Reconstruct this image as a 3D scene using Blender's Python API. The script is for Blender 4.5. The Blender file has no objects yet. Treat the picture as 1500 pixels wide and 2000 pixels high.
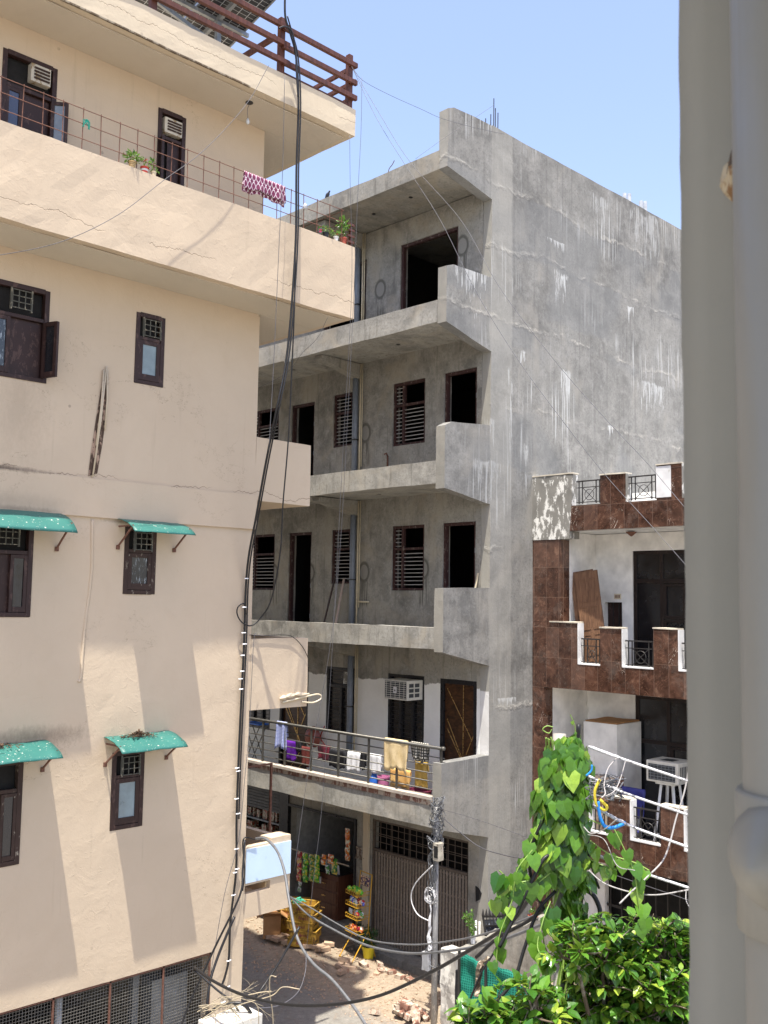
import bpy, bmesh, math, random
from math import radians, sin, cos, pi, sqrt, atan2
from mathutils import Vector, Matrix, noise
random.seed(7)
SC = bpy.context.scene
# ------------------------------------------------------------------ camera, sky, sun, exposure
F_PX, YAW, PITCH, ROLL = 1921.4, .790463, .0889085, -.0153456     # surveyed from the street's own vanishing lines
CAM = Vector((0, 0, 7.3))
_f = Vector((cos(YAW)*cos(PITCH), sin(YAW)*cos(PITCH), sin(PITCH)))
_r = Vector((sin(YAW), -cos(YAW), 0)); _d = _f.cross(_r)
CR = _r*cos(ROLL) + _d*sin(ROLL); CD = -_r*sin(ROLL) + _d*cos(ROLL); CF = _f
cd = bpy.data.cameras.new('camera'); cam = bpy.data.objects.new('camera', cd); SC.collection.objects.link(cam)
m = Matrix.Identity(4)
for i in range(3):
    m[i][0] = CR[i]; m[i][1] = -CD[i]; m[i][2] = -CF[i]; m[i][3] = CAM[i]
cam.matrix_world = m
cd.sensor_fit = 'VERTICAL'; cd.sensor_height = 36; cd.lens = F_PX/2000*36; cd.clip_start = .05; cd.clip_end = 3000
cd.dof.use_dof = True; cd.dof.focus_distance = 16; cd.dof.aperture_fstop = 13
SC.camera = cam
SUN = Vector((-.205, -.171, 1)).normalized()                        # towards the sun
sd = bpy.data.lights.new('sun', 'SUN'); sd.energy = 4.7; sd.angle = radians(.53); sd.color = (1, .95, .86)
so = bpy.data.objects.new('sun', sd); SC.collection.objects.link(so)
so.rotation_euler = SUN.to_track_quat('Z', 'Y').to_euler()
W = bpy.data.worlds.new('World'); SC.world = W; W.use_nodes = True
nt = W.node_tree; bg = nt.nodes['Background']; sk = nt.nodes.new('ShaderNodeTexSky')
sk.sky_type = 'NISHITA'; sk.sun_disc = False; sk.sun_elevation = math.asin(SUN.z)
sk.sun_rotation = atan2(SUN.x, SUN.y); sk.air_density = 1.25; sk.dust_density = 2.2; sk.ozone_density = 2.2
mxs = nt.nodes.new('ShaderNodeMix'); mxs.data_type = 'RGBA'; mxs.blend_type = 'MULTIPLY'; mxs.inputs[0].default_value = 1; mxs.inputs[7].default_value = (1.17, 1.05, 1.07, 1)   # hazy summer sky
nt.links.new(sk.outputs[0], mxs.inputs[6]); nt.links.new(mxs.outputs[2], bg.inputs[0]); bg.inputs[1].default_value = .15
SC.view_settings.view_transform = 'Standard'; SC.view_settings.look = 'None'; SC.view_settings.gamma = 1
SC.view_settings.exposure = .95
SC.render.resolution_x = 768; SC.render.resolution_y = 1024
SC.cycles.max_bounces = 8; SC.cycles.diffuse_bounces = 5

def at(x, y, u=None, v=None, z=None, d=None):
    "point of the real plane u=, v= or z= (or at depth d) seen at photo pixel x, y"
    r = CR*((x-750)/F_PX) + CD*((y-1000)/F_PX) + CF
    if u is not None: t = (u-CAM.x)/r.x
    elif v is not None: t = (v-CAM.y)/r.y
    elif z is not None: t = (z-CAM.z)/r.z
    else: t = d
    return CAM + r*t

# ------------------------------------------------------------------ object helpers
OFF = {}
def thing(name, label, cat, loc=(0, 0, 0), rz=0, group=None):
    o = bpy.data.objects.new(name, None); SC.collection.objects.link(o); o.location = loc; o.rotation_euler = (0, 0, rz)
    o.empty_display_size = .2; o['label'] = label; o['category'] = cat
    if group: o['group'] = group
    OFF[o.name] = Vector(loc); return o
def tag(o, label=None, cat=None, group=None, kind=None):
    if label: o['label'] = label
    if cat: o['category'] = cat
    if group: o['group'] = group
    if kind: o['kind'] = kind
    return o
def dup(root, loc=None, rz=None, label=None, group=None):
    r = root.copy(); SC.collection.objects.link(r)
    if loc is not None: r.location = loc
    if rz is not None: r.rotation_euler = (root.rotation_euler[0], root.rotation_euler[1], rz)
    if label: r['label'] = label
    if group: r['group'] = group
    for ch in list(root.children):
        c = ch.copy(); SC.collection.objects.link(c); c.parent = r
        for g in list(ch.children):
            q = g.copy(); SC.collection.objects.link(q); q.parent = c
    return r

def sub(L, step):
    L = sorted(set(round(x, 4) for x in L)); out = []
    for a, b in zip(L, L[1:]):
        n = max(1, int(math.ceil((b-a)/step-1e-6)))
        out += [a+(b-a)*i/n for i in range(n)]
    return out+[L[-1]]

class MB:
    def __init__(s): s.v = []; s.f = []
    def quad(s, *p):
        n = len(s.v); s.v += [Vector(q) for q in p]; s.f.append(tuple(range(n, n+len(p)))); return s
    def box(s, a, b):
        x0, y0, z0 = [min(a[i], b[i]) for i in range(3)]; x1, y1, z1 = [max(a[i], b[i]) for i in range(3)]
        return s.obox(((x0+x1)/2, (y0+y1)/2, (z0+z1)/2), (x1-x0, y1-y0, z1-z0))
    def obox(s, c, size, R=None, taper=1):
        c = Vector(c); n = len(s.v)
        for k in (-1, 1):
            for j, i in ((-1, -1), (-1, 1), (1, 1), (1, -1)):
                t = taper if k > 0 else 1
                p = Vector((i*size[0]/2*t, j*size[1]/2*t, k*size[2]/2))
                s.v.append(c+(R@p if R is not None else p))
        for q in ((3, 2, 1, 0), (4, 5, 6, 7), (0, 1, 5, 4), (1, 2, 6, 5), (2, 3, 7, 6), (3, 0, 4, 7)):
            s.f.append(tuple(n+i for i in q))
        return s
    def bar(s, a, b, w, h):
        "square bar a->b"
        a = Vector(a); b = Vector(b); d = b-a; L = d.length; q = d.to_track_quat('X', 'Z').to_matrix()
        return s.obox((a+b)/2, (L, w, h), q)
    def tube(s, pts, r, n=6, cap=True):
        pts = [Vector(p) for p in pts]; m = len(pts); base = len(s.v)
        if m < 2: return s
        t0 = (pts[1]-pts[0]).normalized(); up = Vector((0, 0, 1)) if abs(t0.z) < .9 else Vector((1, 0, 0))
        nx = t0.cross(up).normalized()
        for i, p in enumerate(pts):
            t = (pts[min(i+1, m-1)]-pts[max(i-1, 0)])
            if t.length < 1e-9: t = t0
            t.normalize(); nx = (nx-t*nx.dot(t)); nx = nx.normalized() if nx.length > 1e-6 else t.orthogonal().normalized()
            ny = t.cross(nx); rr = r[i] if isinstance(r, (list, tuple)) else r
            for k in range(n):
                a = 2*pi*k/n; s.v.append(p+(nx*cos(a)+ny*sin(a))*rr)
        for i in range(m-1):
            for k in range(n):
                a = base+i*n+k; b = base+i*n+(k+1) % n; s.f.append((a, b, b+n, a+n))
        if cap:
            s.f.append(tuple(base+k for k in reversed(range(n)))); s.f.append(tuple(base+(m-1)*n+k for k in range(n)))
        return s
    def lathe(s, c, prof, n=14, R=None):
        c = Vector(c); base = len(s.v)
        for r, z in prof:
            for k in range(n):
                a = 2*pi*k/n; p = Vector((r*cos(a), r*sin(a), z)); s.v.append(c+(R@p if R is not None else p))
        for i in range(len(prof)-1):
            for k in range(n):
                a = base+i*n+k; b = base+i*n+(k+1) % n; s.f.append((a, b, b+n, a+n))
        s.f.append(tuple(base+k for k in reversed(range(n)))); s.f.append(tuple(base+(len(prof)-1)*n+k for k in range(n)))
        return s
    def prism(s, poly, axis, lo, hi):
        "poly in the plane across axis ('u': (v,z), 'v': (u,z), 'z': (u,v))"
        def P(a, b, t): return Vector((t, a, b)) if axis == 'u' else Vector((a, t, b)) if axis == 'v' else Vector((a, b, t))
        n = len(s.v); k = len(poly)
        for t in (lo, hi): s.v += [P(a, b, t) for a, b in poly]
        s.f.append(tuple(n+i for i in range(k))); s.f.append(tuple(n+k+i for i in reversed(range(k))))
        for i in range(k):
            j = (i+1) % k; s.f.append((n+i, n+k+i, n+k+j, n+j))
        return s
    def vox(s, U, V, Z, solid, step=.35):
        "boundary faces of the solid cells of a grid: walls with openings as one shell"
        U = sub(U, step); V = sub(V, step); Z = sub(Z, step); idx = {}
        nu, nv, nz = len(U)-1, len(V)-1, len(Z)-1
        S = {}
        for i in range(nu):
            for j in range(nv):
                for k in range(nz):
                    if solid((U[i]+U[i+1])/2, (V[j]+V[j+1])/2, (Z[k]+Z[k+1])/2): S[i, j, k] = 1
        def g(i, j, k):
            if (i, j, k) not in idx: idx[i, j, k] = len(s.v); s.v.append(Vector((U[i], V[j], Z[k])))
            return idx[i, j, k]
        for (i, j, k) in S:
            for di, dj, dk, q in ((-1, 0, 0, ((0, 0, 0), (0, 0, 1), (0, 1, 1), (0, 1, 0))), (1, 0, 0, ((1, 0, 0), (1, 1, 0), (1, 1, 1), (1, 0, 1))),
                                  (0, -1, 0, ((0, 0, 0), (1, 0, 0), (1, 0, 1), (0, 0, 1))), (0, 1, 0, ((0, 1, 0), (0, 1, 1), (1, 1, 1), (1, 1, 0))),
                                  (0, 0, -1, ((0, 0, 0), (0, 1, 0), (1, 1, 0), (1, 0, 0))), (0, 0, 1, ((0, 0, 1), (1, 0, 1), (1, 1, 1), (0, 1, 1)))):
                if (i+di, j+dj, k+dk) not in S: s.f.append(tuple(g(i+a, j+b, k+c) for a, b, c in q))
        return s
    def gbox(s, a, b, step=.2):
        return s.vox([a[0], b[0]], [a[1], b[1]], [a[2], b[2]], lambda *k: True, step)
    def build(s, name, mat, parent=None, smooth=False, rough=None, merge=False, bevel=0, local=False, weld=False):
        off = Vector((0, 0, 0))
        if parent is not None and not local: off = OFF[parent.name]
        me = bpy.data.meshes.new(name)
        vs = []
        for p in s.v:
            p = Vector(p)
            if rough:
                a, fr = rough; n1 = noise.noise_vector(p*fr); n2 = noise.noise_vector(p*fr*4+Vector((9, 3, 5))); p = p+n1*a+n2*a*.4
            vs.append(p-off)
        me.from_pydata([tuple(p) for p in vs], [], s.f); me.update()
        if merge or bevel:
            bm = bmesh.new(); bm.from_mesh(me); bmesh.ops.remove_doubles(bm, verts=bm.verts, dist=1e-4)
            bmesh.ops.recalc_face_normals(bm, faces=bm.faces); bm.to_mesh(me); bm.free()
        o = bpy.data.objects.new(name, me); SC.collection.objects.link(o)
        if mat: me.materials.append(mat)
        if smooth:
            for p in me.polygons: p.use_smooth = True
        if bevel:
            md = o.modifiers.new('bevel', 'BEVEL'); md.width = bevel; md.segments = 2; md.limit_method = 'ANGLE'; md.angle_limit = radians(40)
        if parent is not None: o.parent = parent; OFF[o.name] = OFF[parent.name]
        else: OFF[o.name] = Vector((0, 0, 0))
        return o

def rebase(o, loc):
    "puts the origin of a one-mesh thing at its base"
    loc = Vector(loc)
    for v in o.data.vertices: v.co -= loc
    o.location = loc; return o
def smoothpath(pts, n=8):
    pts = [Vector(p) for p in pts]; out = []
    P = [pts[0]*2-pts[1]]+pts+[pts[-1]*2-pts[-2]]
    for i in range(1, len(P)-2):
        for k in range(n):
            t = k/n; a, b, c, d = P[i-1], P[i], P[i+1], P[i+2]
            out.append(.5*((2*b)+(c-a)*t+(2*a-5*b+4*c-d)*t*t+(3*b-a-3*c+d)*t**3))
    return out+[pts[-1]]
def wire(name, label, cat, pts, r, mat, group=None, n=6, seg=8):
    o = MB().tube(smoothpath(pts, seg), r, n).build(name, mat, smooth=True)
    return tag(o, label, cat, group)
# ------------------------------------------------------------------ materials
class S:
    def __init__(s, name, rough=.85, spec=.3, metal=0):
        s.m = bpy.data.materials.new(name); s.m.use_nodes = True; s.t = s.m.node_tree; s.b = s.t.nodes['Principled BSDF']
        s.b.inputs['Roughness'].default_value = rough; s.b.inputs['Specular IOR Level'].default_value = spec; s.b.inputs['Metallic'].default_value = metal
        s._p = None
    def nrm(s):
        s.pos(); return s._p.outputs['True Normal']
    def n(s, t, **k):
        nd = s.t.nodes.new(t)
        for a, b in k.items(): setattr(nd, a, b)
        return nd
    def put(s, sock, val):
        if isinstance(val, bpy.types.NodeSocket): s.t.links.new(val, sock)
        else:
            if isinstance(val, tuple) and len(val) == 3 and len(sock.default_value) == 4: val = (*val, 1)
            sock.default_value = val
    def pos(s):
        if s._p is None: s._p = s.n('ShaderNodeNewGeometry')
        return s._p.outputs['Position']
    def obj(s): return s.n('ShaderNodeTexCoord').outputs['Object']
    def island(s):
        if s._p is None: s._p = s.n('ShaderNodeNewGeometry')
        return s._p.outputs['Random Per Island']
    def sep(s, v):
        q = s.n('ShaderNodeSeparateXYZ'); s.put(q.inputs[0], v); return q.outputs
    def map(s, v, sc=(1, 1, 1), loc=(0, 0, 0), rot=(0, 0, 0)):
        q = s.n('ShaderNodeMapping'); s.put(q.inputs[0], v); q.inputs['Scale'].default_value = sc; q.inputs['Location'].default_value = loc; q.inputs['Rotation'].default_value = rot; return q.outputs[0]
    def noise(s, v, sc, det=4, rg=.55, dist=0):
        q = s.n('ShaderNodeTexNoise'); s.put(q.inputs['Vector'], v); q.inputs['Scale'].default_value = sc; q.inputs['Detail'].default_value = det
        q.inputs['Roughness'].default_value = rg; q.inputs['Distortion'].default_value = dist; return q.outputs[0]
    def vor(s, v, sc, feat='F1'):
        q = s.n('ShaderNodeTexVoronoi', feature=feat); s.put(q.inputs['Vector'], v); q.inputs['Scale'].default_value = sc; return q.outputs[0]
    def mr(s, f, a, b, lo=0., hi=1.):
        q = s.n('ShaderNodeMapRange'); q.clamp = True; s.put(q.inputs[0], f); q.inputs[1].default_value = a; q.inputs[2].default_value = b; q.inputs[3].default_value = lo; q.inputs[4].default_value = hi; return q.outputs[0]
    def mix(s, f, a, b, mode='MIX'):
        q = s.n('ShaderNodeMix', data_type='RGBA', blend_type=mode); s.put(q.inputs[0], f); s.put(q.inputs[6], a); s.put(q.inputs[7], b); return q.outputs[2]
    def ma(s, op, a, b=0., c=0.):
        q = s.n('ShaderNodeMath', operation=op); s.put(q.inputs[0], a); s.put(q.inputs[1], b)
        if op in ('MULTIPLY_ADD', 'SMOOTH_MIN'): s.put(q.inputs[2], c)
        return q.outputs[0]
    def mul(s, *a):
        r = a[0]
        for x in a[1:]: r = s.ma('MULTIPLY', r, x)
        return r
    def band(s, x, a, b, soft=.02):
        "1 for a<x<b"
        return s.mul(s.mr(x, a-soft, a+soft), s.mr(x, b-soft, b+soft, 1., 0.))
    def col(s, c): s.put(s.b.inputs['Base Color'], c); return s
    def rgh(s, r): s.put(s.b.inputs['Roughness'], r); return s
    def bump(s, h, st=.3, d=.02):
        q = s.n('ShaderNodeBump'); q.inputs['Strength'].default_value = st; q.inputs['Distance'].default_value = d; s.put(q.inputs['Height'], h); s.put(s.b.inputs['Normal'], q.outputs[0]); return s
def plain(name, c, rough=.6, spec=.4, metal=0, var=.25, sc=9, bump=.08):
    s = S(name, rough, spec, metal); p = s.obj(); f = s.noise(p, sc, 5, .6)
    k = tuple(x*(1-var) for x in c); h = tuple(min(1, x*(1+var*.7)) for x in c)
    s.col(s.mix(s.mr(f, .3, .7), k, h)); s.rgh(s.mr(s.noise(p, sc*2, 3), .3, .7, max(.05, rough-.12), min(1, rough+.12)))
    if bump: s.bump(s.noise(p, sc*6, 3), bump, .004)
    return s.m

def cement(name, white=False, bright=1., side=False, warm=1.):
    s = S(name, .9, .25); p = s.pos(); x, y, z = s.sep(p)
    big = s.noise(p, .55, 5, .62, .6); med = s.noise(p, 2.6, 6, .65, .4); fine = s.noise(p, 22, 5, .7)
    B = lambda a, b, c: (a*bright*(1+.06*warm), b*bright, c*bright*(1-.14*warm))
    c = s.mix(s.mr(big, .36, .64), B(.15, .146, .132), B(.262, .256, .23))
    c = s.mix(s.mr(med, .4, .68), c, B(.305, .295, .265))
    c = s.mix(s.mul(s.mr(s.noise(p, 7, 6, .72, .8), .52, .66), .45), c, B(.36, .352, .325)); c = s.mix(s.mul(s.mr(s.noise(p, 9, 5, .75, 1.2), .54, .7), .5), c, B(.12, .118, .105))
    c = s.mix(s.mul(s.mr(fine, .5, .7), .5), c, B(.11, .106, .094))
    # trowel patches lighter / warmer
    c = s.mix(s.mul(s.mr(s.noise(s.map(p, (1, 1, .5), (4, 2, 7)), 1.1, 3, .5, 1.2), .54, .66), .55), c, B(.33, .31, .265))
    h = s.ma('ADD', s.mul(med, .5), s.mul(fine, .25))
    if side:
        # rain drips
        st = s.noise(s.map(p, (9, 9, .28)), 1.6, 4, .6); st2 = s.noise(s.map(p, (26, 26, .5), (3, 1, 2)), 1., 3, .5)
        zone = s.mr(s.noise(s.map(p, (1, 1, .6), (8, 8, 1)), .7, 3), .4, .62)
        c = s.mix(s.mul(s.mr(st, .6, .68), zone, .3), c, (.42, .42, .40))
        c = s.mix(s.mul(s.mr(st2, .56, .64), s.mr(s.noise(p, .5, 2), .54, .64), .6), c, (.55, .56, .54))
        c = s.mix(s.mul(s.mr(s.noise(s.map(p, (7, 7, .3), (1, 5, 9)), 1.4, 3), .56, .7), .35), c, (.12, .118, .108))
        # pour seams with lighter ridges
        wob = s.ma('ADD', s.ma('ADD', z, s.mul(s.ma('SUBTRACT', s.noise(p, .6, 2), .5), .5)), s.mul(s.ma('SUBTRACT', s.noise(p, 5, 5, .7), .5), .3))
        for zz in (5.25, 8.3, 11.25, 12.95, 14.55, 15.75):
            seam = s.mul(s.band(wob, zz-.03, zz+.03, .03), s.mr(s.noise(s.map(p, (1, 1, 1), (zz, 2, 0)), 1.1, 3, .7), .44, .58))
            c = s.mix(s.mul(seam, s.mr(s.noise(p, 9, 4, .7), .4, .55), .7), c, (.42, .4, .35)); h = s.ma('ADD', h, s.mul(seam, .8))
            # the pour under each seam has its own tone
            c = s.mix(s.mul(s.band(wob, zz-1.3, zz-.03, .03), s.mr(s.noise(s.map(p, (1, 1, 1), (zz, 0, 0)), .35, 2), .47, .53), .4), c, B(.2, .205, .2))
        # paler beige on the narrow ends facing the alley
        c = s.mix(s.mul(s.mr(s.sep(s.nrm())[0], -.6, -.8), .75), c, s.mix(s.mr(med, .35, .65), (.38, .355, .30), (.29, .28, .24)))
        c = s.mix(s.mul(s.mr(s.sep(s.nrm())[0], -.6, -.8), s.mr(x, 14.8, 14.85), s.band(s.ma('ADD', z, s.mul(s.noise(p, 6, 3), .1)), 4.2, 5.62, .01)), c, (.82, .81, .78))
        # lighter corner pilaster strip
        wx = s.ma('ADD', x, s.mul(s.ma('SUBTRACT', s.noise(p, 1.5, 3), .5), .16))
        pil = s.mul(s.mr(wx, 15.62, 15.66, 1., 0.), s.mr(wx, 14.93, 14.98))
        c = s.mix(s.mul(pil, .4), c, (.36, .35, .31))
        drip = s.noise(s.map(p, (14, 14, .9)), 1.6, 5, .7)
        # white lime splashes: (u, z, half-width, height)
        for (su, sz, ru, rz, k) in ((17.35, 13.9, .3, .55, .95), (14.35, 13.2, .62, .62, .9), (20.2, 14.05, .2, .3, .95), (16.0, 11.9, .14, .5, .9), (17.55, 11.75, .26, .55, .85),
                                    (21.2, 12.1, .8, .5, .75), (19.3, 11.15, .14, .2, 1.), (14.9, 9.6, .5, .45, .5), (15.6, 10.6, .1, 1.3, .55), (18.9, 15.9, .5, .7, .5), (20.9, 15.9, .9, .9, .5), (15.5, 5.3, .35, .12, .9),
                                    (17.2, 15., .5, .12, .8), (15.05, 10.4, .12, .5, .4), (16.6, 9.6, .7, .3, .3), (16.1, 9.9, .13, .6, .5)):
            ex = s.ma('DIVIDE', s.ma('SUBTRACT', x, su), ru); ez = s.ma('DIVIDE', s.ma('SUBTRACT', z, sz), rz)
            t = s.ma('SUBTRACT', .5, s.mul(ez, .5)); t = s.ma('ADD', t, s.mul(s.ma('SUBTRACT', s.noise(p, 4, 3), .5), .35)); ax = s.ma('ABSOLUTE', ex)
            th = s.ma('ADD', s.ma('ADD', .43, s.mul(t, .22)), s.mul(ax, ax, ax, .2))
            on = s.mul(s.mr(s.ma('SUBTRACT', drip, th), 0., .035), s.mr(t, -.02, .03), s.mr(t, 1.25, 1.1), s.mr(ax, 1.5, 1.3))
            c = s.mix(s.mul(on, k, .75), c, (.56, .57, .55))
    else:
        # damp marks and drips running down from small plastered holes
        dk = s.noise(s.map(p, (7, 7, .7), (2, 2, 0)), 1.2, 4, .6)
        c = s.mix(s.mul(s.mr(dk, .56, .72), .55), c, B(.09, .086, .072))
        c = s.mix(s.mul(s.mr(s.noise(p, 1.3, 3, .5, 1), .52, .7), .5), c, B(.31, .275, .215))
    if white:
        wz = s.ma('ADD', z, s.mul(s.ma('SUBTRACT', s.noise(p, 2.2, 4, .7), .5), .22))
        msk = s.mul(s.mr(x, 14.85, 14.9), s.band(wz, 3.2, 5.6, .012))
        paint = s.mix(s.mr(med, .35, .7), (.83, .82, .76), (.90, .89, .83))
        c = s.mix(msk, c, paint)
        for (sv, sz) in ((15.75, 11.0), (17.7, 10.9), (15.72, 7.9), (17.55, 7.9), (13.95, 7.95), (18.9, 7.9), (15.35, 14.2), (12.95, 14.6)):
            ey = s.ma('DIVIDE', s.ma('SUBTRACT', y, sv), .13); e0 = s.ma('SUBTRACT', z, sz)
            ez = s.ma('DIVIDE', e0, .17)
            dd = s.ma('SQRT', s.ma('ADD', s.mul(ey, ey), s.mul(ez, ez)))
            drip = s.mul(s.band(e0, -.75, 0., .05), s.mr(s.ma('ABSOLUTE', ey), 1.25, 1.), s.mr(s.noise(s.map(p, (30, 30, .8)), 1., 2), .5, .56))
            c = s.mix(s.mul(s.ma('MAXIMUM', drip, s.mr(dd, 1.5, 1.25)), .75), c, (.085, .082, .068)); c = s.mix(s.mr(dd, 1.02, .9), c, (.27, .26, .23))
    s.col(c).bump(h, .45, .03); return s.m

def cream(name, base=(.575, .467, .335), soffit=False):
    s = S(name, .8, .3); p = s.pos(); x, y, z = s.sep(p)
    big = s.noise(p, .45, 4, .55, .5); med = s.noise(p, 2.5, 5, .6, .8); fine = s.noise(p, 30, 4, .65)
    d = lambda k, w=1.: (base[0]*k*w, base[1]*k, base[2]*k/w)
    c = s.mix(s.mr(big, .35, .65), d(.94), d(1.02)); c = s.mix(s.mul(s.mr(med, .45, .75), .35), c, d(.88, 1.03))
    h = s.ma('ADD', s.mul(s.mr(med, .3, .8), 1.), s.mul(fine, .12)); h = s.ma('ADD', h, s.mul(s.mr(s.noise(p, 7, 5, .7, 1.5), .58, .7), .5))
    if not soffit:
        # hairline cracks
        w = s.noise(s.map(p, (1, 1, 1.4)), .9, 6, .68, .3); ck = s.mul(s.mr(s.ma('ABSOLUTE', s.ma('SUBTRACT', w, .5)), .0022, .0006), s.mr(s.noise(p, .55, 2), .58, .62), .6)
        w2 = s.ma('ADD', z, s.mul(s.ma('SUBTRACT', s.noise(s.map(p, (1, 1, .3)), 1.6, 5, .7), .5), .4))
        for zz in (12.08, 15.12, 8.93):
            ck = s.ma('MAXIMUM', ck, s.mul(s.band(w2, zz-.004, zz+.004, .003), s.mr(s.noise(p, .8, 2), .45, .5)))
        c = s.mix(s.mul(ck, .8), c, (.16, .11, .075)); h = s.ma('SUBTRACT', h, s.mul(ck, 2.))
        # weather stains: vertical runs
        rs = s.mul(s.mr(s.noise(s.map(p, (8, 8, .35)), 1.3, 4), .6, .75), s.mr(s.noise(p, .6, 2), .5, .6), .3); c = s.mix(rs, c, d(.6, 1.02))
        # black mould where water sits, above the lower hoods and on the band
        for (su, sz, ru, rz, k) in ((5.9, 5.45, .9, .16, .6), (7.55, 5.2, .55, .12, .8), (5.2, 8.92, .9, .05, .8), (5.3, 8.5, 1.1, .15, .2), (5.5, 9.75, .5, .9, .22), (7.3, 8.34, .5, .04, .9), (5.5, 8.4, .8, .05, .4)):
            ex = s.ma('DIVIDE', s.ma('SUBTRACT', x, su), ru); ez = s.ma('DIVIDE', s.ma('SUBTRACT', z, sz), rz)
            dd = s.ma('SQRT', s.ma('ADD', s.mul(ex, ex), s.mul(ez, ez))); dd = s.ma('ADD', dd, s.mul(s.ma('SUBTRACT', s.noise(s.map(p, (1, 1, .5)), 13, 5, .8), .5), 1.5))
            c = s.mix(s.mul(s.mr(dd, 1.05, .1), k, s.mr(y, 12.2, 12.3)), c, (.09, .065, .045))
        # flaked spots
        fl = s.mul(s.mr(s.vor(p, 2.3), .06, .045), s.mr(s.noise(p, .7, 2), .55, .6)); c = s.mix(s.mul(fl, .7), c, (.3, .24, .18))
    h = s.ma('ADD', h, s.mul(s.noise(p, 14, 5, .7, .8), .6)); s.col(c).bump(h, .3, .014); return s.m

def tiles(name):
    s = S(name, .22, .5); p = s.pos(); x, y, z = s.sep(p)
    fr = lambda a, w: s.ma('FRACT', s.ma('DIVIDE', a, w)); fl = lambda a, w: s.ma('FLOOR', s.ma('DIVIDE', a, w))
    yy = s.ma('ADD', y, s.mul(x, .5)); ya = s.ma('ADD', yy, .1); za = s.ma('ADD', z, .4)
    gy = s.ma('ABSOLUTE', s.ma('SUBTRACT', fr(ya, .3), .5)); gz = s.ma('ABSOLUTE', s.ma('SUBTRACT', fr(za, .6), .5))
    grout = s.ma('MAXIMUM', s.mr(gy, .488, .494), s.mr(gz, .494, .497))
    cell = s.n('ShaderNodeCombineXYZ'); s.put(cell.inputs[0], fl(ya, .3)); s.put(cell.inputs[1], fl(za, .6))
    wn = s.n('ShaderNodeTexWhiteNoise'); s.put(wn.inputs[0], cell.outputs[0])
    q = s.n('ShaderNodeVectorMath', operation='MULTIPLY_ADD'); s.put(q.inputs[0], wn.outputs['Color']); q.inputs[1].default_value = (7, 7, 7); s.put(q.inputs[2], p)
    P = q.outputs[0]
    n1 = s.noise(P, 3.2, 6, .65, 1.2); n2 = s.noise(P, 1.6, 5, .6, 2.)
    c = s.mix(s.mr(n1, .35, .68), (.03, .0135, .009), (.135, .066, .043)); c = s.mix(s.mul(s.mr(n2, .55, .7), .6), c, (.15, .075, .048))
    c = s.mix(s.mul(s.sep(wn.outputs['Color'])[1], .55), c, (.035, .018, .013)); c = s.mix(s.mul(s.mr(s.sep(wn.outputs['Color'])[2], .75, 1.), .4), c, (.2, .13, .1))
    vein = s.mul(s.mr(s.ma('ABSOLUTE', s.ma('SUBTRACT', s.noise(s.map(P, (1, 1, .8), (0, 0, 0), (0, .6, .5)), 2.1, 4, .6, 2.2), .5)), .007, .002), s.mr(s.noise(P, 1.9, 2), .56, .64), s.mr(s.sep(wn.outputs['Color'])[0], .3, .6))
    c = s.mix(s.mul(s.mr(n1, .6, .72), .6), c, (.25, .15, .1)); c = s.mix(vein, c, (.7, .6, .5)); c = s.mix(s.mul(s.mr(s.ma('ABSOLUTE', s.ma('SUBTRACT', s.noise(P, 5, 3, .6, 1), .5)), .012, .0), .4), c, (.3, .16, .1))
    dust = s.mr(s.noise(p, 2.2, 5, .7), .5, .75); c = s.mix(s.mul(dust, .28), c, (.2, .165, .135))
    c = s.mix(s.mul(grout, .8), c, (.24, .16, .115)); s.rgh(s.mr(dust, 0, 1, .16, .5)); s.col(c).bump(s.mul(grout, -1.), .4, .004); return s.m

def ground(name):
    s = S(name, .95, .2); p = s.pos(); x, y, z = s.sep(p)
    n1 = s.noise(p, 1.1, 6, .62, .5); n2 = s.noise(p, 9, 6, .7); n3 = s.noise(p, 45, 3, .6)
    asp = s.mix(s.mr(n2, .3, .7), (.165, .155, .135), (.26, .245, .215)); dirt = s.mix(s.mr(n2, .3, .7), (.225, .178, .125), (.38, .31, .23))
    # the asphalt gives way to earth towards the building
    e = s.ma('ADD', x, s.mul(s.ma('SUBTRACT', n1, .5), 1.5)); e = s.ma('SUBTRACT', e, s.mul(s.ma('SUBTRACT', y, 15.), .12))
    c = s.mix(s.mr(e, 12.5, 13.2), asp, dirt); c = s.mix(s.mul(s.mr(s.noise(p, 3, 5, .7, 1), .55, .68), .55), c, (.2, .14, .095))
    c = s.mix(s.mr(s.vor(p, 17), .11, .07), c, (.5, .42, .34)); c = s.mix(s.mul(s.mr(n3, .62, .75), .6), c, (.52, .46, .38))
    far = s.ma('MAXIMUM', s.mr(y, 20, 24), s.ma('MAXIMUM', s.mr(y, 9, 7), s.mr(x, 20, 24)))
    c = s.mix(far, c, (.27, .25, .22)); s.col(c).bump(s.ma('ADD', s.mul(n2, .6), s.mul(n3, .3)), .8, .03); return s.m

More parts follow.
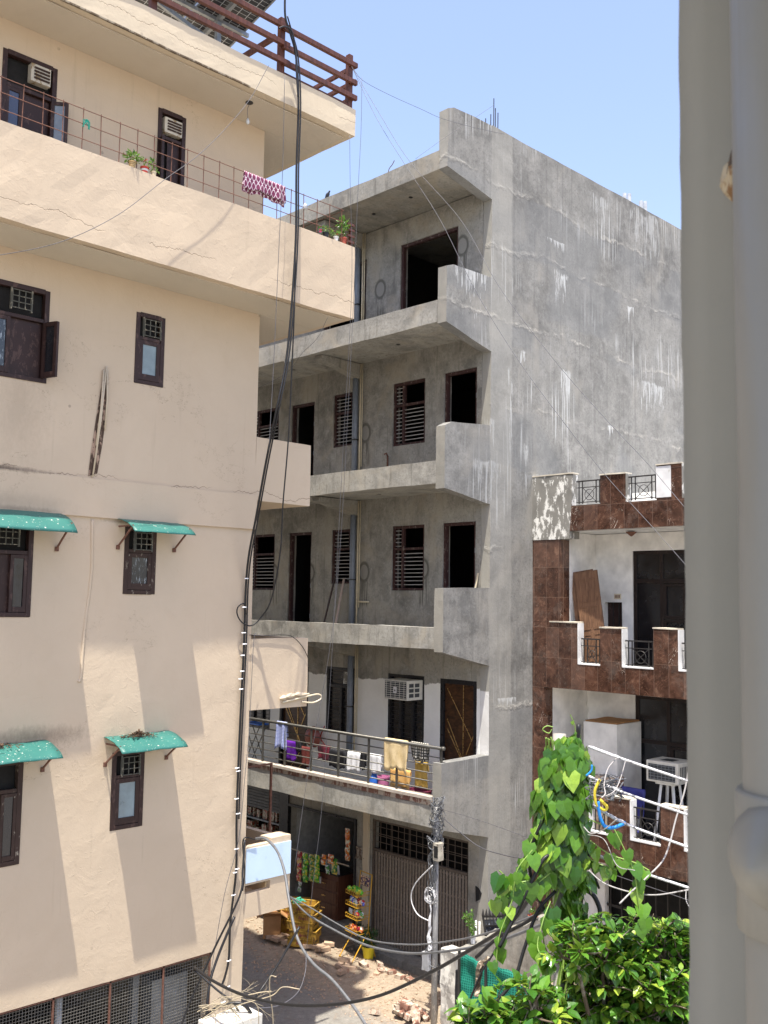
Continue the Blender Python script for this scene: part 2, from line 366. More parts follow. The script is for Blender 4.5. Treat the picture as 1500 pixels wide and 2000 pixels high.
def leafmat(name, a, b, young, trans=.35, rough=.35):
    s = S(name, rough, .5); r = s.island(); p = s.obj()
    c = s.mix(r, a, b); c = s.mix(s.mul(s.mr(s.ma('FRACT', s.mul(r, 7.3)), .82, .95), .9), c, young); c = s.mix(s.mul(s.mr(s.noise(p, 40, 3), .4, .7), .25), c, a)
    s.col(c); s.bump(s.noise(p, 55, 3), .25, .004)
    tr = s.n('ShaderNodeBsdfTranslucent'); q = s.mix(.5, c, young); s.put(tr.inputs[0], q)
    mx = s.n('ShaderNodeMixShader'); mx.inputs[0].default_value = trans; out = [o for o in s.t.nodes if o.type == 'OUTPUT_MATERIAL'][0]
    s.t.links.new(s.b.outputs[0], mx.inputs[1]); s.t.links.new(tr.outputs[0], mx.inputs[2]); s.t.links.new(mx.outputs[0], out.inputs[0]); return s.m

def woodmat(name, a, b, rough=.5, sc=(3, 3, 3), along=(9, 9, .8)):
    s = S(name, rough, .4); p = s.obj(); g = s.noise(s.map(p, along), 3, 5, .6, 1.); s.col(s.mix(s.mr(g, .35, .65), a, b)); s.bump(g, .25, .004); return s.m
def worn(name, c, spot, rough=.6, cover=.6, sc=9.):
    s = S(name, rough, .35); p = s.pos(); n = s.noise(s.map(p, (1, 1, .45)), sc, 6, .72); d = s.mix(s.mr(s.noise(p, 3, 3), .3, .7), tuple(k*.7 for k in c), c)
    s.col(s.mix(s.mr(n, cover, cover+.05), d, spot)).bump(n, .3, .004); return s.m
def glassmat(name, tint, rough=.08):
    s = S(name, rough, .8); p = s.pos(); n = s.noise(p, 4, 4, .6)
    s.col(s.mix(s.mr(n, .35, .7), tuple(k*.75 for k in tint), tuple(min(1, k*1.15) for k in tint))); s.rgh(s.mr(n, .3, .7, rough, rough+.2)); return s.m
def checks(name, a, b, w=.02, ax=('y', 'z')):
    s = S(name, .9, .1); x, y, z = s.sep(s.pos()); D = dict(x=x, y=y, z=z)
    f = [s.mr(s.ma('ABSOLUTE', s.ma('SUBTRACT', s.ma('FRACT', s.ma('DIVIDE', D[k], w)), .5)), .3, .34) for k in ax]
    s.col(s.mix(s.ma('MAXIMUM', f[0], f[1]), a, b)); s.bump(s.noise(s.pos(), 60, 3), .4, .004); return s.m
def towelmat(name, a, b):
    s = S(name, .95, .1); p = s.pos(); x, y, z = s.sep(p); n = s.noise(p, 90, 3, .7)
    s.col(s.mix(s.mr(s.noise(p, 6, 4), .35, .65), a, b)).bump(n, .7, .006); return s.m

M = {}
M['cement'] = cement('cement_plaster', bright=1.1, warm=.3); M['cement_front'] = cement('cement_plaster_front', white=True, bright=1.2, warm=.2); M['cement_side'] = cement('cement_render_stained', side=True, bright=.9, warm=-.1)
M['cement_light'] = cement('cement_coping', bright=1.36, warm=.15)
M['cream'] = cream('cream_paint'); M['soffit'] = cream('cream_soffit', (.55, .49, .39), True); M['creamlight'] = cream('cream_paint_trim', (.60, .51, .37))
M['tiles'] = tiles('brown_marble_tile')
M['ground'] = ground('earth_and_asphalt')
M['brownwood'] = worn('dark_brown_painted_wood', (.038, .018, .015), (.075, .042, .034), .5, .55, 11)
M['darkwood'] = worn('near_black_wood', (.02, .012, .01), (.05, .035, .028), .45, .6, 9)
M['oldwood'] = worn('weathered_painted_wood', (.05, .028, .02), (.3, .26, .2), .7, .6, 18)
M['dark'] = plain('interior_shade_black', (.014, .013, .012), .95)  # near-black puts the shade inside rooms and openings into the colour
M['maroon'] = worn('maroon_primer', (.06, .026, .023), (.17, .13, .11), .7, .56, 14)
M['white'] = worn('white_wall_paint', (.86, .84, .79), (.66, .64, .59), .8, .66, 3)
M['whitetrim'] = worn('white_trim_paint', (.82, .82, .8), (.5, .48, .44), .7, .62, 9)
M['peel'] = worn('peeling_whitewash', (.25, .24, .21), (.72, .71, .65), .85, .52, 7)
M['terracotta_rail'] = woodmat('rust_brown_rail_paint', (.065, .022, .013), (.125, .044, .026), .5)
M['rustbar'] = plain('rusty_bar', (.16, .075, .05), .8, var=.4, sc=30)
M['steel'] = plain('stainless_rail', (.11, .105, .09), .45, .5, .5, .25)
M['darksteel'] = plain('dark_steel_grille', (.05, .047, .045), .5, .4, .4)
M['greysteel'] = plain('galvanised_steel', (.25, .27, .29), .5, .4, .5)
M['louvre'] = plain('grille_slat', (.36, .35, .33), .6)
M['teal'] = None
s = S('teal_fibreglass', .45, .4); p = s.pos(); bd = s.mr(s.ma('ADD', s.vor(p, 15), s.mul(s.noise(p, 40, 3), .25)), .32, .26); bd = s.mul(bd, s.mr(s.noise(p, 3.5, 4, .7), .48, .54)); b2 = s.mr(s.vor(s.map(p, (1, 1, 1), (3, 3, 3)), 31), .14, .1)
s.col(s.mix(s.ma('MAXIMUM', bd, s.mul(b2, .8)), s.mix(s.noise(p, 2.5, 4), (.014, .10, .086), (.045, .185, .15)), (.5, .51, .44))).bump(bd, .2, .003); M['teal'] = s.m
M['blueglass'] = glassmat('frosted_blue_glass', (.21, .28, .30), .25); M['darkglass'] = glassmat('dark_glass', (.012, .012, .014), .12); M['paleglass'] = glassmat('pale_glass', (.17, .2, .22), .15)
M['navyglass'] = glassmat('curtained_glass', (.035, .045, .085), .1)
s = S('beaded_dark_glass', .12, .8); p = s.pos(); n = s.noise(s.map(p, (60, 60, 7)), 1., 5, .7); s.col(s.mix(s.mr(n, .57, .63), (.02, .025, .03), (.4, .45, .48))); M['streakglass'] = s.m
M['vent'] = worn('louvred_vent_box', (.62, .58, .48), (.28, .2, .1), .7, .55, 12)
M['black_cable'] = plain('black_cable', (.012, .012, .013), .45, var=.2); M['grey_cable'] = plain('grey_cable', (.13, .135, .14), .5, var=.3); M['white_rope'] = worn('white_wrapped_line', (.66, .66, .66), (.12, .12, .13), .7, .56, 30)
M['palewire'] = worn('pale_wire', (.42, .4, .38), (.15, .14, .13), .7, .56, 30)
M['clip'] = plain('white_clip', (.85, .87, .9), .4)
M['thin'] = plain('thin_wire', (.10, .10, .11), .5)
M['pvcgrey'] = plain('grey_pvc', (.20, .225, .26), .4, var=.15); M['pvccream'] = plain('cream_pvc', (.62, .54, .38), .45, var=.15); M['pvcwhite'] = plain('pale_pvc', (.5, .53, .56), .4)
M['brick'] = worn('fired_brick', (.26, .13, .09), (.46, .38, .29), .9, .47, 7); M['brickpale'] = worn('dusty_brick', (.50, .36, .25), (.40, .2, .13), .9, .6, 8)
M['doorwood'] = woodmat('veneered_door', (.018, .008, .004), (.085, .036, .014), .35, along=(2, 2, 4)); M['gold'] = plain('brass_inlay', (.62, .42, .17), .3, .5, .8)
M['oldpanel'] = woodmat('old_brown_door', (.11, .055, .028), (.2, .105, .055), .6)
M['ac'] = plain('off_white_casing', (.62, .6, .53), .5, var=.15); M['acdark'] = plain('ac_grille', (.05, .055, .06), .5)
M['leafvine'] = leafmat('heart_leaf', (.020, .08, .009), (.115, .26, .024), (.30, .46, .06), .22, .26)
M['leafshrub'] = leafmat('glossy_leaf', (.035, .125, .016), (.13, .29, .032), (.38, .48, .06), .28, .24)
M['leafpot'] = leafmat('pot_leaf', (.05, .13, .02), (.12, .26, .04), (.22, .36, .06))
M['leafdark'] = leafmat('dark_pot_leaf', (.02, .055, .015), (.04, .1, .025), (.07, .15, .04), .15)
M['bark'] = worn('bark', (.16, .12, .08), (.3, .26, .2), .9, .5, 12); M['deadtwig'] = plain('dead_twig', (.33, .28, .19), .85)
M['stem'] = plain('green_stem', (.2, .32, .06), .6)
M['net'] = None
s = S('green_shade_net', .75, .3); p = s.pos(); x, y, z = s.sep(p)
g1 = s.mr(s.ma('ABSOLUTE', s.ma('SUBTRACT', s.ma('FRACT', s.mul(y, 26)), .5)), .3, .42); g2 = s.mr(s.ma('ABSOLUTE', s.ma('SUBTRACT', s.ma('FRACT', s.mul(z, 26)), .5)), .3, .42)
s.col(s.mix(s.ma('MAXIMUM', g1, g2), s.mix(s.mr(s.noise(p, 1.5, 3), .4, .6), (.0, .06, .042), (.0, .12, .08)), (.02, .22, .155))).bump(s.noise(p, 3, 3), .6, .05); M['net'] = s.m
M['yellowcrate'] = worn('yellow_plastic_crate', (.50, .30, .05), (.18, .10, .03), .5, .54, 12); M['carton'] = worn('brown_carton', (.42, .22, .09), (.3, .15, .06), .85, .6, 5)
M['yellowpaint'] = worn('yellow_rack_paint', (.66, .36, .03), (.2, .09, .04), .5, .66, 18); M['yellowpot'] = plain('yellow_pot', (.75, .6, .03), .4, var=.12)
M['aged_pier'] = worn('lime_washed_masonry', (.42, .4, .36), (.62, .6, .54), .9, .5, 4)
M['bluesign'] = plain('pale_blue_sheet', (.55, .70, .86), .35, var=.05, sc=2)
M['purplecloth'] = None
s = S('purple_trellis_cloth', .95, .1); x, y, z = s.sep(s.pos()); a = s.mul(s.ma('SINE', s.mul(x, 42.)), 1.35); w = s.ma('ABSOLUTE', s.ma('SINE', s.ma('ADD', s.mul(z, 22.), a))); w2 = s.ma('ABSOLUTE', s.ma('SINE', s.ma('SUBTRACT', s.mul(z, 22.), a)))
s.col(s.mix(s.ma('MAXIMUM', s.mr(w, .26, .16), s.mr(w2, .26, .16)), s.mix(s.noise(s.pos(), 9, 3), (.12, .025, .06), (.24, .07, .13)), (.72, .62, .66))); M['purplecloth'] = s.m
M['bluecheck'] = checks('blue_check_cloth', (.6, .66, .86), (.16, .2, .5), .03); M['plaid'] = checks('plaid_blanket', (.55, .52, .44), (.05, .05, .045), .055)
M['towel'] = towelmat('cream_towel', (.62, .47, .24), (.80, .64, .38)); M['mustard'] = towelmat('mustard_cloth', (.42, .27, .06), (.62, .42, .13)); M['orangecloth'] = towelmat('pale_orange_cloth', (.62, .35, .12), (.72, .48, .2))
M['purple'] = towelmat('violet_cloth', (.07, .01, .2), (.14, .03, .32)); M['redcloth'] = towelmat('faded_red_cloth', (.12, .03, .03), (.17, .05, .04)); M['blackcloth'] = towelmat('black_cloth', (.012, .012, .014), (.035, .035, .04)); M['whitecloth'] = towelmat('white_cloth', (.66, .67, .7), (.82, .83, .85)); M['darkred'] = towelmat('dark_red_patterned_cloth', (.03, .02, .025), (.2, .03, .05))
M['pink'] = plain('pink_plastic', (.62, .2, .38), .4, var=.1); M['maroonpl'] = plain('maroon_plastic', (.2, .035, .07), .4); M['bluepl'] = plain('blue_plastic', (.03, .13, .5), .35); M['redpl'] = plain('red_plastic', (.5, .05, .03), .4); M['orangepl'] = plain('orange_plastic', (.75, .2, .04), .45)
M['navy'] = plain('dark_blue_plastic', (.045, .05, .22), .45)
M['pier'] = None
s = S('pale_plaster_near', .75, .3); p = s.pos(); n = s.noise(p, 3, 4, .5); f = s.noise(p, 14, 5, .6, .8)
sp = s.mul(s.mr(s.vor(p, 26), .06, .04), s.mr(s.noise(p, 6, 2), .55, .6))
s.col(s.mix(s.mul(sp, .5), s.mix(s.mr(n, .3, .7), (.262, .255, .212), (.30, .292, .246)), (.2, .18, .15))).bump(s.ma('ADD', s.mul(f, .3), n), .35, .012); M['pier'] = s.m
M['pvcnear'] = plain('painted_pipe', (.262, .254, .215), .42, var=.04, sc=5)
M['solar'] = None
s = S('solar_cells_underside', .35, .5); p = s.obj(); x, y, z = s.sep(p)
g = s.ma('MAXIMUM', s.mr(s.ma('ABSOLUTE', s.ma('SUBTRACT', s.ma('FRACT', s.mul(x, 6.)), .5)), .455, .475), s.mr(s.ma('ABSOLUTE', s.ma('SUBTRACT', s.ma('FRACT', s.mul(y, 12.)), .5)), .45, .47))
s.col(s.mix(g, (.012, .014, .02), (.42, .45, .48))); M['solar'] = s.m
def packmat(name, a, b, c):
    s = S(name, .25, .6); p = s.pos(); v = s.n('ShaderNodeTexVoronoi'); s.put(v.inputs['Vector'], p); v.inputs['Scale'].default_value = 26
    r = s.sep(v.outputs['Color'])[0]; s.col(s.mix(s.mr(r, .62, .66), s.mix(s.mr(r, .3, .34), a, b), c)); s.bump(s.noise(p, 30, 3), .7, .01); return s.m
M['pkred'] = packmat('red_foil', (.5, .03, .03), (.3, .02, .05), (.7, .5, .2)); M['pkgreen'] = packmat('green_foil', (.12, .5, .03), (.06, .36, .03), (.6, .62, .06)); M['pkdkgreen'] = packmat('dark_green_foil', (.03, .16, .05), (.08, .3, .05), (.6, .5, .1))
M['pkorange'] = packmat('orange_foil', (.8, .25, .03), (.6, .12, .03), (.75, .7, .5)); M['pkblue'] = packmat('blue_foil', (.08, .15, .6), (.5, .06, .06), (.7, .7, .75)); M['pkwhite'] = packmat('white_foil', (.65, .66, .66), (.1, .35, .1), (.7, .72, .7)); M['pkdark'] = packmat('dark_foil', (.04, .03, .07), (.6, .4, .25), (.1, .05, .12))
M['goods'] = packmat('shelf_goods', (.2, .15, .1), (.3, .06, .04), (.45, .4, .3))
M['counter'] = woodmat('reddish_counter', (.07, .025, .014), (.14, .055, .03), .4); M['blackpaint'] = plain('black_gloss', (.014, .014, .016), .35)
M['bottle'] = glassmat('clear_bottle', (.45, .5, .56), .1)
M['greyshutter'] = plain('grey_shutter', (.1, .105, .11), .55)
M['bluewhite'] = plain('shop_inner_wall', (.42, .42, .40), .8)
M['soil'] = plain('soil', (.05, .035, .025), .95)
M['yellowcable'] = plain('yellow_pipe', (.75, .6, .05), .4, var=.1); M['bluecable'] = plain('blue_pipe', (.02, .25, .7), .4, var=.1)
M['pigeon'] = plain('slate_feathers', (.05, .055, .07), .6)
# ------------------------------------------------------------------ ground and sky-line setting
gnd = MB(); N = 60
def gz(x, y): return 0.
for (a, b, c, d) in ((-400, 400, -400, 400),):
    xs = sub([a, b], 40); ys = sub([c, d], 40)
    gnd.vox(xs, ys, [-.6, 0.], lambda *k: True, 40)
tag(gnd.build('ground', M['ground']), kind='structure')
# earth strip against the shops, a little higher than the alley
U = sub([13.0, 14.3], .11); V = sub([10.5, 24], .16); g = MB(); hh = {}
def dz(u, v):
    t = (u-13.0-.35*noise.noise(Vector((v*.8, 3, 0))))/.9; t = max(0, min(1, t)); return -.02+.13*t*t*(3-2*t)+.03*noise.noise(Vector((u*4, v*4, 0)))*t+.02*noise.noise(Vector((u*11, v*11, 0)))*t
for i in range(len(U)):
    for j in range(len(V)): hh[i, j] = len(g.v); g.v.append(Vector((U[i], V[j], dz(U[i], V[j]))))
for i in range(len(U)-1):
    for j in range(len(V)-1): g.f.append((hh[i, j], hh[i+1, j], hh[i+1, j+1], hh[i, j+1]))
tag(g.build('dirt_verge', M['ground'], smooth=True), kind='structure')
g = MB().gbox((14.3, 15.42, -.05), (17.2, 24, .13), .25); tag(g.build('shop_pavement', M['ground'], rough=(.02, 2)), kind='structure')

# ------------------------------------------------------------------ cream building
VW, VB, UE = 12.39, 11.49, 9.4
cb = thing('apartment_building', 'cream painted apartment block with railed balcony, green window hoods and dark brown windows', 'building', (2, 12.39, 0))
holes = []
def hole(xl, xr, yt, yb, dz0=None, name=None):
    a = at(xl, yt, v=VW); b = at(xr, yt, v=VW); c = at(xl, yb, v=VW)
    h = (a.x, b.x, c.z if dz0 is None else dz0, a.z); holes.append(h); return h
hA = hole(8, 113, 93, 300, 11.98); hB = hole(311, 363, 210, 400, 11.98)
hC = hole(-22, 98, 541, 730); hD = hole(268, 322, 609, 748)
hE = hole(246, 305, 1028, 1160); hF = hole(-45, 66, 1010, 1205); hG = hole(221, 281, 1470, 1622); hH = hole(-60, 44, 1495, 1705)
zlow = 2.09; uo = 8.83
holes.append((-3, uo, .9, zlow))
U = [-6, UE]+[h[k] for h in holes for k in (0, 1)]; Z = [0, 14.9]+[h[k] for h in holes for k in (2, 3)]
mb = MB().vox(U, [VW, VW+.23], Z, lambda x, y, z: not any(h[0] < x < h[1] and h[2] < z < h[3] for h in holes), .3)
mb.vox([UE-.23, UE], [VW+.23, 24], [0, 14.9], lambda *k: True, .6); mb.vox([-6, -5.77], [VW+.23, 24], [0, 14.9], lambda *k: True, 2)
mb.vox([-5.77, UE-.23], [23.77, 24], [0, 14.9], lambda *k: True, 2)
mb.build('wall', M['cream'], cb, rough=(.007, 1.6), smooth=False)
mb = MB()
for z in (2.3, 5.6, 8.75, 11.86): mb.box((-5.77, VW+.24, z), (UE-.24, 23.7, z+.1))
mb.build('floor_slab', M['dark'], cb)
# shallow string band above the lower windows
MB().gbox((-6, VW-.035, 8.37), (UE+.02, VW-.002, 8.9), .3).build('string_band', M['cream'], cb, rough=(.008, 1.2))
# balcony and roof
ub = 10.62
mb = MB().vox([-6, ub], [VB, VB+.12, VB+.13, VW-.003, 15.6], [11.83, 11.98, 13.03], lambda x, y, z: (z < 11.98 and (y < VW-.003 or x > UE+.003)) or (y < VB+.12 and z > 11.98) or (x > ub-.12 and z > 11.98), .22)
mb.build('balcony', M['cream'], cb, rough=(.014, 1.3))
MB().box((-6, VB+.13, 11.812), (ub-.13, VW-.005, 11.826)).build('balcony_soffit', M['soffit'], cb)
MB().box((UE+.01, VW+.002, 11.812), (ub-.13, 15.5, 11.826)).build('balcony_soffit', M['soffit'], cb)
mb = MB().vox([-6, ub-.05], [VB, VB+.1, 24], [14.9, 15.02, 15.36], lambda x, y, z: z < 15.02 or y < VB+.1 or x > ub-.17, .25)
mb.build('roof', M['creamlight'], cb, rough=(.016, 1.1))
MB().box((-6, VB+.14, 14.872), (ub-.18, VW-.003, 14.892)).build('roof_soffit', M['soffit'], cb)
MB().box((UE+.01, VW+.002, 14.872), (ub-.18, 23, 14.892)).build('roof_soffit', M['soffit'], cb)
MB().gbox((-6, VB-.012, 14.892), (ub-2.2, VB+.02, 14.912), .2).build('drip_edge', M['bark'], cb, rough=(.014, 1.6))
# end balconies over the alley
for (z0, z1, ur, lab) in ((8.83, 9.84, 10.53, None), (5.56, 6.66, 10.56, None)):
    mb = MB().vox([UE+.003, ur-.1, ur], [VW, VW+.1, 15.5], [z0, z0+.12, z1], lambda x, y, z: z < z0+.12 or y < VW+.1 or x > ur-.1, .25)
    mb.build('end_balcony', M['cream'], cb, rough=(.01, 1.5))
# lowest end balcony with pierced parapet, faced with a pale sheet
mb = MB().vox([UE+.003, 9.9, 10.19, 10.29], [VW, VW+.1, VW+.28, 15.2], [2.44, 2.56, 2.8, 2.93, 3.5, 3.56],
    lambda x, y, z: (z < 2.56) or (y < VW+.1 and z < 3.5 and not (x < 9.9+.0 and 2.8 < z < 2.93)) or (x > 10.19 and z < 3.5) or (x > 9.9 and y < VW+.28 and z > 3.5), .3)
mb.build('end_balcony', M['cream'], cb, rough=(.006, 2))
MB().box((UE+.01, VW-.02, 2.965), (10.285, VW-.003, 3.47)).build('facing_sheet', M['bluesign'], cb)
# lump of render and bent conduit on the middle end balcony
p = [at(552, 1372, v=VW-.03), at(600, 1360, v=VW-.04), at(622, 1356, v=VW-.04), at(627, 1364, v=VW-.04), at(612, 1372, v=VW-.04), at(590, 1371, v=VW-.04)]
MB().tube(smoothpath(p), .014, 6).build('conduit', M['pvccream'], cb, smooth=True)
p = [at(547, 1364, v=VW-.02), at(570, 1358, v=VW-.03), at(604, 1355, v=VW-.03)]
MB().tube(smoothpath(p, 5), [.012]+[.03+.012*sin(i*2.1) for i in range(8)]+[.02, .02], 6).build('mortar_lump', M['creamlight'], cb, rough=(.02, 6))

# broken chase with two conduits in the wall
ch = [(206, 718), (209, 800), (200, 868), (190, 925), (172, 930), (178, 880), (186, 828), (197, 760)]
mb = MB(); pts = [at(x, y, v=VW-.006) for x, y in ch]; mb.quad(*pts)
n0 = len(mb.v); mb.v += [p+Vector((0, .05, 0)) for p in pts]
mb.build('wall_chase', worn('chased_masonry', (.10, .065, .045), (.4, .28, .2), .95, .5, 14), cb)
for a, b in (((208, 716), (181, 932)), ((203, 722), (188, 870)), ((210, 722), (205, 840))):
    MB().tube([at(*a, v=VW-.03), at((a[0]+b[0])/2+2, (a[1]+b[1])/2, v=VW-.035), at(*b, v=VW-.03)], .012, 6).build('conduit', M['creamlight'], cb, smooth=True)
# raised render ridge down the wall
p = [at(180, 1015, v=VW), at(178, 1120, v=VW), at(165, 1230, v=VW), at(158, 1320, v=VW), at(152, 1332, v=VW)]
MB().tube(smoothpath(p), .022, 6).build('render_ridge', M['cream'], cb, smooth=True, rough=(.006, 4))

def window(h, style, glass=('blueglass', 'blueglass'), open_l=0, open_r=0, nm='window', wood='brownwood', ventx=None, trans=.36, door=False):
    "wooden window set in opening h = (u0,u1,z0,z1)"
    u0, u1, z0, z1 = h; y = VW+.02; fw = .055; zt = z1-trans if trans else z1-.06
    mb = MB()
    mb.box((u0-.012, y-.03, z0), (u0+fw, y+.06, z1)); mb.box((u1-fw, y-.03, z0), (u1+.012, y+.06, z1))
    mb.box((u0+fw, y-.03, z1-fw), (u1-fw, y+.06, z1+.012)); mb.box((u0+fw, y-.03, z0), (u1-fw, y+.06, z0+fw))
    mb.box((u0+fw, y-.02, zt-.025), (u1-fw, y+.055, zt+.025))
    W = mb.build(nm, M[wood], cb, merge=False, bevel=.004)
    # dark reveal board behind the transom light and an inner panel
    MB().box((u0+fw, y+.07, z0+fw), (u1-fw, y+.085, z1-fw)).build('backing_panel', M['dark'], W)
    if ventx:
        a, b, c, d = ventx
        v = MB().box((a, y-.05, c), (b, y+.06, d)); v.build('ventilator_box', M['vent'], W, bevel=.006)
        mb = MB(); k = 4
        for i in range(k):
            zz = c+.03+(d-c-.06)*(i+.5)/k; mb.obox(((a+b)/2+.012, y-.056, zz), (b-a-.06, .012, (d-c)/k*.45), Matrix.Rotation(.5, 3, 'X'))
        mb.build('ventilator_slats', M['oldwood'], W)
    def sash(a, b, ang, gl, left, name='sash'):
        w = b-a; R = Matrix.Rotation(ang, 3, 'Z'); o = Vector((a if left else b, y-.025 if ang else y-.005, 0)); sg = 1 if left else -1
        def pb(mb, x0, x1, za, zb, dy0=-.02, dy1=.02):
            c = R@Vector((sg*(x0+x1)/2, (dy0+dy1)/2, 0))+o; c.z = (za+zb)/2; mb.obox(c, (x1-x0, dy1-dy0, zb-za), R)
        bz, tz = z0+fw+.006, zt-.03; s = min(.06, w*.2)
        mb = MB(); pb(mb, 0, s, bz, tz); pb(mb, w-s, w, bz, tz); pb(mb, s, w-s, bz, bz+s*1.5); pb(mb, s, w-s, tz-s, tz)
        q = mb.build(name, M[wood], W, bevel=.003)
        mb = MB(); pb(mb, s, w-s, bz+s*1.5, tz-s, -.004, .004); mb.build('glass', M[gl], q)
    if style == 'single': sash(u0+fw, u1-fw, 0, glass[0], True)
    else:
        m1 = (u0+u1)/2
        k = .36 if style != 'narrow' else .5
        wl = (u1-u0-2*fw)*k
        if open_l is not None: sash(u0+fw, u0+fw+wl, -open_l, glass[0], True)
        if open_r is not None: sash(u1-fw-wl, u1-fw, open_r, glass[1], False)
        MB().box((u0+fw+wl+.01, y+.03, z0+fw), (u1-fw-.01, y+.05, zt-.03)).build('inner_panel', M['brownwood'], W)
    return W
def vt(xl, xr, yt, yb): a = at(xl, yt, v=VW); b = at(xr, yt, v=VW); c = at(xl, yb, v=VW); return (a.x, b.x, c.z, a.z)
window(hA, 'rust', ('navyglass', 'paleglass'), 0, 2.5, 'window', ventx=vt(60, 99, 123, 158), trans=.46)
window(hB, 'n', ('paleglass', 'darkglass'), 1.9, None, 'window', ventx=vt(321, 355, 228, 258), trans=.42)
window(hC, 'n', ('streakglass', 'darkglass'), 0, 1.9, 'window', trans=.42)
window(hD, 'single', ('blueglass',)*2, trans=.36)
window(hE, 'single', ('streakglass',)*2, wood='oldwood', ventx=None, trans=.34)
window(hF, 'n', ('streakglass', 'darkglass'), 0, 0, trans=.42, wood='brownwood')
window(hG, 'single', ('blueglass',)*2, trans=.34)
window(hH, 'n', ('darkglass', 'darkglass'), 0, 0, trans=.38, wood='oldwood')
# small square grilles in the transom lights of hooded windows
for h in (hE, hF, hG, hD, hC):
    w = .26; a = h[0]+.1+(h[1]-h[0]-.2)*.35; zc = h[3]-.2; mb = MB()
    a = min(a, h[1]-w-.07)
    for i in range(4): mb.box((a+i*w/3-.005, VW-.025, zc-.12), (a+i*w/3+.005, VW-.013, zc+.12)); mb.box((a, VW-.026, zc-.12+i*.08-.005), (a+w, VW-.014, zc-.12+i*.08+.005))
    mb.box((a-.02, VW-.012, zc-.145), (a, VW+.02, zc+.145)); mb.box((a+w, VW-.012, zc-.145), (a+w+.02, VW+.02, zc+.145)); mb.build('transom_grille', worn('dirty_grille', (.12, .12, .1), (.34, .3, .22), .7, .55, 25), cb)

# curved green hoods
def hood(xa, ya, xb, xl, yl, xr, zd=None, debris=False):
    a = at(xa, ya, v=VW); u0 = a.x; u1 = at(xb, ya, v=VW).x; zA = a.z; l = at(xl, yl, v=VW-.5); zl = l.z
    n = 9; K = 14; mb = MB(); base = 0
    for i in range(n+1):
        t = i/n; ang = t*pi/2*1.05
        v = VW-.5*(sin(ang)*.55+t*.45); z = zA+(zl-zA)*(t*.35+(1-cos(ang))*.65)
        for k in range(K+1): mb.v.append(Vector((u0+(u1-u0)*k/K+.01*noise.noise(Vector((k*.7, i*.4, zA))), v, z+.012*noise.noise(Vector((k*.5, i, zA))))))
    for i in range(n):
        for k in range(K): q = i*(K+1)+k; mb.f.append((q, q+1, q+K+2, q+K+1))
    o = mb.build('window_hood', M['teal'], cb, smooth=True); md = o.modifiers.new('thick', 'SOLIDIFY'); md.thickness = .008
    for uu in (u0+.03, u1-.03):
        b = MB(); b.bar((uu, VW-.4, zl+(zA-zl)*.45), (uu, VW-.01, zl-.2), .02, .02); b.obox((uu, VW-.012, zl-.21), (.05, .02, .06)); b.box((uu-.01, VW-.4, zl+(zA-zl)*.45-.01), (uu+.01, VW-.02, zl+(zA-zl)*.45+.01)); b.build('hood_bracket', M['rustbar'], o)
    if debris:
        b = MB(); random.seed(int(u0*100))
        for i in range(170):
            rr = abs(random.gauss(0, .09)); an = random.random()*2*pi; c = Vector(((u0+u1)/2-.08+rr*1.7*cos(an), VW-.16+rr*.8*sin(an), 0)); c.z = zA+(zl-zA)*.16*1+.03+max(0, .07-rr*.5)*random.random()
            b.obox(c, (random.uniform(.02, .09), .01, .006), Matrix.Rotation(random.random()*6, 3, 'Z')@Matrix.Rotation(random.uniform(-.5, .5), 3, 'Y'))
        tag(b.build('nest_debris', plain('dry_leaf_litter'+str(int(u0*10)), (.10, .06, .035), .95, var=.6, sc=20)), 'heap of dry leaves and twigs on the '+('lower right' if u0 > 6.3 else 'lower left')+' green hood', 'leaf litter')
    return o
hood(228, 1014, 345, 255, 1036, 372)
hood(-90, 988, 118, -70, 1025, 141)
hood(203, 1440, 329, 236, 1472, 350, debris=True)
hood(-120, 1466, 88, -110, 1505, 117, debris=True)

# balcony grid railing
mb = MB(); zr = [13.03, 13.2, 13.4, 13.6]; v = VB+.05
for z in zr[1:]: mb.tube([(4, v, z+.01*sin(z*9)), (7, v-.006, z-.008), (10.4, v, z)], .006, 5)
u = 4.2
while u < 10.45: mb.tube([(u, v, 12.98), (u+.01*sin(u*9), v+.004, 13.62)], .0065, 5); u += .268
for z in zr[1:]: mb.tube([(10.4, v, z), (10.42, 13.9, z)], .006, 5)
mb.build('balcony_railing', M['rustbar'], cb)
# roof rail of painted timber
pm = [(at(x, 100, v=VB+.05).x) for x in (296, 550, 684)]
for u in pm+[pm[0]-2.16]: MB().box((u-.045, VB+.02, 15.36), (u+.045, VB+.11, 16.28)).build('railing_post', M['terracotta_rail'], cb, bevel=.006)
mb = MB()
for j, (ua, ubb) in enumerate(((pm[0]-2.3, pm[1]+.1), (pm[1]-.02, pm[2]+.1))):
    for z in ((16.12, 15.84, 15.55) if j == 0 else (16.1, 15.8, 15.54)): mb.box((ua, VB-.045+.003*j, z-.04), (ubb, VB+.018, z+.04))
mb.box((pm[1], VB+.03, 15.37), (pm[2], VB+.09, 15.42))
for z in (16.1, 15.83, 15.56): mb.box((pm[2]+.05, VB-.02, z-.035), (pm[2]+.1, 14.2, z+.035))
mb.bar((pm[1]-.07, VB+.13, 15.98), (pm[1]-.07, VB+1.4, 15.98), .05, .09)
mb.build('rail_board', M['terracotta_rail'], cb, bevel=.005)
MB().gbox((9.55, 13.6, 15.03), (10.25, 14.4, 16.75), .3).build('roof_block', M['creamlight'], cb, rough=(.01, 2))
MB().gbox((9.8, 12.5, 15.03), (10.25, 13.0, 15.85), .2).build('roof_stub', M['cement'], cb, rough=(.03, 3))
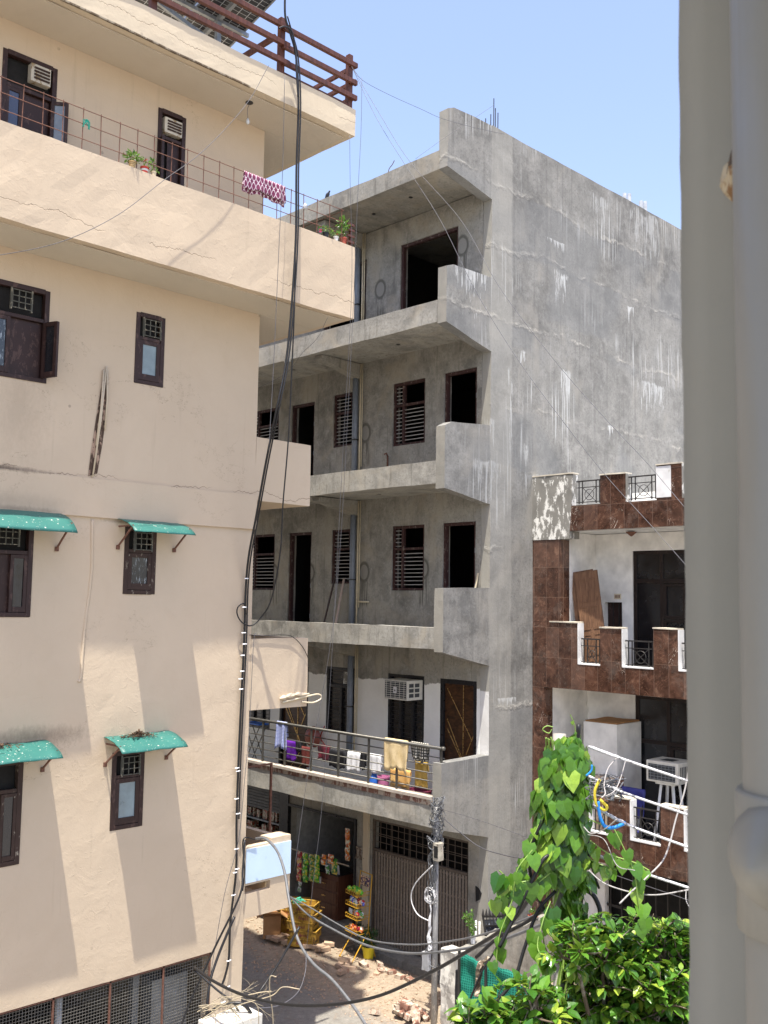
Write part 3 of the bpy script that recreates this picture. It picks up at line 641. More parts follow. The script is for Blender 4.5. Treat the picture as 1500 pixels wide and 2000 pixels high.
# ground floor mesh screen
mb = MB(); y = VW+.04
u = 3.2
while u < uo: mb.box((u-.0025, y, .9), (u+.0025, y+.005, zlow)); u += .042
z = .9
while z < zlow: mb.box((3.2, y-.004, z-.0025), (uo, y-.0005, z+.0025)); z += .042
mb.build('mesh_screen', plain('weathered_mesh', (.2, .19, .17), .6, .4, .4), cb)
mb = MB()
for x in (105, 215, 318, 408): q = at(x, 1930, v=y-.02).x; mb.box((q-.012, y-.03, .9), (q+.012, y-.008, zlow))
mb.box((3.2, y-.03, zlow-.03), (uo, y-.008, zlow-.005)); mb.build('screen_frame', M['rustbar'], cb)
q = at(122, 1960, v=12.6).x; MB().tube([(q, 12.7, .5), (q, 12.7, 2.25)], .05, 10).build('inner_pipe', M['pvcwhite'], cb, smooth=True)
mb = MB(); mb.box((8.1, 12.8, .9), (8.7, 13.1, 1.75)); mb.box((7.9, 13.0, 1.0), (8.0, 13.1, 2.0)); mb.build('meter_cabinet', M['greysteel'], cb)

# things on the balcony and roof
def leafblob(mb, c, R, n, size, seed=0, up=.3, flat=1.):
    rnd = random.Random(seed)
    for i in range(n):
        d = Vector((rnd.gauss(0, 1), rnd.gauss(0, 1), rnd.gauss(0, 1)*flat)).normalized()*(rnd.random()**.45)
        p = Vector(c)+Vector((d.x*R[0], d.y*R[1], d.z*R[2])); s = size*rnd.uniform(.6, 1.25)
        leaf(mb, p, (d+Vector((rnd.uniform(-.6, .6), rnd.uniform(-.6, .6), up+rnd.uniform(-.4, .4)))), s, rnd)
LEAF = ((0, 0), (.23, .3), (.22, .62), (0, 1))
HEART = ((0, 0), (.26, -.16), (.5, .1), (.36, .55), (0, 1))
def leaf(mb, p, d, s, rnd, shape=LEAF, nrm=None, fold=.25, curl=.15):
    d = d.normalized(); n0 = nrm if nrm is not None else Vector((rnd.uniform(-1, 1), rnd.uniform(-1, 1), rnd.uniform(.2, 1)))
    w = d.cross(n0)
    if w.length < 1e-3: w = d.orthogonal()
    w.normalize(); n = w.cross(d).normalized()
    if n.dot(n0) < 0: n = -n
    b = len(mb.v); k = len(shape)
    P = lambda x, y: p+(w*x+d*y)*s+n*(abs(x)*fold-y*y*curl)*s
    for x, y in shape: mb.v.append(P(0, max(y, 0) if x == 0 else max(0, y)))
    for sg in (1, -1):
        for x, y in shape[1:-1]: mb.v.append(P(sg*x, y))
    L = [b]+[b+k+i for i in range(k-2)]+[b+k-1]; R = [b]+[b+k+(k-2)+i for i in range(k-2)]+[b+k-1]; Mx = [b+i for i in range(k)]
    for i in range(k-1):
        for S_, flip in ((L, 0), (R, 1)):
            q = [Mx[i], S_[i], S_[i+1], Mx[i+1]]; q = [a for j, a in enumerate(q) if a not in q[:j]]
            if len(q) >= 3: mb.f.append(tuple(reversed(q)) if flip else tuple(q))
def potplant(label, loc, r, h, potmat, leaves, stemh=.15, leafm='leafpot', flowers=None, band=None):
    t = thing('potted_plant', label, 'potted plant', loc); L = Vector(loc)
    p = MB().lathe(L, [(r*.72, 0), (r*.78, h*.1), (r*.96, h*.85), (r*1.08, h*.86), (r*1.08, h), (r*.92, h), (r*.9, h*.93), (.01, h*.9)], 14); pot = p.build('pot', potmat, t, smooth=False)
    if band: MB().lathe(L+Vector((0, 0, h*.35)), [(r*.86, 0), (r*.93, h*.3)], 14).build('pot_band', band, pot)
    MB().lathe(L+Vector((0, 0, h*.88)), [(r*.88, 0), (r*.5, h*.04), (.005, h*.05)], 10).build('soil', M['soil'], t)
    lf = MB(); st = MB(); rnd = random.Random(int(loc[0]*100))
    for (dx, dy, dz_, R, n, sz) in leaves:
        c = L+Vector((dx, dy, h+dz_)); leafblob(lf, c, R if isinstance(R, tuple) else (R, R, R), n, sz, int(loc[0]*77+dz_*100))
        for i in range(5): st.tube([L+Vector((0, 0, h*.9)), L+Vector((dx*.5+rnd.uniform(-.02, .02), dy*.5, h+dz_*.4)), c+Vector((rnd.uniform(-.5, .5), rnd.uniform(-.5, .5), rnd.uniform(-.4, .3)))*(R if not isinstance(R, tuple) else R[0])], .004, 4)
    st.build('stem', M['stem'], t); lf.build('foliage', M[leafm], t)
    if flowers:
        fm, pts, fs = flowers; f = MB()
        for q in pts:
            for i in range(7): leaf(f, L+Vector(q), Vector((cos(i), sin(i), .5)), fs, rnd)
        f.build('flower', fm, t)
    return t
zt = 13.035
def bp(x): return at(x, 300, v=VB+.06).x
s = S('wicker_pot', .8, .2); x, y, z = s.sep(s.pos()); s.col(s.mix(s.mr(s.ma('FRACT', s.mul(z, 45)), .3, .5), (.25, .16, .07), (.5, .37, .19))); M['wicker'] = s.m
q = at(258, 326, v=VB+.06); potplant('bushy green plant in a straw coloured basket pot, leftmost on the balcony parapet', (q.x, VB+.06, zt), .05, .105, M['wicker'], [(0, 0, .06, (.115, .09, .065), 150, .045)])
rf = plain('red_petal', (.55, .03, .02), .6); pf = plain('pink_petal', (.75, .05, .3), .6)
q = at(282, 336, v=VB+.06); potplant('small plant in a red pot with white band beside the basket pot', (q.x, VB+.06, zt), .055, .085, M['redpl'], [(0, 0, .07, .07, 36, .04)], flowers=(rf, [(.02, 0, .2), (-.01, -.02, .17)], .02), band=M['whitetrim'])
q = at(300, 345, v=VB+.06); potplant('thin cactus-like plant in a beige pot near the open balcony door', (q.x, VB+.06, zt), .035, .07, M['pvccream'], [(-.02, 0, .1, (.02, .02, .08), 16, .06), (.05, 0, .03, (.03, .03, .03), 10, .05)])
q = at(636, 462, v=VB+.06); potplant('pink flowered plant in a black pot on the balcony corner', (q.x, VB+.06, zt), .05, .09, M['blackpaint'], [(0, 0, .05, (.12, .07, .05), 70, .05)], flowers=(pf, [(-.13, -.02, .06), (-.11, 0, .1)], .03))
q = at(656, 470, v=VB+.06); potplant('trailing plant in a white pot on the balcony corner', (q.x, VB+.06, zt), .042, .085, M['whitetrim'], [(0, 0, .04, (.1, .07, .04), 40, .05)], flowers=(rf, [(.03, -.02, .13), (.0, -.02, .12)], .02))
q = at(666, 470, v=VB+.16); potplant('tall leafy green plant in a red pot at the balcony end', (q.x, VB+.1, zt), .06, .13, worn('faded_red_pot', (.5, .12, .08), (.6, .5, .4), .7, .6, 12), [(0, 0, .2, (.1, .09, .14), 120, .06)])
# small timber trellis end
mb = MB(); q = at(683, 470, v=VB+.05).x
mb.box((q-.02, VB+.02, 13.03), (q+.02, VB+.06, 13.42))
for z in (13.08, 13.18, 13.28, 13.37): mb.box((q-.09, VB, z), (q+.06, VB+.018, z+.035))
mb.build('rail_end_post', M['terracotta_rail'], cb)
# cloth draped on a rail
def drape(name, label, cat, a, b, ztop, zf, zb, mat, wv=.02, k=9, seed=0, sag=.0, nrm=None, group=None, flare=0.):
    a = Vector(a); b = Vector(b); d = (b-a); L = d.length; d.normalize(); nrm = nrm or Vector((0, 0, 1)).cross(d)
    nu = max(8, int(L/.03)); rows = [('b', 1-j/6) for j in range(6)]+[('t', 0)]+[('f', (j+1)/9) for j in range(9)]
    mb = MB(); rnd = random.Random(seed); ph = [rnd.random()*6 for _ in range(6)]
    for kd, t in rows:
        for i in range(nu+1):
            s_ = i/nu; p = a+(b-a)*s_; h = (zb if kd == 'b' else zf)
            z = ztop-(h*t)*(1+.06*sin(s_*7+ph[0])+.03*sin(s_*23+ph[1])); side = 0 if kd == 't' else (1 if kd == 'f' else -1)
            off = side*.018+wv*t*(sin(s_*k*2*pi/3+ph[2])+.5*sin(s_*k*4+ph[3]))*(1 if side else 0)
            c = (a+b)/2; sh = 1+flare*t*(1 if kd == 'f' else 0)+.03*sin(t*5+ph[4])
            q = c+(p-c)*sh; mb.v.append(Vector((q.x, q.y, z-sag*sin(s_*pi)+(p.z-a.z)))+nrm*off)
    for r in range(len(rows)-1):
        for i in range(nu): q = r*(nu+1)+i; mb.f.append((q, q+1, q+nu+2, q+nu+1))
    o = mb.build(name, mat, smooth=True); md = o.modifiers.new('thick', 'SOLIDIFY'); md.thickness = .005; md.offset = 0
    return tag(o, label, cat, group)
a = at(476, 375, v=VB+.03); b = at(558, 400, v=VB+.03)
drape('draped_cloth', 'purple cloth with white trellis pattern hung over the balcony railing', 'cloth', (a.x, VB+.05, 13.61), (b.x, VB+.05, 13.61), 13.615, .25, .3, M['purplecloth'], .015, 7, 3, nrm=Vector((0, -1, 0)))
# green rag knot
q = at(168, 237, v=VB+.04); mb = MB(); rnd = random.Random(5)
for i in range(9): mb.tube(smoothpath([q+Vector((rnd.uniform(-.02, .02), 0, rnd.uniform(-.02, .02))), q+Vector((rnd.uniform(-.04, .05), -.01, rnd.uniform(-.03, .02))), q+Vector((rnd.uniform(-.05, .06), 0, rnd.uniform(-.11, 0)))], 3), .006, 4)
tag(rebase(mb.build('rag_knot', plain('teal_rag', (.02, .3, .22), .9)), q), 'small teal rag knotted to the balcony railing', 'rag')
# clear plastic bag on the rail
q = at(597, 395, v=VB+.04); mb = MB(); mb.tube([q+Vector((0, 0, .03)), q+Vector((.005, 0, -.02))], .006, 5); mb.lathe(q+Vector((0, 0, -.13)), [(.015, 0), (.038, .02), (.04, .06), (.02, .1), (.008, .12)], 9)
tag(rebase(mb.build('plastic_bag', plain('milky_plastic', (.5, .52, .54), .3, var=.3), rough=(.02, 9)), q), 'small milky plastic bag tied to the balcony railing', 'plastic bag')
# bulb hanging from roof soffit
q = at(487, 200, z=14.87); t = thing('hanging_bulb', 'bulb holder dangling on a short wire from the roof soffit', 'light', q)
MB().lathe(q, [(.06, 0), (.055, -.012), (.01, -.013)], 12).build('ceiling_rose', M['blackpaint'], t, rough=(.01, 9))
MB().tube(smoothpath([q, q+Vector((-.01, 0, -.06)), q+Vector((-.03, 0, -.12)), q+Vector((-.02, 0, -.27))]), .004, 5).build('flex', M['thin'], t)
MB().lathe(q+Vector((-.02, 0, -.36)), [(.006, 0), (.026, .02), (.03, .045), (.018, .075), (.014, .1)], 12).build('bulb', plain('bulb_glass', (.6, .62, .6), .1), t, smooth=True)
# solar array
A = at(422, 84, v=13.5); Bq = at(560, -2, v=12.1); L = at(150, -70, v=13.5)
zA = A.z; slope = (Bq.z-zA)/(12.1-13.5)
def solar(u0, u1, lab):
    t = thing('solar_panel', lab, 'solar panel', ((u0+u1)/2, 13.5, 15.02), 0, 'solar panels on the cream roof')
    c = Vector(((u0+u1)/2, 12.5, zA+slope*(12.5-13.5))); R = Matrix.Rotation(math.atan(slope), 3, 'X')
    mb = MB().obox((0, 0, 0), (u1-u0-.02, 2.0, .012)); o = mb.build('panel', M['solar'], t, local=True); o.matrix_local = Matrix.Translation(c-t.location)@R.to_4x4()
    mb = MB()
    for s_ in (-1, 1): mb.obox(c+R@Vector((s_*((u1-u0)/2-.02), 0, -.01)), (.03, 2.04, .04), R); mb.obox(c+R@Vector((0, s_*1.0, -.01)), (u1-u0-.06, .03, .04), R)
    mb.build('panel_frame', M['greysteel'], t)
    return t
for i in range(4):
    u1 = A.x+.25-i*1.02; solar(u1-1.0, u1, ('first', 'second', 'third', 'fourth')[i]+' dark solar panel from the right in the array over the cream roof')
t = thing('panel_rack', 'grey steel rack carrying the solar panels over the cream roof', 'steel rack', (8.3, 13.4, 15.02))
mb = MB()
for yy in (12.0, 13.0): mb.box((A.x-4, yy-.03, zA+slope*(yy-13.5)-.11), (A.x+.3, yy+.03, zA+slope*(yy-13.5)-.05))
mb.build('purlin', M['greysteel'], t)
for u in (A.x-.35, A.x-2.2): 
    MB().bar((u, 11.75, zA+slope*-1.75-.16), (u, 13.6, zA-.12), .06, .08).build('rafter', M['greysteel'], t)
    MB().box((u-.04, 12.9, 15.03), (u+.04, 12.98, zA-.02)).build('leg', M['greysteel'], t)
MB().bar((A.x-2.2, 12.94, 16.7), (A.x+1.15, 12.94, 15.95), .05, .07).build('brace', M['greysteel'], t)
# ------------------------------------------------------------------ grey concrete building
V0, U0, UW = 12.17, 13.62, 14.97
VE = 27.
gb = thing('concrete_building', 'unfinished four storey grey cement building with open balconies above shops', 'building', (16, 12.3, 0))
def vv(x, y, u=UW): return at(x, y, u=u).y
def zz(x, y, u=UW): return at(x, y, u=u).z
FL = [.15, 3.32, 6.5, 9.62, 12.72, 15.72]
TOP = [2.65, 5.71, 8.88, 12.05, 15.16]
gh = []                               # openings: v0, v1, z0, z1, kind
def gop(kind, xl, xr, yt, fl=None, yb=None):
    a = vv(xr, yt); b = vv(xl, yt); zt_ = zz((xl+xr)/2, yt); z0 = FL[fl] if fl is not None else zz((xl+xr)/2, yb)
    gh.append((a, b, z0, zt_, kind)); return gh[-1]
gop('opening', 783, 895, 460, fl=4); gop('opening', 634, 716, 520, fl=4)
gop('door', 868, 932, 723, fl=3); gop('win', 768, 831, 744, yb=868); gop('winr', 652, 698, 768, yb=871); gop('door', 570, 615, 788, fl=3); gop('win', 487, 545, 800, yb=890)
gop('door', 865, 929, 1020, fl=2); gop('win', 766, 829, 1026, yb=1153); gop('winr', 648, 693, 1034, yb=1140); gop('door', 565, 609, 1040, fl=2); gop('win', 480, 537, 1044, yb=1152)
gop('wdoor', 860, 931, 1328, fl=1); gop('dwin', 758, 829, 1318, yb=1455); gop('dwin', 638, 693, 1303, yb=1433); gop('wdoor', 548, 603, 1300, fl=1); gop('dwin', 478, 530, 1300, yb=1420)
GATE = (12.66, 15.36, .15, 2.66); SHOP = (15.86, 18.1, .3, 2.5); SHOP2 = (18.42, 21.2, .3, 2.75)
solid_h = [g[:4] for g in gh]+[GATE, SHOP, SHOP2]
V = [V0+.225, VE]+[h[k] for h in solid_h for k in (0, 1)]; Z = [-.05, 15.6]+[h[k] for h in solid_h for k in (2, 3)]
MB().vox([UW, UW+.23], V, Z, lambda x, y, z: not any(h[0] < y < h[1] and h[2] < z < h[3] for h in solid_h), .3).build('wall', M['cement_front'], gb, rough=(.009, 2))
# side wall towards the neighbour with its parapet upstands (stepped outline)
mb = MB(); T = .222
mb.vox([UW, 30], [V0, V0+T], [-.05, 16.92], lambda *k: True, .35)
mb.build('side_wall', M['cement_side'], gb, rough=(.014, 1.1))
prof = {  # side pieces of the balconies in the plane of the side wall
 'roof': [(U0, 15.62), (UW, 15.37), (UW, 16.9), (U0+.12, 16.86), (U0, 16.78)],
 'b4': [(U0, 12.57), (UW, 12.25), (UW, 13.74), (U0+.05, 13.73), (U0, 13.66)],
 'b3': [(U0, 9.4), (UW, 9.19), (UW, 10.76), (U0+.05, 10.66), (U0, 10.58)],
 'b2': [(U0, 6.35), (UW, 6.05), (UW, 7.56), (U0, 7.53)],
 'b1': [(U0, 3.16), (UW, 2.83), (UW, 4.36), (U0, 4.34)]}
for k, P in prof.items():
    # subdivided so that the edges can waver
    n = 7; m_ = 5; mb = MB(); lo = P[0], P[1]; hi = (P[-1], P[2])
    def top(t):
        u = U0+(UW-U0)*t; pts = sorted(P[2:], key=lambda q: q[0])
        for a, b in zip(pts, pts[1:]):
            if a[0] <= u <= b[0] and b[0] > a[0]: return a[1]+(b[1]-a[1])*(u-a[0])/(b[0]-a[0])
        return pts[-1][1]
    G = {}
    for s_ in (0, 1):
        for i in range(n+1):
            t = i/n; u = U0+(UW-.001-U0)*t; zb = P[0][1]+(P[1][1]-P[0][1])*t; zt_ = top(t)
            for j in range(m_+1): G[s_, i, j] = len(mb.v); mb.v.append(Vector((u, V0+T*s_, zb+(zt_-zb)*j/m_)))
    for i in range(n):
        for j in range(m_): mb.f.append((G[0, i, j], G[0, i+1, j], G[0, i+1, j+1], G[0, i, j+1])); mb.f.append((G[1, i, j], G[1, i, j+1], G[1, i+1, j+1], G[1, i+1, j]))
        mb.f.append((G[0, i, m_], G[0, i+1, m_], G[1, i+1, m_], G[1, i, m_])); mb.f.append((G[0, i, 0], G[1, i, 0], G[1, i+1, 0], G[0, i+1, 0]))
    for j in range(m_): mb.f.append((G[0, 0, j], G[0, 0, j+1], G[1, 0, j+1], G[1, 0, j])); mb.f.append((G[0, n, j], G[1, n, j], G[1, n, j+1], G[0, n, j+1]))
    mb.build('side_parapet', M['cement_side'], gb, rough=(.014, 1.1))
# slabs with front upstand
def slab(z0, z1, zt_, top, v1=VE):
    # z0 underside, z1 floor, zt_ upstand top
    mb = MB().vox([U0, U0+.13, UW], [V0+T+.002, v1], [z0, z1, zt_], lambda x, y, z: z < z1 or x < U0+.13, .3)
    return mb.build('balcony_slab', M['cement_light'], gb, rough=(.012, 1.7))
slab(3.16, 3.32, 3.56, 0); slab(6.4, 6.5, 6.8, 0); slab(9.5, 9.62, 9.93, 0); slab(12.6, 12.72, 13.04, 0)
mb = MB().vox([U0, U0+.13, 30], [V0+T+.002, VE], [15.62, 15.75, 16.0], lambda x, y, z: z < 15.75 or x < U0+.13, .5); mb.build('roof_slab', M['cement'], gb, rough=(.012, 1.7))
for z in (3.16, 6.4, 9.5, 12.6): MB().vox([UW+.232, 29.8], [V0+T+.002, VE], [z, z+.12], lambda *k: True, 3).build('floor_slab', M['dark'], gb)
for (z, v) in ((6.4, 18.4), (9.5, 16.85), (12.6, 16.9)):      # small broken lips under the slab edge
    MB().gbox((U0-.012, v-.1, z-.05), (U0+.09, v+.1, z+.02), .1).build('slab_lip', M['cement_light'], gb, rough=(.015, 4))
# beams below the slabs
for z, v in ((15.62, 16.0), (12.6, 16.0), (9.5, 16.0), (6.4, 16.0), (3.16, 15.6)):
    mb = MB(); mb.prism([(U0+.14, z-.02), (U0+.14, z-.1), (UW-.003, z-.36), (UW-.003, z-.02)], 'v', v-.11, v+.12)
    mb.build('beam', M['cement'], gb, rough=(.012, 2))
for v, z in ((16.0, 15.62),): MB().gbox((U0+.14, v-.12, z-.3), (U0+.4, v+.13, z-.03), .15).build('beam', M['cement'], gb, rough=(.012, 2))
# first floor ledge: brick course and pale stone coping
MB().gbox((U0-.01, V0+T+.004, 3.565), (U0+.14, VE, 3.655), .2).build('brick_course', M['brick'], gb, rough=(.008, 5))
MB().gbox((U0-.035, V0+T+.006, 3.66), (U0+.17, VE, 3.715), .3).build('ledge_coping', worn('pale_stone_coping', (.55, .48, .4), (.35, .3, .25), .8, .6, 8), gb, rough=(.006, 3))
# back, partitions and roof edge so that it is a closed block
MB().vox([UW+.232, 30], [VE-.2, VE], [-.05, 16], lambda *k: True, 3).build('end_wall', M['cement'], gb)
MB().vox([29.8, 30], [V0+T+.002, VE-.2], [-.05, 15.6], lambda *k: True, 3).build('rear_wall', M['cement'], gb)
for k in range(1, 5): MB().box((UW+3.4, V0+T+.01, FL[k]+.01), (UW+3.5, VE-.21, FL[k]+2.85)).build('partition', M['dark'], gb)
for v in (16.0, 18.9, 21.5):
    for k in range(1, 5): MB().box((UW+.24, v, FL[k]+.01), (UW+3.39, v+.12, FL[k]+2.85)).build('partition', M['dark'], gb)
# frames and grilles
def gframe(h, kind):
    v0, v1, z0, z1, _ = h; u = UW+.03; fw = .06
    if kind in ('opening', 'door'):
        mb = MB(); mb.box((u, v0, z0), (u+.1, v0+fw, z1)); mb.box((u, v1-fw, z0), (u+.1, v1, z1)); mb.box((u+.001, v0+fw, z1-fw), (u+.099, v1-fw, z1))
        mb.build('door_frame', M['maroon'], gb, bevel=.004)
        if kind == 'door':
            m2 = MB()
            for z in (z0+.4, z0+1.1, z0+1.8): m2.box((u-.015, v0+.005, z-.05), (u-.001, v0+.035, z+.05))
            m2.build('hinges', M['greysteel'], gb)
    elif kind in ('win', 'winr'):
        mb = MB(); zt_ = z1-(z1-z0)*.36; k = v1-(v1-v0)*.3
        mb.box((u, v0, z0), (u+.08, v0+fw, z1)); mb.box((u, v1-fw, z0), (u+.08, v1, z1)); mb.box((u+.001, v0+fw, z1-fw), (u+.079, v1-fw, z1)); mb.box((u+.001, v0+fw, z0), (u+.079, v1-fw, z0+fw*.8))
        mb.box((u+.002, v0+fw, zt_-.025), (u+.078, v1-fw, zt_+.025))
        if kind == 'win': mb.box((u+.003, k-.03, z0+fw), (u+.077, k+.03, z1-fw))
        else: mb.box((u+.003, (v0+v1)/2-.18, zt_+.03), (u+.02, (v0+v1)/2-.16, z1-fw))
        W = mb.build('window_frame', M['maroon'], gb, bevel=.003)
        g = MB(); z = z0+.12; i = 0
        while z < z1-.08:
            hi_ = z > zt_+.02
            if abs(z-zt_) > .035:
                if not hi_: g.box((u+.03, v0+fw, z-.008), (u+.05, v1-fw, z+.008))
                elif kind == 'win': g.box((u+.03, k+.03, z-.008), (u+.05, v1-fw, z+.008))
                else: g.box((u+.03, (v0+v1)/2-.16, z-.008), (u+.05, v1-fw, z+.008))
            z += .082
        g.build('grille_bars', M['louvre'], W)
    elif kind == 'dwin':
        mb = MB(); mb.box((u-.02, v0, z0), (u+.08, v0+fw, z1)); mb.box((u-.02, v1-fw, z0), (u+.08, v1, z1)); mb.box((u-.019, v0+fw, z1-fw), (u+.079, v1-fw, z1)); mb.box((u-.019, v0+fw, z0), (u+.079, v1-fw, z0+fw))
        zt_ = z1-.42; mb.box((u-.01, v0+fw, zt_-.03), (u+.07, v1-fw, zt_+.03))
        n = 3 if v1-v0 > .95 else 2
        for i in range(1, n): vm = v0+(v1-v0)*i/n; mb.box((u-.008, vm-.035, z0+fw), (u+.06, vm+.035, zt_-.03))
        W = mb.build('window', M['blackpaint'], gb, bevel=.003)
        MB().box((u+.045, v0+fw, z0+fw), (u+.05, v1-fw, z1-fw)).build('glass', M['darkglass'], W)
        g = MB(); z = z0+.15
        while z < z1-.1: g.box((u+.028, v0+fw, z-.005), (u+.036, v1-fw, z+.005)); z += .085
        g.build('grille_bars', M['darksteel'], W)
    elif kind == 'wdoor':
        mb = MB(); mb.box((u-.03, v0, z0), (u+.1, v0+.08, z1)); mb.box((u-.03, v1-.08, z0), (u+.1, v1, z1)); mb.box((u-.029, v0+.08, z1-.09), (u+.099, v1-.08, z1))
        W = mb.build('entrance_door_frame', M['blackpaint'], gb, bevel=.004)
        D = MB().box((u+.03, v0+.085, z0+.01), (u+.07, v1-.085, z1-.095)).build('entrance_door', M['doorwood'], gb)
        g = MB(); w = v1-v0-.17; a0 = v0+.085; H = z1-z0-.1
        def ln(x0, y0, x1, y1): g.bar((u+.026, a0+w*(1-x0), z0+H*y0), (u+.026, a0+w*(1-x1), z0+H*y1), .012, .014)
        ln(.62, 1, .62, .12); ln(.08, .96, .9, .55); ln(.08, .7, .72, .3); ln(.08, .62, .98, .16); ln(.72, .42, .98, .6); ln(.62, .3, .98, .1) ; ln(.3, 0, .72, .18); ln(.6, 0, .98, .12)
        g.build('brass_inlay', M['gold'], D)
for h in gh: gframe(h, h[4])
# wall conduit, drain pipe with clamps
for z0, z1 in ((3.75, 6.38), (6.52, 9.48), (9.65, 12.58), (12.75, 15.6)):
    MB().tube([(UW-.075, 16.02, z0), (UW-.075, 16.02, z1)], .065, 12).build('drain_pipe', M['pvcgrey'], gb, smooth=True)
    MB().tube([(UW-.05, 15.88, z0), (UW-.05, 15.88, z1)], .02, 8).build('water_pipe', M['pvccream'], gb, smooth=True)
    MB().tube([(UW-.05, 15.82, z0+.6), (UW-.05, 15.82, z1)], .012, 8).build('water_pipe', M['pvccream'], gb, smooth=True)
    MB().box((UW-.15, 15.93, z0+1.2), (UW-.002, 16.11, z0+1.225)).build('pipe_clamp', M['darksteel'], gb)
MB().tube([(UW-.05, 15.86, 7.25), (UW-.05, 15.5, 7.25)], .02, 8).build('water_pipe', M['pvccream'], gb, smooth=True)
q = at(757, 900, u=UW-.05); mb = MB(); mb.tube([q+Vector((0, 0, -.12)), q+Vector((0, 0, .1))], .02, 8); mb.tube([q+Vector((0, 0, .1)), q+Vector((-.04, 0, .16)), q+Vector((-.1, 0, .13))], .018, 8); mb.build('tap', M['rustbar'], gb, smooth=True)
# ceiling junction holes
for z, pts in ((15.615, ((14.2, 13.7), (14.3, 14.9), (14.3, 16.9))), (12.595, ((14.3, 14.1), (14.3, 17.5), (14.3, 18.9))), (9.495, ((14.3, 14.6), (14.3, 17.8)))):
    for a, b in pts: MB().lathe((a, b, z-.006), [(.045, 0), (.045, .003)], 10).build('junction_hole', M['blackpaint'], gb)
# first floor steel railing
mb = MB(); u = U0+.07; zb = 3.72; zr = 4.6
posts = [at(x, y, u=u).y for x, y in ((862, 1500), (775, 1490), (720, 1480), (661, 1470), (608, 1450), (557, 1440), (514, 1430))]
posts = posts[:1]+posts[1:]+[posts[-1]+1.05, posts[-1]+2.1]
for v in posts:
    MB().box((u-.017, v-.017, zb), (u+.017, v+.017, zr-.02)).build('railing_post', M['steel'], gb)
mb.tube([(u, posts[0]-.02, zr), (u, VE-.3, zr)], .031, 8); mb.lathe((u, posts[0]-.04, zr-.03), [(.03, 0), (.045, .02), (.045, .05), (.02, .07)], 12)
mb.build('top_rail', M['steel'], gb, smooth=True)
for i in range(5):
    z = zb+.1+i*.15; MB().tube([(u+.035, posts[0]-.05, z), (u+.035, VE-.3, z)], .012, 6).build('railing_bar', M['steel'], gb, smooth=True)

# ---- ground floor: ribbed folding gate with transom grille, shops
v0, v1, z0, z1 = GATE; zt_ = 2.02
mb = MB(); mb.box((UW+.04, v0, z0), (UW+.1, v0+.05, z1)); mb.box((UW+.04, v1-.05, z0), (UW+.1, v1, z1)); mb.box((UW+.041, v0+.05, z1-.05), (UW+.099, v1-.05, z1)); mb.box((UW+.035, v0+.05, zt_-.03), (UW+.105, v1-.05, zt_+.03))
M['gategrille'] = plain('dusty_brown_grille', (.12, .095, .075), .7, var=.3, sc=20)
G = mb.build('gate_frame', M['gategrille'], gb, bevel=.003)
mb = MB(); n = 62
for i in range(n):
    v = v0+.06+(v1-v0-.12)*(i+.5)/n; mb.box((UW+.045+.02*(i % 2), v-.011, z0+.02), (UW+.07+.02*(i % 2), v+.011, zt_-.03))
for z in (.25, .9, 1.5, 1.9): mb.box((UW+.1, v0+.05, z), (UW+.11, v1-.05, z+.03))
mb.build('folding_leaf', plain('brown_gate_slats', (.27, .225, .18), .6, var=.35, sc=25), G)
mb = MB(); 
for i in range(1, 15):
    v = v0+.05+(v1-v0-.1)*i/15; mb.box((UW+.06, v-.006, zt_+.03), (UW+.07, v+.006, z1-.05)); 
    if i % 3 == 0: mb.box((UW+.06, v+.03, zt_+.03), (UW+.07, v+.042, z1-.05))
for z in (zt_+.17, zt_+.3, zt_+.34, zt_+.48): mb.box((UW+.071, v0+.05, z-.006), (UW+.08, v1-.05, z+.006))
mb.build('transom_grille', M['gategrille'], G)
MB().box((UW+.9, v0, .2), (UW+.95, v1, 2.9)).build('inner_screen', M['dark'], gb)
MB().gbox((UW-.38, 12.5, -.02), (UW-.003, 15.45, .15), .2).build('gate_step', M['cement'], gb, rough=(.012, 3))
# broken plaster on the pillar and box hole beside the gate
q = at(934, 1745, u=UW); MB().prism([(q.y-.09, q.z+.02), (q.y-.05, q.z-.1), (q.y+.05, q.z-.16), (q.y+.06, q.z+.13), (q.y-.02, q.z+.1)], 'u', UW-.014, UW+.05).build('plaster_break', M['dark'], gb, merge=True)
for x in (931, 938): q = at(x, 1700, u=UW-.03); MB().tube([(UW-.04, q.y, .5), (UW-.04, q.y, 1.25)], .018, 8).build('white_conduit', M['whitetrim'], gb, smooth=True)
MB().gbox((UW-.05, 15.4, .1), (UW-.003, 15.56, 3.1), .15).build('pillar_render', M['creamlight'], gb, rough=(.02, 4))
q = at(727, 1672, u=UW-.05); MB().gbox((UW-.035, 15.42, q.z-.16), (UW-.012, 15.78, q.z+.12), .06).build('brick_break', worn('exposed_masonry', (.16, .12, .09), (.33, .29, .24), .95, .5, 14), gb, rough=(.05, 6))
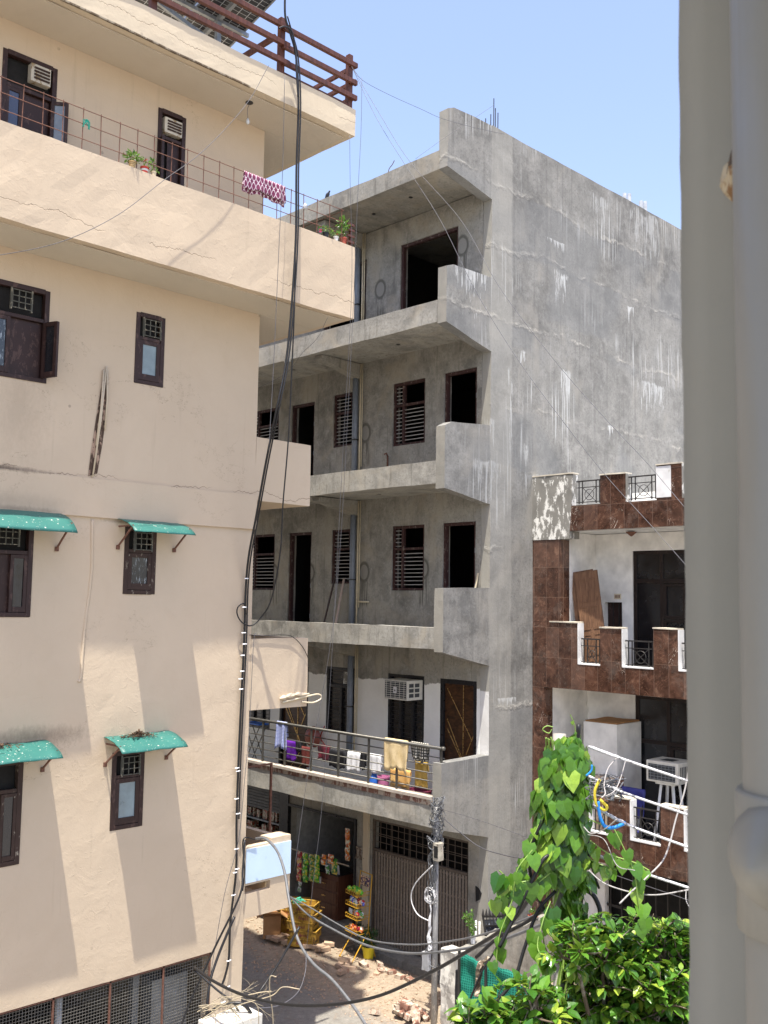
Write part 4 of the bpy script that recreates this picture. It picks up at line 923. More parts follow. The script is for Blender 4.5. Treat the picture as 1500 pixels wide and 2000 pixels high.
# shop surround
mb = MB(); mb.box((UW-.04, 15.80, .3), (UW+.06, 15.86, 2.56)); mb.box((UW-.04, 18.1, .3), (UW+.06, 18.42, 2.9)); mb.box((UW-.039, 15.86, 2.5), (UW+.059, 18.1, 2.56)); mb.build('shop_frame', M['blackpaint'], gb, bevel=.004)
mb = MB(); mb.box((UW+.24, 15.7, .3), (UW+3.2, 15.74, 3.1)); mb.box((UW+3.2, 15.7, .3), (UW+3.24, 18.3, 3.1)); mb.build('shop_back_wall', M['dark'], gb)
MB().box((UW+.24, 18.12, .3), (UW+3.2, 18.16, 3.1)).build('shop_side_wall', M['bluewhite'], gb); MB().box((UW+.5, 16.6, .6), (UW+.53, 18.1, 2.45)).build('shop_partition', M['bluewhite'], gb) if False else None
MB().gbox((UW+.232, 15.75, -.02), (UW+3.2, 21.4, .3), .6).build('shop_floor', M['cement'], gb)
# left shop: shutter half down, shelves
mb = MB(); z = 2.25
while z < 2.8: mb.box((UW+.02, 18.43, z), (UW+.05, 21.2, z+.06)); z += .07
mb.build('rolling_shutter', M['greyshutter'], gb)
mb = MB(); mb.box((UW+1.3, 18.4, .3), (UW+1.35, 21.3, 3.1)); mb.build('shop_back_wall', M['dark'], gb)
for z in (.9, 1.35, 1.8): MB().box((UW+.5, 18.5, z), (UW+1.29, 21.2, z+.04)).build('shop_shelf', M['greysteel'], gb)
rnd = random.Random(3); k = 0
ORD = 'first second third fourth fifth sixth seventh eighth ninth tenth eleventh twelfth thirteenth fourteenth fifteenth sixteenth seventeenth eighteenth nineteenth twentieth'.split(); SHN = {.94: 'lowest', 1.39: 'middle', 1.84: 'top'}
for z in (.94, 1.39, 1.84):
    v = 18.6; kk = -1
    while v < 20.9:
        w = rnd.uniform(.08, .2); h = rnd.uniform(.18, .34); t = MB().gbox((UW+.56, v, z+.002), (UW+.78, v+w-.02, z+h), .1).build('goods_packet', M['goods'], rough=(.01, 8))
        kk += 1; tag(rebase(t, (UW+.67, v+w/2, z)), '%s packet from the right on the %s shelf of the dim left-hand shop' % (ORD[kk], SHN[z]), 'packet', 'goods on the dim shelves of the left-hand shop'); v += w+rnd.uniform(.02, .12)
# rebars and pipe stubs on the roof
for i, (x, y, yb) in enumerate(((948, 231, 246), (958, 223, 250), (964, 192, 250), (967, 211, 252), (972, 220, 256))):
    a = at(x, y, v=12.9); mb = MB().tube([(a.x, a.y, 15.76), (a.x+.01, a.y, a.z)], .011, 5); mb.build('rebar', M['darksteel'], gb)
a = at(758, 333, u=13.75); mb = MB(); mb.tube(smoothpath([(a.x, a.y, 15.95), (a.x, a.y-.02, 16.12), (a.x, a.y-.12, 16.2), (a.x, a.y-.18, 16.27)]), .008, 5); mb.build('rebar', M['rustbar'], gb)
for i, (x, y) in enumerate(((1220, 378), (1229, 379), (1252, 393), (1260, 394))):
    a = at(x, y, v=12.75); MB().tube([(a.x, a.y, 15.76), (a.x, a.y, a.z)], .05, 12).build('vent_pipe', M['pvcwhite'], gb, smooth=False)
# window air conditioner over the first floor window
q = at(790, 1350, u=UW-.25); t = thing('window_air_conditioner', 'cream window air conditioner fixed over the dark first floor window', 'air conditioner', (UW-.2, q.y, q.z-.2))
cv = (at(752, 1340, u=UW-.4).y+at(823, 1340, u=UW-.4).y)/2; zc = zz(790, 1348, UW-.35)
a0 = vv(752, 1345, UW-.42)-.0; b0 = a0-.66
MB().box((UW-.44, b0, zc-.2), (UW+.02, a0, zc+.2)).build('casing', M['ac'], t, bevel=.012)
mb = MB(); uu = UW-.442
mb.box((uu-.006, b0+.03, zc-.17), (uu+.001, a0-.03, zc+.17)); mb.build('front_coil', M['acdark'], t)
mb = MB()
for i in range(8): z = zc-.15+i*.043; mb.box((uu-.014, b0+.035, z-.004), (uu-.007, a0-.035, z+.004))
for i in range(5): v = b0+.08+i*(a0-b0-.16)/4; mb.box((uu-.019, v-.004, zc-.17), (uu-.0145, v+.004, zc+.17))
mb.build('front_grille', M['ac'], t)
mb = MB()
for r_ in range(3):
    for c_ in range(2): mb.box((UW-.39+c_*.17, b0-.004, zc-.14+r_*.1), (UW-.26+c_*.17, b0+.002, zc-.065+r_*.1))
mb.build('side_vents', M['acdark'], t)
st = MB().box((uu-.024, (a0+b0)/2-.045, zc-.06), (uu-.02, (a0+b0)/2+.045, zc+.06)).build('rating_sticker', M['whitetrim'], t)
mb = MB(); P = [((.03 if i % 2 == 0 else .012)*sin(i*pi/5), (.03 if i % 2 == 0 else .012)*cos(i*pi/5)) for i in range(10)]
mb.prism([((a0+b0)/2+x, zc-.01+y) for x, y in P], 'u', uu-.026, uu-.0245); mb.build('star', M['blackpaint'], st)

q = at(676, 1325, u=UW); MB().box((UW-.004, q.y-.11, q.z-.12), (UW+.0, q.y+.08, q.z+.14)).build('pasted_paper', M['peel'], gb)
# pigeon on the roof edge
q = at(642, 384, u=U0+.06); q.z = 16.02; t = MB()
t.tube([q+Vector((0, -.03, .13)), q+Vector((0, -.015, .125)), q+Vector((0, .0, .11)), q+Vector((0, .02, .085)), q+Vector((0, .05, .06)), q+Vector((0, .09, .02)), q+Vector((0, .14, -.05))], [.004, .019, .022, .04, .042, .024, .012], 10)
t.lathe(q+Vector((0, -.02, .115)), [(.004, 0), (.018, .008), (.021, .02), (.014, .034), (.003, .04)], 8); t.tube([q+Vector((0, -.035, .135)), q+Vector((0, -.055, .128))], [.006, .002], 5)
t.tube([q+Vector((.012, .03, .05)), q+Vector((.012, .025, 0))], .003, 4); t.tube([q+Vector((-.012, .03, .05)), q+Vector((-.012, .025, 0))], .003, 4)
tag(rebase(t.build('pigeon', M['pigeon'], smooth=True), q), 'dark pigeon perched on the roof edge of the grey building', 'bird')
# ------------------------------------------------------------------ brown tiled house
UB = 16.35
bh = thing('tiled_house', 'white house faced with brown marble tiles and notched balcony parapets', 'building', (UB, 9, 0))
def vb(x, y, u=UB): return at(x, y, u=u).y
def zb_(x, y, u=UB): return at(x, y, u=u).z
VR = 4.0; VL_ = V0-.004
pr1 = vb(1095, 1100); pr2 = vb(1062, 1400)
# tile clad front bands: profile polygons in (v,z) then thickness in u
M['palecap'] = worn('cream_coping', (.66, .6, .48), (.4, .36, .3), .8, .56, 8)
def par(name, poly, mat=M['tiles'], t=.16, u=UB): return MB().prism(poly, 'u', u, u+t).build(name, mat, bh, merge=True)
def notch(zlo, zgap, ztop, merlons, v_hi, v_lo):
    "parapet outline with merlons: list of (v_hi, v_lo, top)"
    P = [(v_hi, zlo)]; cur = v_hi
    P.append((v_hi, merlons[0][2] if abs(merlons[0][0]-v_hi) < 1e-3 else zgap))
    for a, b, zt_ in merlons:
        if a < v_hi-1e-3: P += [(a, zgap), (a, zt_)]
        P += [(b, zt_), (b, zgap)]
    P += [(v_lo, zgap), (v_lo, zlo)]; return P
a = vb(1040, 1000); b = vb(1112, 1000)
# roof level
mer = [(VL_-.5*0, vb(1112, 1000), 9.84)]
m1 = (vb(1172, 950), vb(1222, 950), 9.77); m2 = (vb(1282, 950), vb(1332, 950), 9.86)
par('peeling_corner_block', [(VL_, 8.56), (VL_, 9.86), (vb(1120, 1000), 9.84), (vb(1112, 1000), 8.56)][:4], M['peel'], .17, UB-.012)
mer = [m1, m2, (m2[1]-.55, m2[1]-1.1, 9.8), (m2[1]-1.65, m2[1]-2.2, 9.8)]
par('roof_parapet', notch(8.72, 9.22, 9.8, mer, vb(1112, 1000)-.004, VR))
# pieces of white coping and sides
def coping(v_hi, v_lo, z, u0=UB-.02, u1=UB+.2, name='coping'): MB().gbox((u0, v_lo-.01, z+.001), (u1, v_hi+.01, z+.026), .15).build(name, M['palecap'], bh, rough=(.008, 5))
for q in mer: coping(q[0], q[1], q[2])
coping(VL_, vb(1120, 1000), 9.86)
MB().box((UB-.008, m2[0]-.3, 9.26), (UB-.001, m2[0]-.0, 9.84)).build('bare_patch', M['whitetrim'], bh)
# main pillar and second floor balcony parapet
z1b, z1t = 5.61, 6.1
Z2T = 6.82
M2 = [(VL_, vb(1128, 1230), 6.9), (vb(1172, 1230), vb(1214, 1230), Z2T), (vb(1276, 1230), vb(1324, 1230), Z2T+.02)]
w = M2[2][0]-M2[2][1]; g_ = M2[1][1]-M2[2][0]
x = M2[2][1]-g_
while x > VR+.8: M2.append((x, x-w, Z2T)); x -= w+g_
P = notch(z1b, z1t, Z2T, M2, VL_, VR); par('balcony_parapet', P)
MB().prism([(VL_, 6.905), (VL_, 8.555), (pr1, 8.555), (pr1, 6.905)], 'u', UB+.0, UB+.3).build('pillar', M['tiles'], bh, merge=True)
MB().prism([(VL_, 2.3), (VL_, 5.605), (pr2, 5.605), (pr2, 2.3)], 'u', UB+.0, UB+.3).build('pillar', M['tiles'], bh, merge=True)
MB().prism([(VL_, 0), (VL_, 2.295), (pr2-.1, 2.295), (pr2-.1, 0)], 'u', UB+.0, UB+.3).build('pillar', M['tiles'], bh, merge=True)
MB().box((UB+.02, vb(1113, 1045)-.02, 8.57), (UB+.3, pr1+.0, 8.715)).build('lintel_stub', M['peel'], bh)
for q in M2: 
    coping(q[0] if q[0] < VL_ else pr1+.25, q[1], q[2]); MB().box((UB-.004, q[1]-.02, z1t+.003), (UB+.19, q[1]-.002, q[2]-.002)).build('merlon_side', M['whitetrim'], bh)
for i in range(len(M2)-1): MB().box((UB-.008, M2[i+1][0]+.002, z1t+.001), (UB+.19, M2[i][1]-.022, z1t+.03)).build('gap_sill', M['whitetrim'], bh)
for q in mer: MB().box((UB-.004, q[1]-.014, 9.225), (UB+.18, q[1]-.002, q[2]-.002)).build('merlon_side', M['peel'], bh)
# lower parapet
z0b, z0t = 2.44, 2.96
M1 = [(vb(1112, 1560), vb(1150, 1560), 3.66), (vb(1188, 1560), vb(1230, 1560), 3.68), (vb(1290, 1580), vb(1335, 1580), 3.68)]
w = M1[2][0]-M1[2][1]; g_ = M1[1][1]-M1[2][0]; x = M1[2][1]-g_
while x > VR+.8: M1.append((x, x-w, 3.68)); x -= w+g_
par('balcony_parapet', notch(z0b, z0t, 3.66, M1, pr2-.003, VR))
for q in M1: coping(q[0], q[1], q[2]); MB().box((UB-.004, q[1]-.03, z0t+.003), (UB+.19, q[1]-.002, q[2]-.002)).build('merlon_side', M['whitetrim'], bh)
for i in range(len(M1)-1): MB().box((UB-.008, M1[i+1][0]+.002, z0t+.001), (UB+.19, M1[i][1]-.032, z0t+.03)).build('gap_sill', M['whitetrim'], bh)
# wrought iron panels in the gaps
def iron(vh, vl, z0, z1):
    mb = MB(); u = UB+.08; r = .009; zm = z0+(z1-z0)*.7; c = (vh+vl)/2
    B = lambda v_, z_, V_, Z_, w=.016: mb.bar((u, v_, z_), (u, V_, Z_), w, w)
    B(vh, z1, vl, z1, .026); B(vh, zm, vl, zm); B(vh, z0, vl, z0)
    for v in (vh-.06, vh-.14, vl+.06, vl+.14): B(v, z0-.03, v, z1, .018)
    R_ = min((zm-z0), (vh-vl-.28))*.36; zc = (z0+zm)/2; n = 18
    mb.tube([(u, c+R_*cos(2*pi*i/n), zc+R_*sin(2*pi*i/n)) for i in range(n+1)], .007, 5)
    B(vh-.14, z0, vl+.14, zm, .01); B(vh-.14, zm, vl+.14, z0, .01)
    mb.build('iron_railing', M['darksteel'], bh)
tg = [(vb(1120, 950), m1[0])]+[(mer[i][1], mer[i+1][0]) for i in range(3)]
for a, b in tg: iron(a-.02, b, 9.28, 9.7)
for L_, zt_, zg in ((M2, 6.6, z1t), (M1, 3.55, z0t)):
    for i in range(len(L_)-1): iron(L_[i][1]-.035, L_[i+1][0], zg+.05, zt_)
# recess: floors, side walls, rear walls
UR = 17.6
def rec(z0, z1, vl, ur, tag_, holes_):
    V = [VR, vl]+[k for h in holes_ for k in h[:2]]; Z = [z0, z1]+[k for h in holes_ for k in h[2:4]]
    MB().vox([ur, ur+.15], V, Z, lambda x, y, z: not any(h[0] < y < h[1] and h[2] < z < h[3] for h in holes_), .5).build('recess_wall', M['white'], bh, rough=(.004, 2))
    MB().gbox((UB+.305, vl+.002, z0), (ur+.15, VL_, z1), .5).build('recess_side_wall', M['white'], bh)
d2 = (VR+.5, vb(1236, 1200, UR), 5.72, 8.36); hole2 = (vb(1215, 1200, UR), vb(1181, 1200, UR), 5.9, 7.32)
rec(5.7, 8.72, pr1, UR, 2, [d2, hole2])
UR1 = 17.9
d1 = (VR+.5, vb(1240, 1400, UR1), 2.6, 5.45); rec(2.56, 5.6, pr2, UR1, 1, [d1])
UR0 = 17.4
rec(0, 2.42, pr2-.1, UR0, 0, [(VR, vb(1181, 1750, UR0), 0, 2.3)])
MB().box((UB+.162, VR, 8.73), (30, VL_, 9.1)).build('roof_slab', M['whitetrim'], bh); MB().box((UB+.162, VR, 5.62), (UR, VL_, 5.7)).build('balcony_floor', M['whitetrim'], bh); MB().box((UB+.162, VR, 2.45), (UR1, VL_, 2.56)).build('balcony_floor', M['whitetrim'], bh)
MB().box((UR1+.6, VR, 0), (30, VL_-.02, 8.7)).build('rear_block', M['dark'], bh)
MB().gbox((UB, VR-.2, 0), (30, VR-.003, 9.3), 1.5).build('end_wall', M['white'], bh)
# flaking wall behind the roof railing
MB().box((UB+1.9, 10.2, 9.1), (UB+2.0, 11.3, 9.62)).build('roof_upstand', M['white'], bh)
# second floor door: dark frame with transom, side light and panelled door with lattice
def leafs(d, u, cols, tr, lattice):
    v0, v1, z0, z1 = d; mb = MB(); F = lambda a, b, c, e, p=.0: mb.box((u-p, a, c), (u+.06, b, e))
    F(v1-.07, v1, z0, z1); F(v0, v0+.07, z0, z1); F(v0+.07, v1-.07, z1-.07, z1); mb.box((u+.001, v0+.07, tr-.04), (u+.059, v1-.07, tr+.04))
    x = v1-.07
    for w in cols: x -= w; mb.box((u+.002, x-.07, z0), (u+.058, x, z1-.07)); x -= .07
    W = mb.build('door_frame', M['darkwood'], bh, bevel=.004)
    MB().box((u+.03, v0+.07, z0), (u+.036, v1-.07, z1-.07)).build('glass', M['darkglass'], W)
    x = v1-.07-cols[0]-.07
    for w in cols[1:]:
        mb = MB(); a, b = x-w+.01, x-.01
        for (c, e) in ((z0+.05, z0+.5), (z0+.62, z0+1.22), (z0+1.35, tr-.1)):
            mb.box((u-.008, a, c-.06), (u+.025, b, c)); mb.box((u-.008, a, e), (u+.025, b, e+.04)); mb.box((u-.009, a, c), (u+.026, a+.06, e)); mb.box((u-.009, b-.06, c), (u+.026, b, e))
        mb.box((u-.007, (a+b)/2-.03, z0+1.35), (u+.024, (a+b)/2+.03, tr-.1)); q = mb.build('door_leaf', M['darkwood'], W, bevel=.003)
        if lattice:
            mb = MB(); c, e = z0+.62, z0+1.22; n = 6
            for i in range(-4, n+1):
                for sg in (1, -1):
                    p0 = Vector((u+.01, a+.06+(b-a-.12)*i/n, c)); k = e-c; yy0 = p0.y if sg > 0 else a+b-p0.y; yy1 = yy0+sg*k
                    s0 = 0; s1 = 1
                    pts = []
                    for t in (0, 1): pts.append((yy0+(yy1-yy0)*t, c+k*t))
                    (ya, za_), (yb_, zb2) = pts; lo, hi = a+.06, b-.06
                    def clip(y, z, Y, Z_):
                        if y < lo: z += (Z_-z)*(lo-y)/(Y-y); y = lo
                        if y > hi: z += (Z_-z)*(y-hi)/(y-Y); y = hi
                        return y, z
                    if max(ya, yb_) <= lo or min(ya, yb_) >= hi: continue
                    A_ = clip(ya, za_, yb_, zb2); B_ = clip(yb_, zb2, ya, za_); mb.bar((u+.01, *A_), (u+.01, *B_), .006, .008)
            mb.build('lattice', M['greysteel'] if 0 else M['darksteel'], q)
        x -= w+.07
    return W
leafs(d2, UR+.03, [.52, .92, .92, .9], 7.75, True); leafs(d1, UR1+.03, [.62, .95, .95], 4.55, True)
MB().box((UR+.12, hole2[0], hole2[2]), (UR+.14, hole2[1], hole2[3])).build('meter_door', M['brownwood'], bh)
mb = MB()
for f in (.33, .66): v = hole2[0]+(hole2[1]-hole2[0])*f; mb.box((UR+.1, v-.008, hole2[2]), (UR+.118, v+.008, hole2[3]))
mb.build('meter_door_strip', M['darksteel'], bh)
# small house plate
pv = vb(1207, 1165, UR); pz = zb_(1207, 1165, UR); pl = MB().box((UR-.012, pv-.075, pz-.055), (UR-.001, pv+.085, pz+.055)).build('switch_plate', M['pvccream'], bh)
mb = MB()
for i in range(4): mb.box((UR-.016, pv-.05+i*.032, pz-.03), (UR-.0125, pv-.032+i*.032, pz+.03))
mb.build('switches', M['rustbar'], pl)
# ceiling lamp
q = at(1233, 1047, u=17.0); t = thing('ceiling_lamp', 'small dark pointed lamp under the white balcony ceiling', 'lamp', (17.0, q.y, 8.71)); MB().lathe((17.0, q.y, 8.61), [(.01, 0), (.05, .03), (.1, .075), (.11, .09)], 12).build('shade', M['rustbar'], t, smooth=True); MB().lathe((17.0, q.y, 8.70), [(.07, 0), (.07, .012)], 12).build('ceiling_plate', M['darksteel'], t)
# leaning old doors behind the second floor railing
def lean(name, lab, xb, xt, yb, ytop, w, mat, u0, u1, grp, panels=True):
    vbm = vb(xb, yb, u0); vt_ = vb(xt, ytop, u1); ztp = zb_(xt, ytop, u1); zbm = 5.702
    t = thing(name, lab, 'door', (u0, vbm, zbm), 0, grp)
    a = Vector((u0, vbm, zbm)); bq = Vector((u1, vt_, ztp)); d = (bq-a); H = d.length; d.normalize(); sdir = Vector((.12, -1, 0)).normalized(); sdir = (sdir-d*sdir.dot(d)).normalized(); n = d.cross(sdir)
    R = Matrix((sdir, n, d)).transposed(); c = a+sdir*w/2+d*H/2; mb = MB().obox(c, (w, .035, H), R); o = mb.build('door_leaf', mat, t, bevel=.004)
    if panels:
        fr = MB()
        for (f0, f1) in ((.73, .93), (.48, .68), (.25, .43), (.04, .2)):
            for k in (0, 1):
                x0 = -w/2+.07+k*(w/2-.03); x1 = x0+w/2-.11
                for (px, pw, pz_, ph) in (((x0+x1)/2, x1-x0, f0*H, .018), ((x0+x1)/2, x1-x0, f1*H, .018)): fr.obox(a+sdir*(w/2+px)+d*pz_-n*.02*1, (pw, .012, ph), R); fr.obox(a+sdir*(w/2+px)+d*pz_+n*.02, (pw, .012, ph), R)
                for px in (x0, x1): fr.obox(a+sdir*(w/2+px)+d*(f0+f1)/2*H-n*.02, (.018, .012, (f1-f0)*H), R); fr.obox(a+sdir*(w/2+px)+d*(f0+f1)/2*H+n*.02, (.018, .012, (f1-f0)*H), R)
        fr.build('moulding', M['oldpanel'], t)
    return t
lean('spare_door', 'brown panelled door leaning in front of another on the second floor balcony', 1148, 1122, 1300, 1121, .5, M['oldpanel'], 16.62, 16.72, 'old doors leaning on the tiled balcony wall')
lean('spare_door', 'second brown door mostly hidden behind the leaning panelled door', 1138, 1114, 1300, 1119, .5, M['oldpanel'], 16.69, 16.79, 'old doors leaning on the tiled balcony wall')
for i, (x0, x1, lab, mt) in enumerate(((1160, 1148, 'white board leaning upright behind the iron railing beside the old doors', 'whitetrim'), (1126, 1120, 'thin grey plank leaning left of the brown doors on the balcony', 'oldwood'))):
    a = at(x0, 1296, u=16.8); a.z = 5.702; b = at(x1, 1240 if i == 0 else 1180, u=17.1)
    tag(rebase(MB().bar(a, b, .07, .02).build('plank', M[mt]), a), lab, 'plank')
# first floor: white cupboard block with cardboard on top
cv0, cv1 = vb(1205, 1450, 17.0), vb(1140, 1450, 17.0); cz = zb_(1170, 1412, 17.0)
MB().gbox((17.0, cv0, 2.57), (UR1-.003, cv1, cz), .4).build('built_in_cupboard', M['white'], bh)
tag(rebase(MB().gbox((17.03, cv0+.02, cz+.002), (UR1-.05, cv1-.03, cz+.03), .12).build('cardboard_sheet', M['carton'], rough=(.02, 3)), (17.3, (cv0+cv1)/2, cz)), 'brown cardboard sheets lying on the white cupboard top', 'cardboard')
# air conditioner on a stool
av0, av1 = vb(1345, 1500, 16.9), vb(1262, 1500, 16.9); zc = zb_(1300, 1510, 16.9); t = thing('boxed_air_conditioner', 'cream window air conditioner standing on a pale stool before the dark doors', 'air conditioner', (17.2, (av0+av1)/2, zc-.2))
av0 = av1-.66; MB().box((16.9, av0, zc-.19), (17.5, av1, zc+.2)).build('casing', M['ac'], t, bevel=.012); mb = MB(); mb.box((16.893, av0+.06, zc-.15), (16.899, av1-.05, zc+.14)); mb.build('front_coil', M['acdark'], t)
mb = MB()
for i in range(6): z = zc-.13+i*.05; mb.box((16.884, av0+.06, z-.004), (16.892, av1-.05, z+.004))
for i in range(7): v = av0+.1+i*(av1-av0-.2)/6; mb.box((16.878, v-.004, zc-.15), (16.883, v+.004, zc+.14))
mb.build('front_grille', M['greysteel'], t); MB().box((17.05, av0+.2, zc+.2005), (17.3, av0+.45, zc+.206)).build('top_vent', M['acdark'], t)
mb = MB()
for i in range(7): mb.box((16.98+i*.06, av0-.004, zc-.12), (17.01+i*.06, av0+.002, zc+.12))
mb.build('side_vents', M['acdark'], t)
t = thing('stool', 'pale splayed-leg stool carrying the boxed air conditioner', 'stool', (17.2, (av0+av1)/2, 2.56)); cx, cy = 17.2, (av0+av1)/2; zs = zc-.2
MB().box((cx-.2, cy-.2, zs-.04), (cx+.2, cy+.2, zs)).build('seat', M['whitetrim'], t, bevel=.005)
for sx in (-1, 1):
    for sy in (-1, 1): MB().bar((cx+sx*.12, cy+sy*.12, zs-.04), (cx+sx*.22, cy+sy*.26, 2.565), .045, .045).build('leg', M['whitetrim'], t)
mb = MB(); mb.bar((cx-.19, cy-.2, 3.0), (cx-.19, cy+.2, 3.0), .03, .03); mb.build('stretcher', M['whitetrim'], t)
# blue chair behind the lower parapet
c = at(1230, 1560, u=16.85); t = thing('folding_chair', 'dark blue folding chair behind the notched lower parapet', 'chair', (16.85, c.y, 2.56))
for sy in (-1, 1): MB().bar((16.7, c.y+sy*.23, 2.57), (17.0, c.y+sy*.23, 3.75), .03, .03).build('leg', M['darksteel'], t); MB().bar((17.05, c.y+sy*.21, 2.57), (16.7, c.y+sy*.21, 3.0), .03, .03).build('leg', M['darksteel'], t)
MB().obox((16.93, c.y, 3.5), (.03, .44, .5), Matrix.Rotation(.25, 3, 'Y')).build('backrest', M['navy'], t, bevel=.01); MB().box((16.62, c.y-.22, 3.0), (17.0, c.y+.22, 3.03)).build('seat', M['navy'], t, bevel=.01)
drape('jacket', 'dark blue jacket with pale lining slung over the folding chair back', 'jacket', (16.96, c.y-.26, 3.78), (16.96, c.y+.24, 3.78), 3.79, .5, .2, M['navy'], .03, 6, 9, nrm=Vector((-1, 0, 0)))
c = at(1178, 1545, u=16.75); t = thing('gas_stove_box', 'orange red carton behind the parapet beside the vine', 'box', (16.9, c.y, 2.56)); MB().box((16.75, c.y-.25, 2.57), (17.1, c.y+.25, 3.95)).build('carton', M['brick'], t, bevel=.01); MB().box((16.8, c.y-.22, 3.951), (17.08, c.y+.22, 3.96)).build('lid', M['peel'], t)
# ground floor dark gate
mb = MB(); gv = vb(1181, 1750, UR0)
for i in range(28): v = VR+.3+(gv-VR-.4)*i/27; mb.box((UR0+.05, v-.012, .05), (UR0+.07, v+.012, 2.25))
for z in (.4, 1.3, 2.1): mb.box((UR0+.071, VR+.2, z), (UR0+.09, gv, z+.05))
mb.build('house_gate', M['darksteel'], bh)
MB().box((UR0+.5, VR, 0), (UR0+.55, gv+.2, 2.4)).build('inner_screen', M['dark'], bh)
# ------------------------------------------------------------------ washing and household things on the first floor balcony
ur = U0+.07; NU = Vector((-1, 0, 0))
def rl(x): return at(x, 1450, u=ur).y
def dr(lab, x0, x1, ztop, f, b, mat, u=ur-.0, name='laundry', k=7, seed=1, cat='cloth', wv=.02, grp=None, flare=0.):
    a = Vector((u, at(x0, 1450, u=u).y, ztop)); c = Vector((u, at(x1, 1450, u=u).y, ztop))
    return drape(name, lab, cat, c, a, ztop, f, b, M[mat], wv, k, seed, nrm=NU, group=grp, flare=flare)
dr('blue checked towel hung over the steel balcony rail beside the cream building', 540, 560, 4.64, .56, .3, 'bluecheck', name='checked_towel', cat='towel', wv=.035, k=5)
dr('large cream bath towel hung over the steel balcony rail', 752, 797, 4.645, .58, .3, 'towel', name='bath_towel', cat='towel', wv=.018, seed=4, k=5)
dr('plaid blanket thrown over the rail end next to the parapet', 803, 838, 4.64, .3, .35, 'plaid', name='plaid_blanket', cat='blanket', u=ur+.05, seed=6, wv=.03)
dr('mustard cloth with frayed fringe under the plaid blanket', 812, 836, 4.3, .5, .2, 'mustard', name='mustard_cloth', seed=7, u=ur+.16, wv=.04)
dr('pale orange cloth hanging inside the rail below the bath towel', 765, 803, 4.05, .36, .2, 'orangecloth', name='orange_cloth', seed=8, u=ur+.22)
items = [('violet cloth on the low washing line behind the rail', 560, 578, 4.17, .42, 'purple'), ('faded red cloth on the low washing line next to the violet cloth', 590, 606, 4.1, .4, 'redcloth'), ('black garment with red print on the low washing line', 622, 645, 4.2, .3, 'darkred'),
         ('small dark patterned garment left on the low washing line between red and black', 578, 590, 4.2, .22, 'blackcloth'), ('large black garment on the low washing line', 645, 678, 4.15, .36, 'blackcloth'), ('white garment pegged on the low washing line beside the black ones', 680, 706, 4.17, .38, 'whitecloth'), ('narrow black garment just right of the white garment', 706, 716, 4.2, .34, 'blackcloth'), ('whitish patterned garment pegged behind the blue bottle', 720, 746, 4.2, .36, 'whitecloth')]
for i, (lab, x0, x1, z, f, mt) in enumerate(items): dr(lab, x0, x1, z+.03, f, f*.8, mt, u=ur+.3, name='garment', seed=20+i, k=6+i % 3, wv=.03, cat='garment', grp='washing on the low line')
p0 = at(545, 1450, u=ur+.3); p1 = at(845, 1450, u=ur+.3)
wire('washing_line', 'thin washing line strung low behind the steel rail', 'washing line', [(ur+.3, p0.y, 4.25), (ur+.3, (p0.y+p1.y)/2, 4.17), (ur+.3, p1.y, 4.27)], .004, M['thin'], n=5)
# buckets, bottle, tub on the balcony floor
def bucket(lab, x, r, h, mat, name='bucket', cat='bucket', handle=True, u=U0+.42):
    y = at(x, 1520, u=u).y; z = 3.322+.28*0; c = Vector((u, y, z)); t = thing(name, lab, cat, c)
    MB().lathe(c, [(r*.75, 0), (r*.8, h*.05), (r*.98, h*.93), (r*1.06, h*.94), (r*1.06, h), (r*.95, h), (r*.78, h*.1), (.01, h*.09)], 18).build('body', M[mat], t, smooth=False)
    if handle: MB().tube(smoothpath([c+Vector((0, -r, h*.95)), c+Vector((-r*.8, 0, h*.7)), c+Vector((0, r, h*.95))]), .004, 5).build('handle', M['steel'], t)
    return t
bucket('pink plastic bucket on the balcony floor behind the rail', 749, .12, .5, 'pink'); 
bucket('maroon plastic tub on the balcony floor near the parapet end', 820, .24, .36, 'maroonpl', 'wash_tub', 'tub', False, U0+.5)
c = at(731, 1500, u=U0+.4); c.z = 3.322; t = thing('water_bottle', 'blue plastic water jug between pink bucket and white garment', 'jug', c)
MB().lathe(c, [(.09, 0), (.1, .03), (.1, .38), (.05, .5), (.045, .58)], 14).build('body', M['bluepl'], t, smooth=True); MB().lathe(c+Vector((0, 0, .58)), [(.05, 0), (.05, .06), (.03, .07)], 12).build('cap', M['navy'], t)
c = at(605, 1440, u=UW-.22); t = thing('hanging_basin', 'reddish brown plastic basin hanging on the white wall beside the inlaid door', 'basin', (c.x, c.y, c.z-.15)); R = Matrix.Rotation(pi/2, 3, 'Y')
MB().lathe(c, [(.1, -.05), (.2, .02), (.23, .1), (.24, .11), (.2, .1), (.12, 0), (.01, -.02)], 16, R).build('basin', plain('brown_red_plastic', (.3, .08, .05), .4), t, smooth=True)
wire('red_hose', 'thin reddish hose looped on the white balcony wall', 'hose', [at(634, 1418, u=UW-.05), at(626, 1440, u=UW-.05), at(634, 1455, u=UW-.1), at(631, 1462, u=UW-.05), at(620, 1450, u=UW-.05)], .012, M['redpl'])
c = at(500, 1400, u=UW-.3); t = thing('drying_rack', 'folding blue and steel drying rack at the far end of the balcony', 'drying rack', (c.x, c.y, 3.33))
for a, b in (((-.1, .3, 3.33), (-.1, -.3, 4.3)), ((-.1, -.3, 3.33), (-.1, .3, 4.3)), ((.1, .3, 3.33), (.1, -.3, 4.3)), ((.1, -.3, 3.33), (.1, .3, 4.3))): MB().tube([(c.x+a[0], c.y+a[1], a[2]), (c.x+b[0], c.y+b[1], b[2])], .012, 6).build('leg', M['steel'], t)
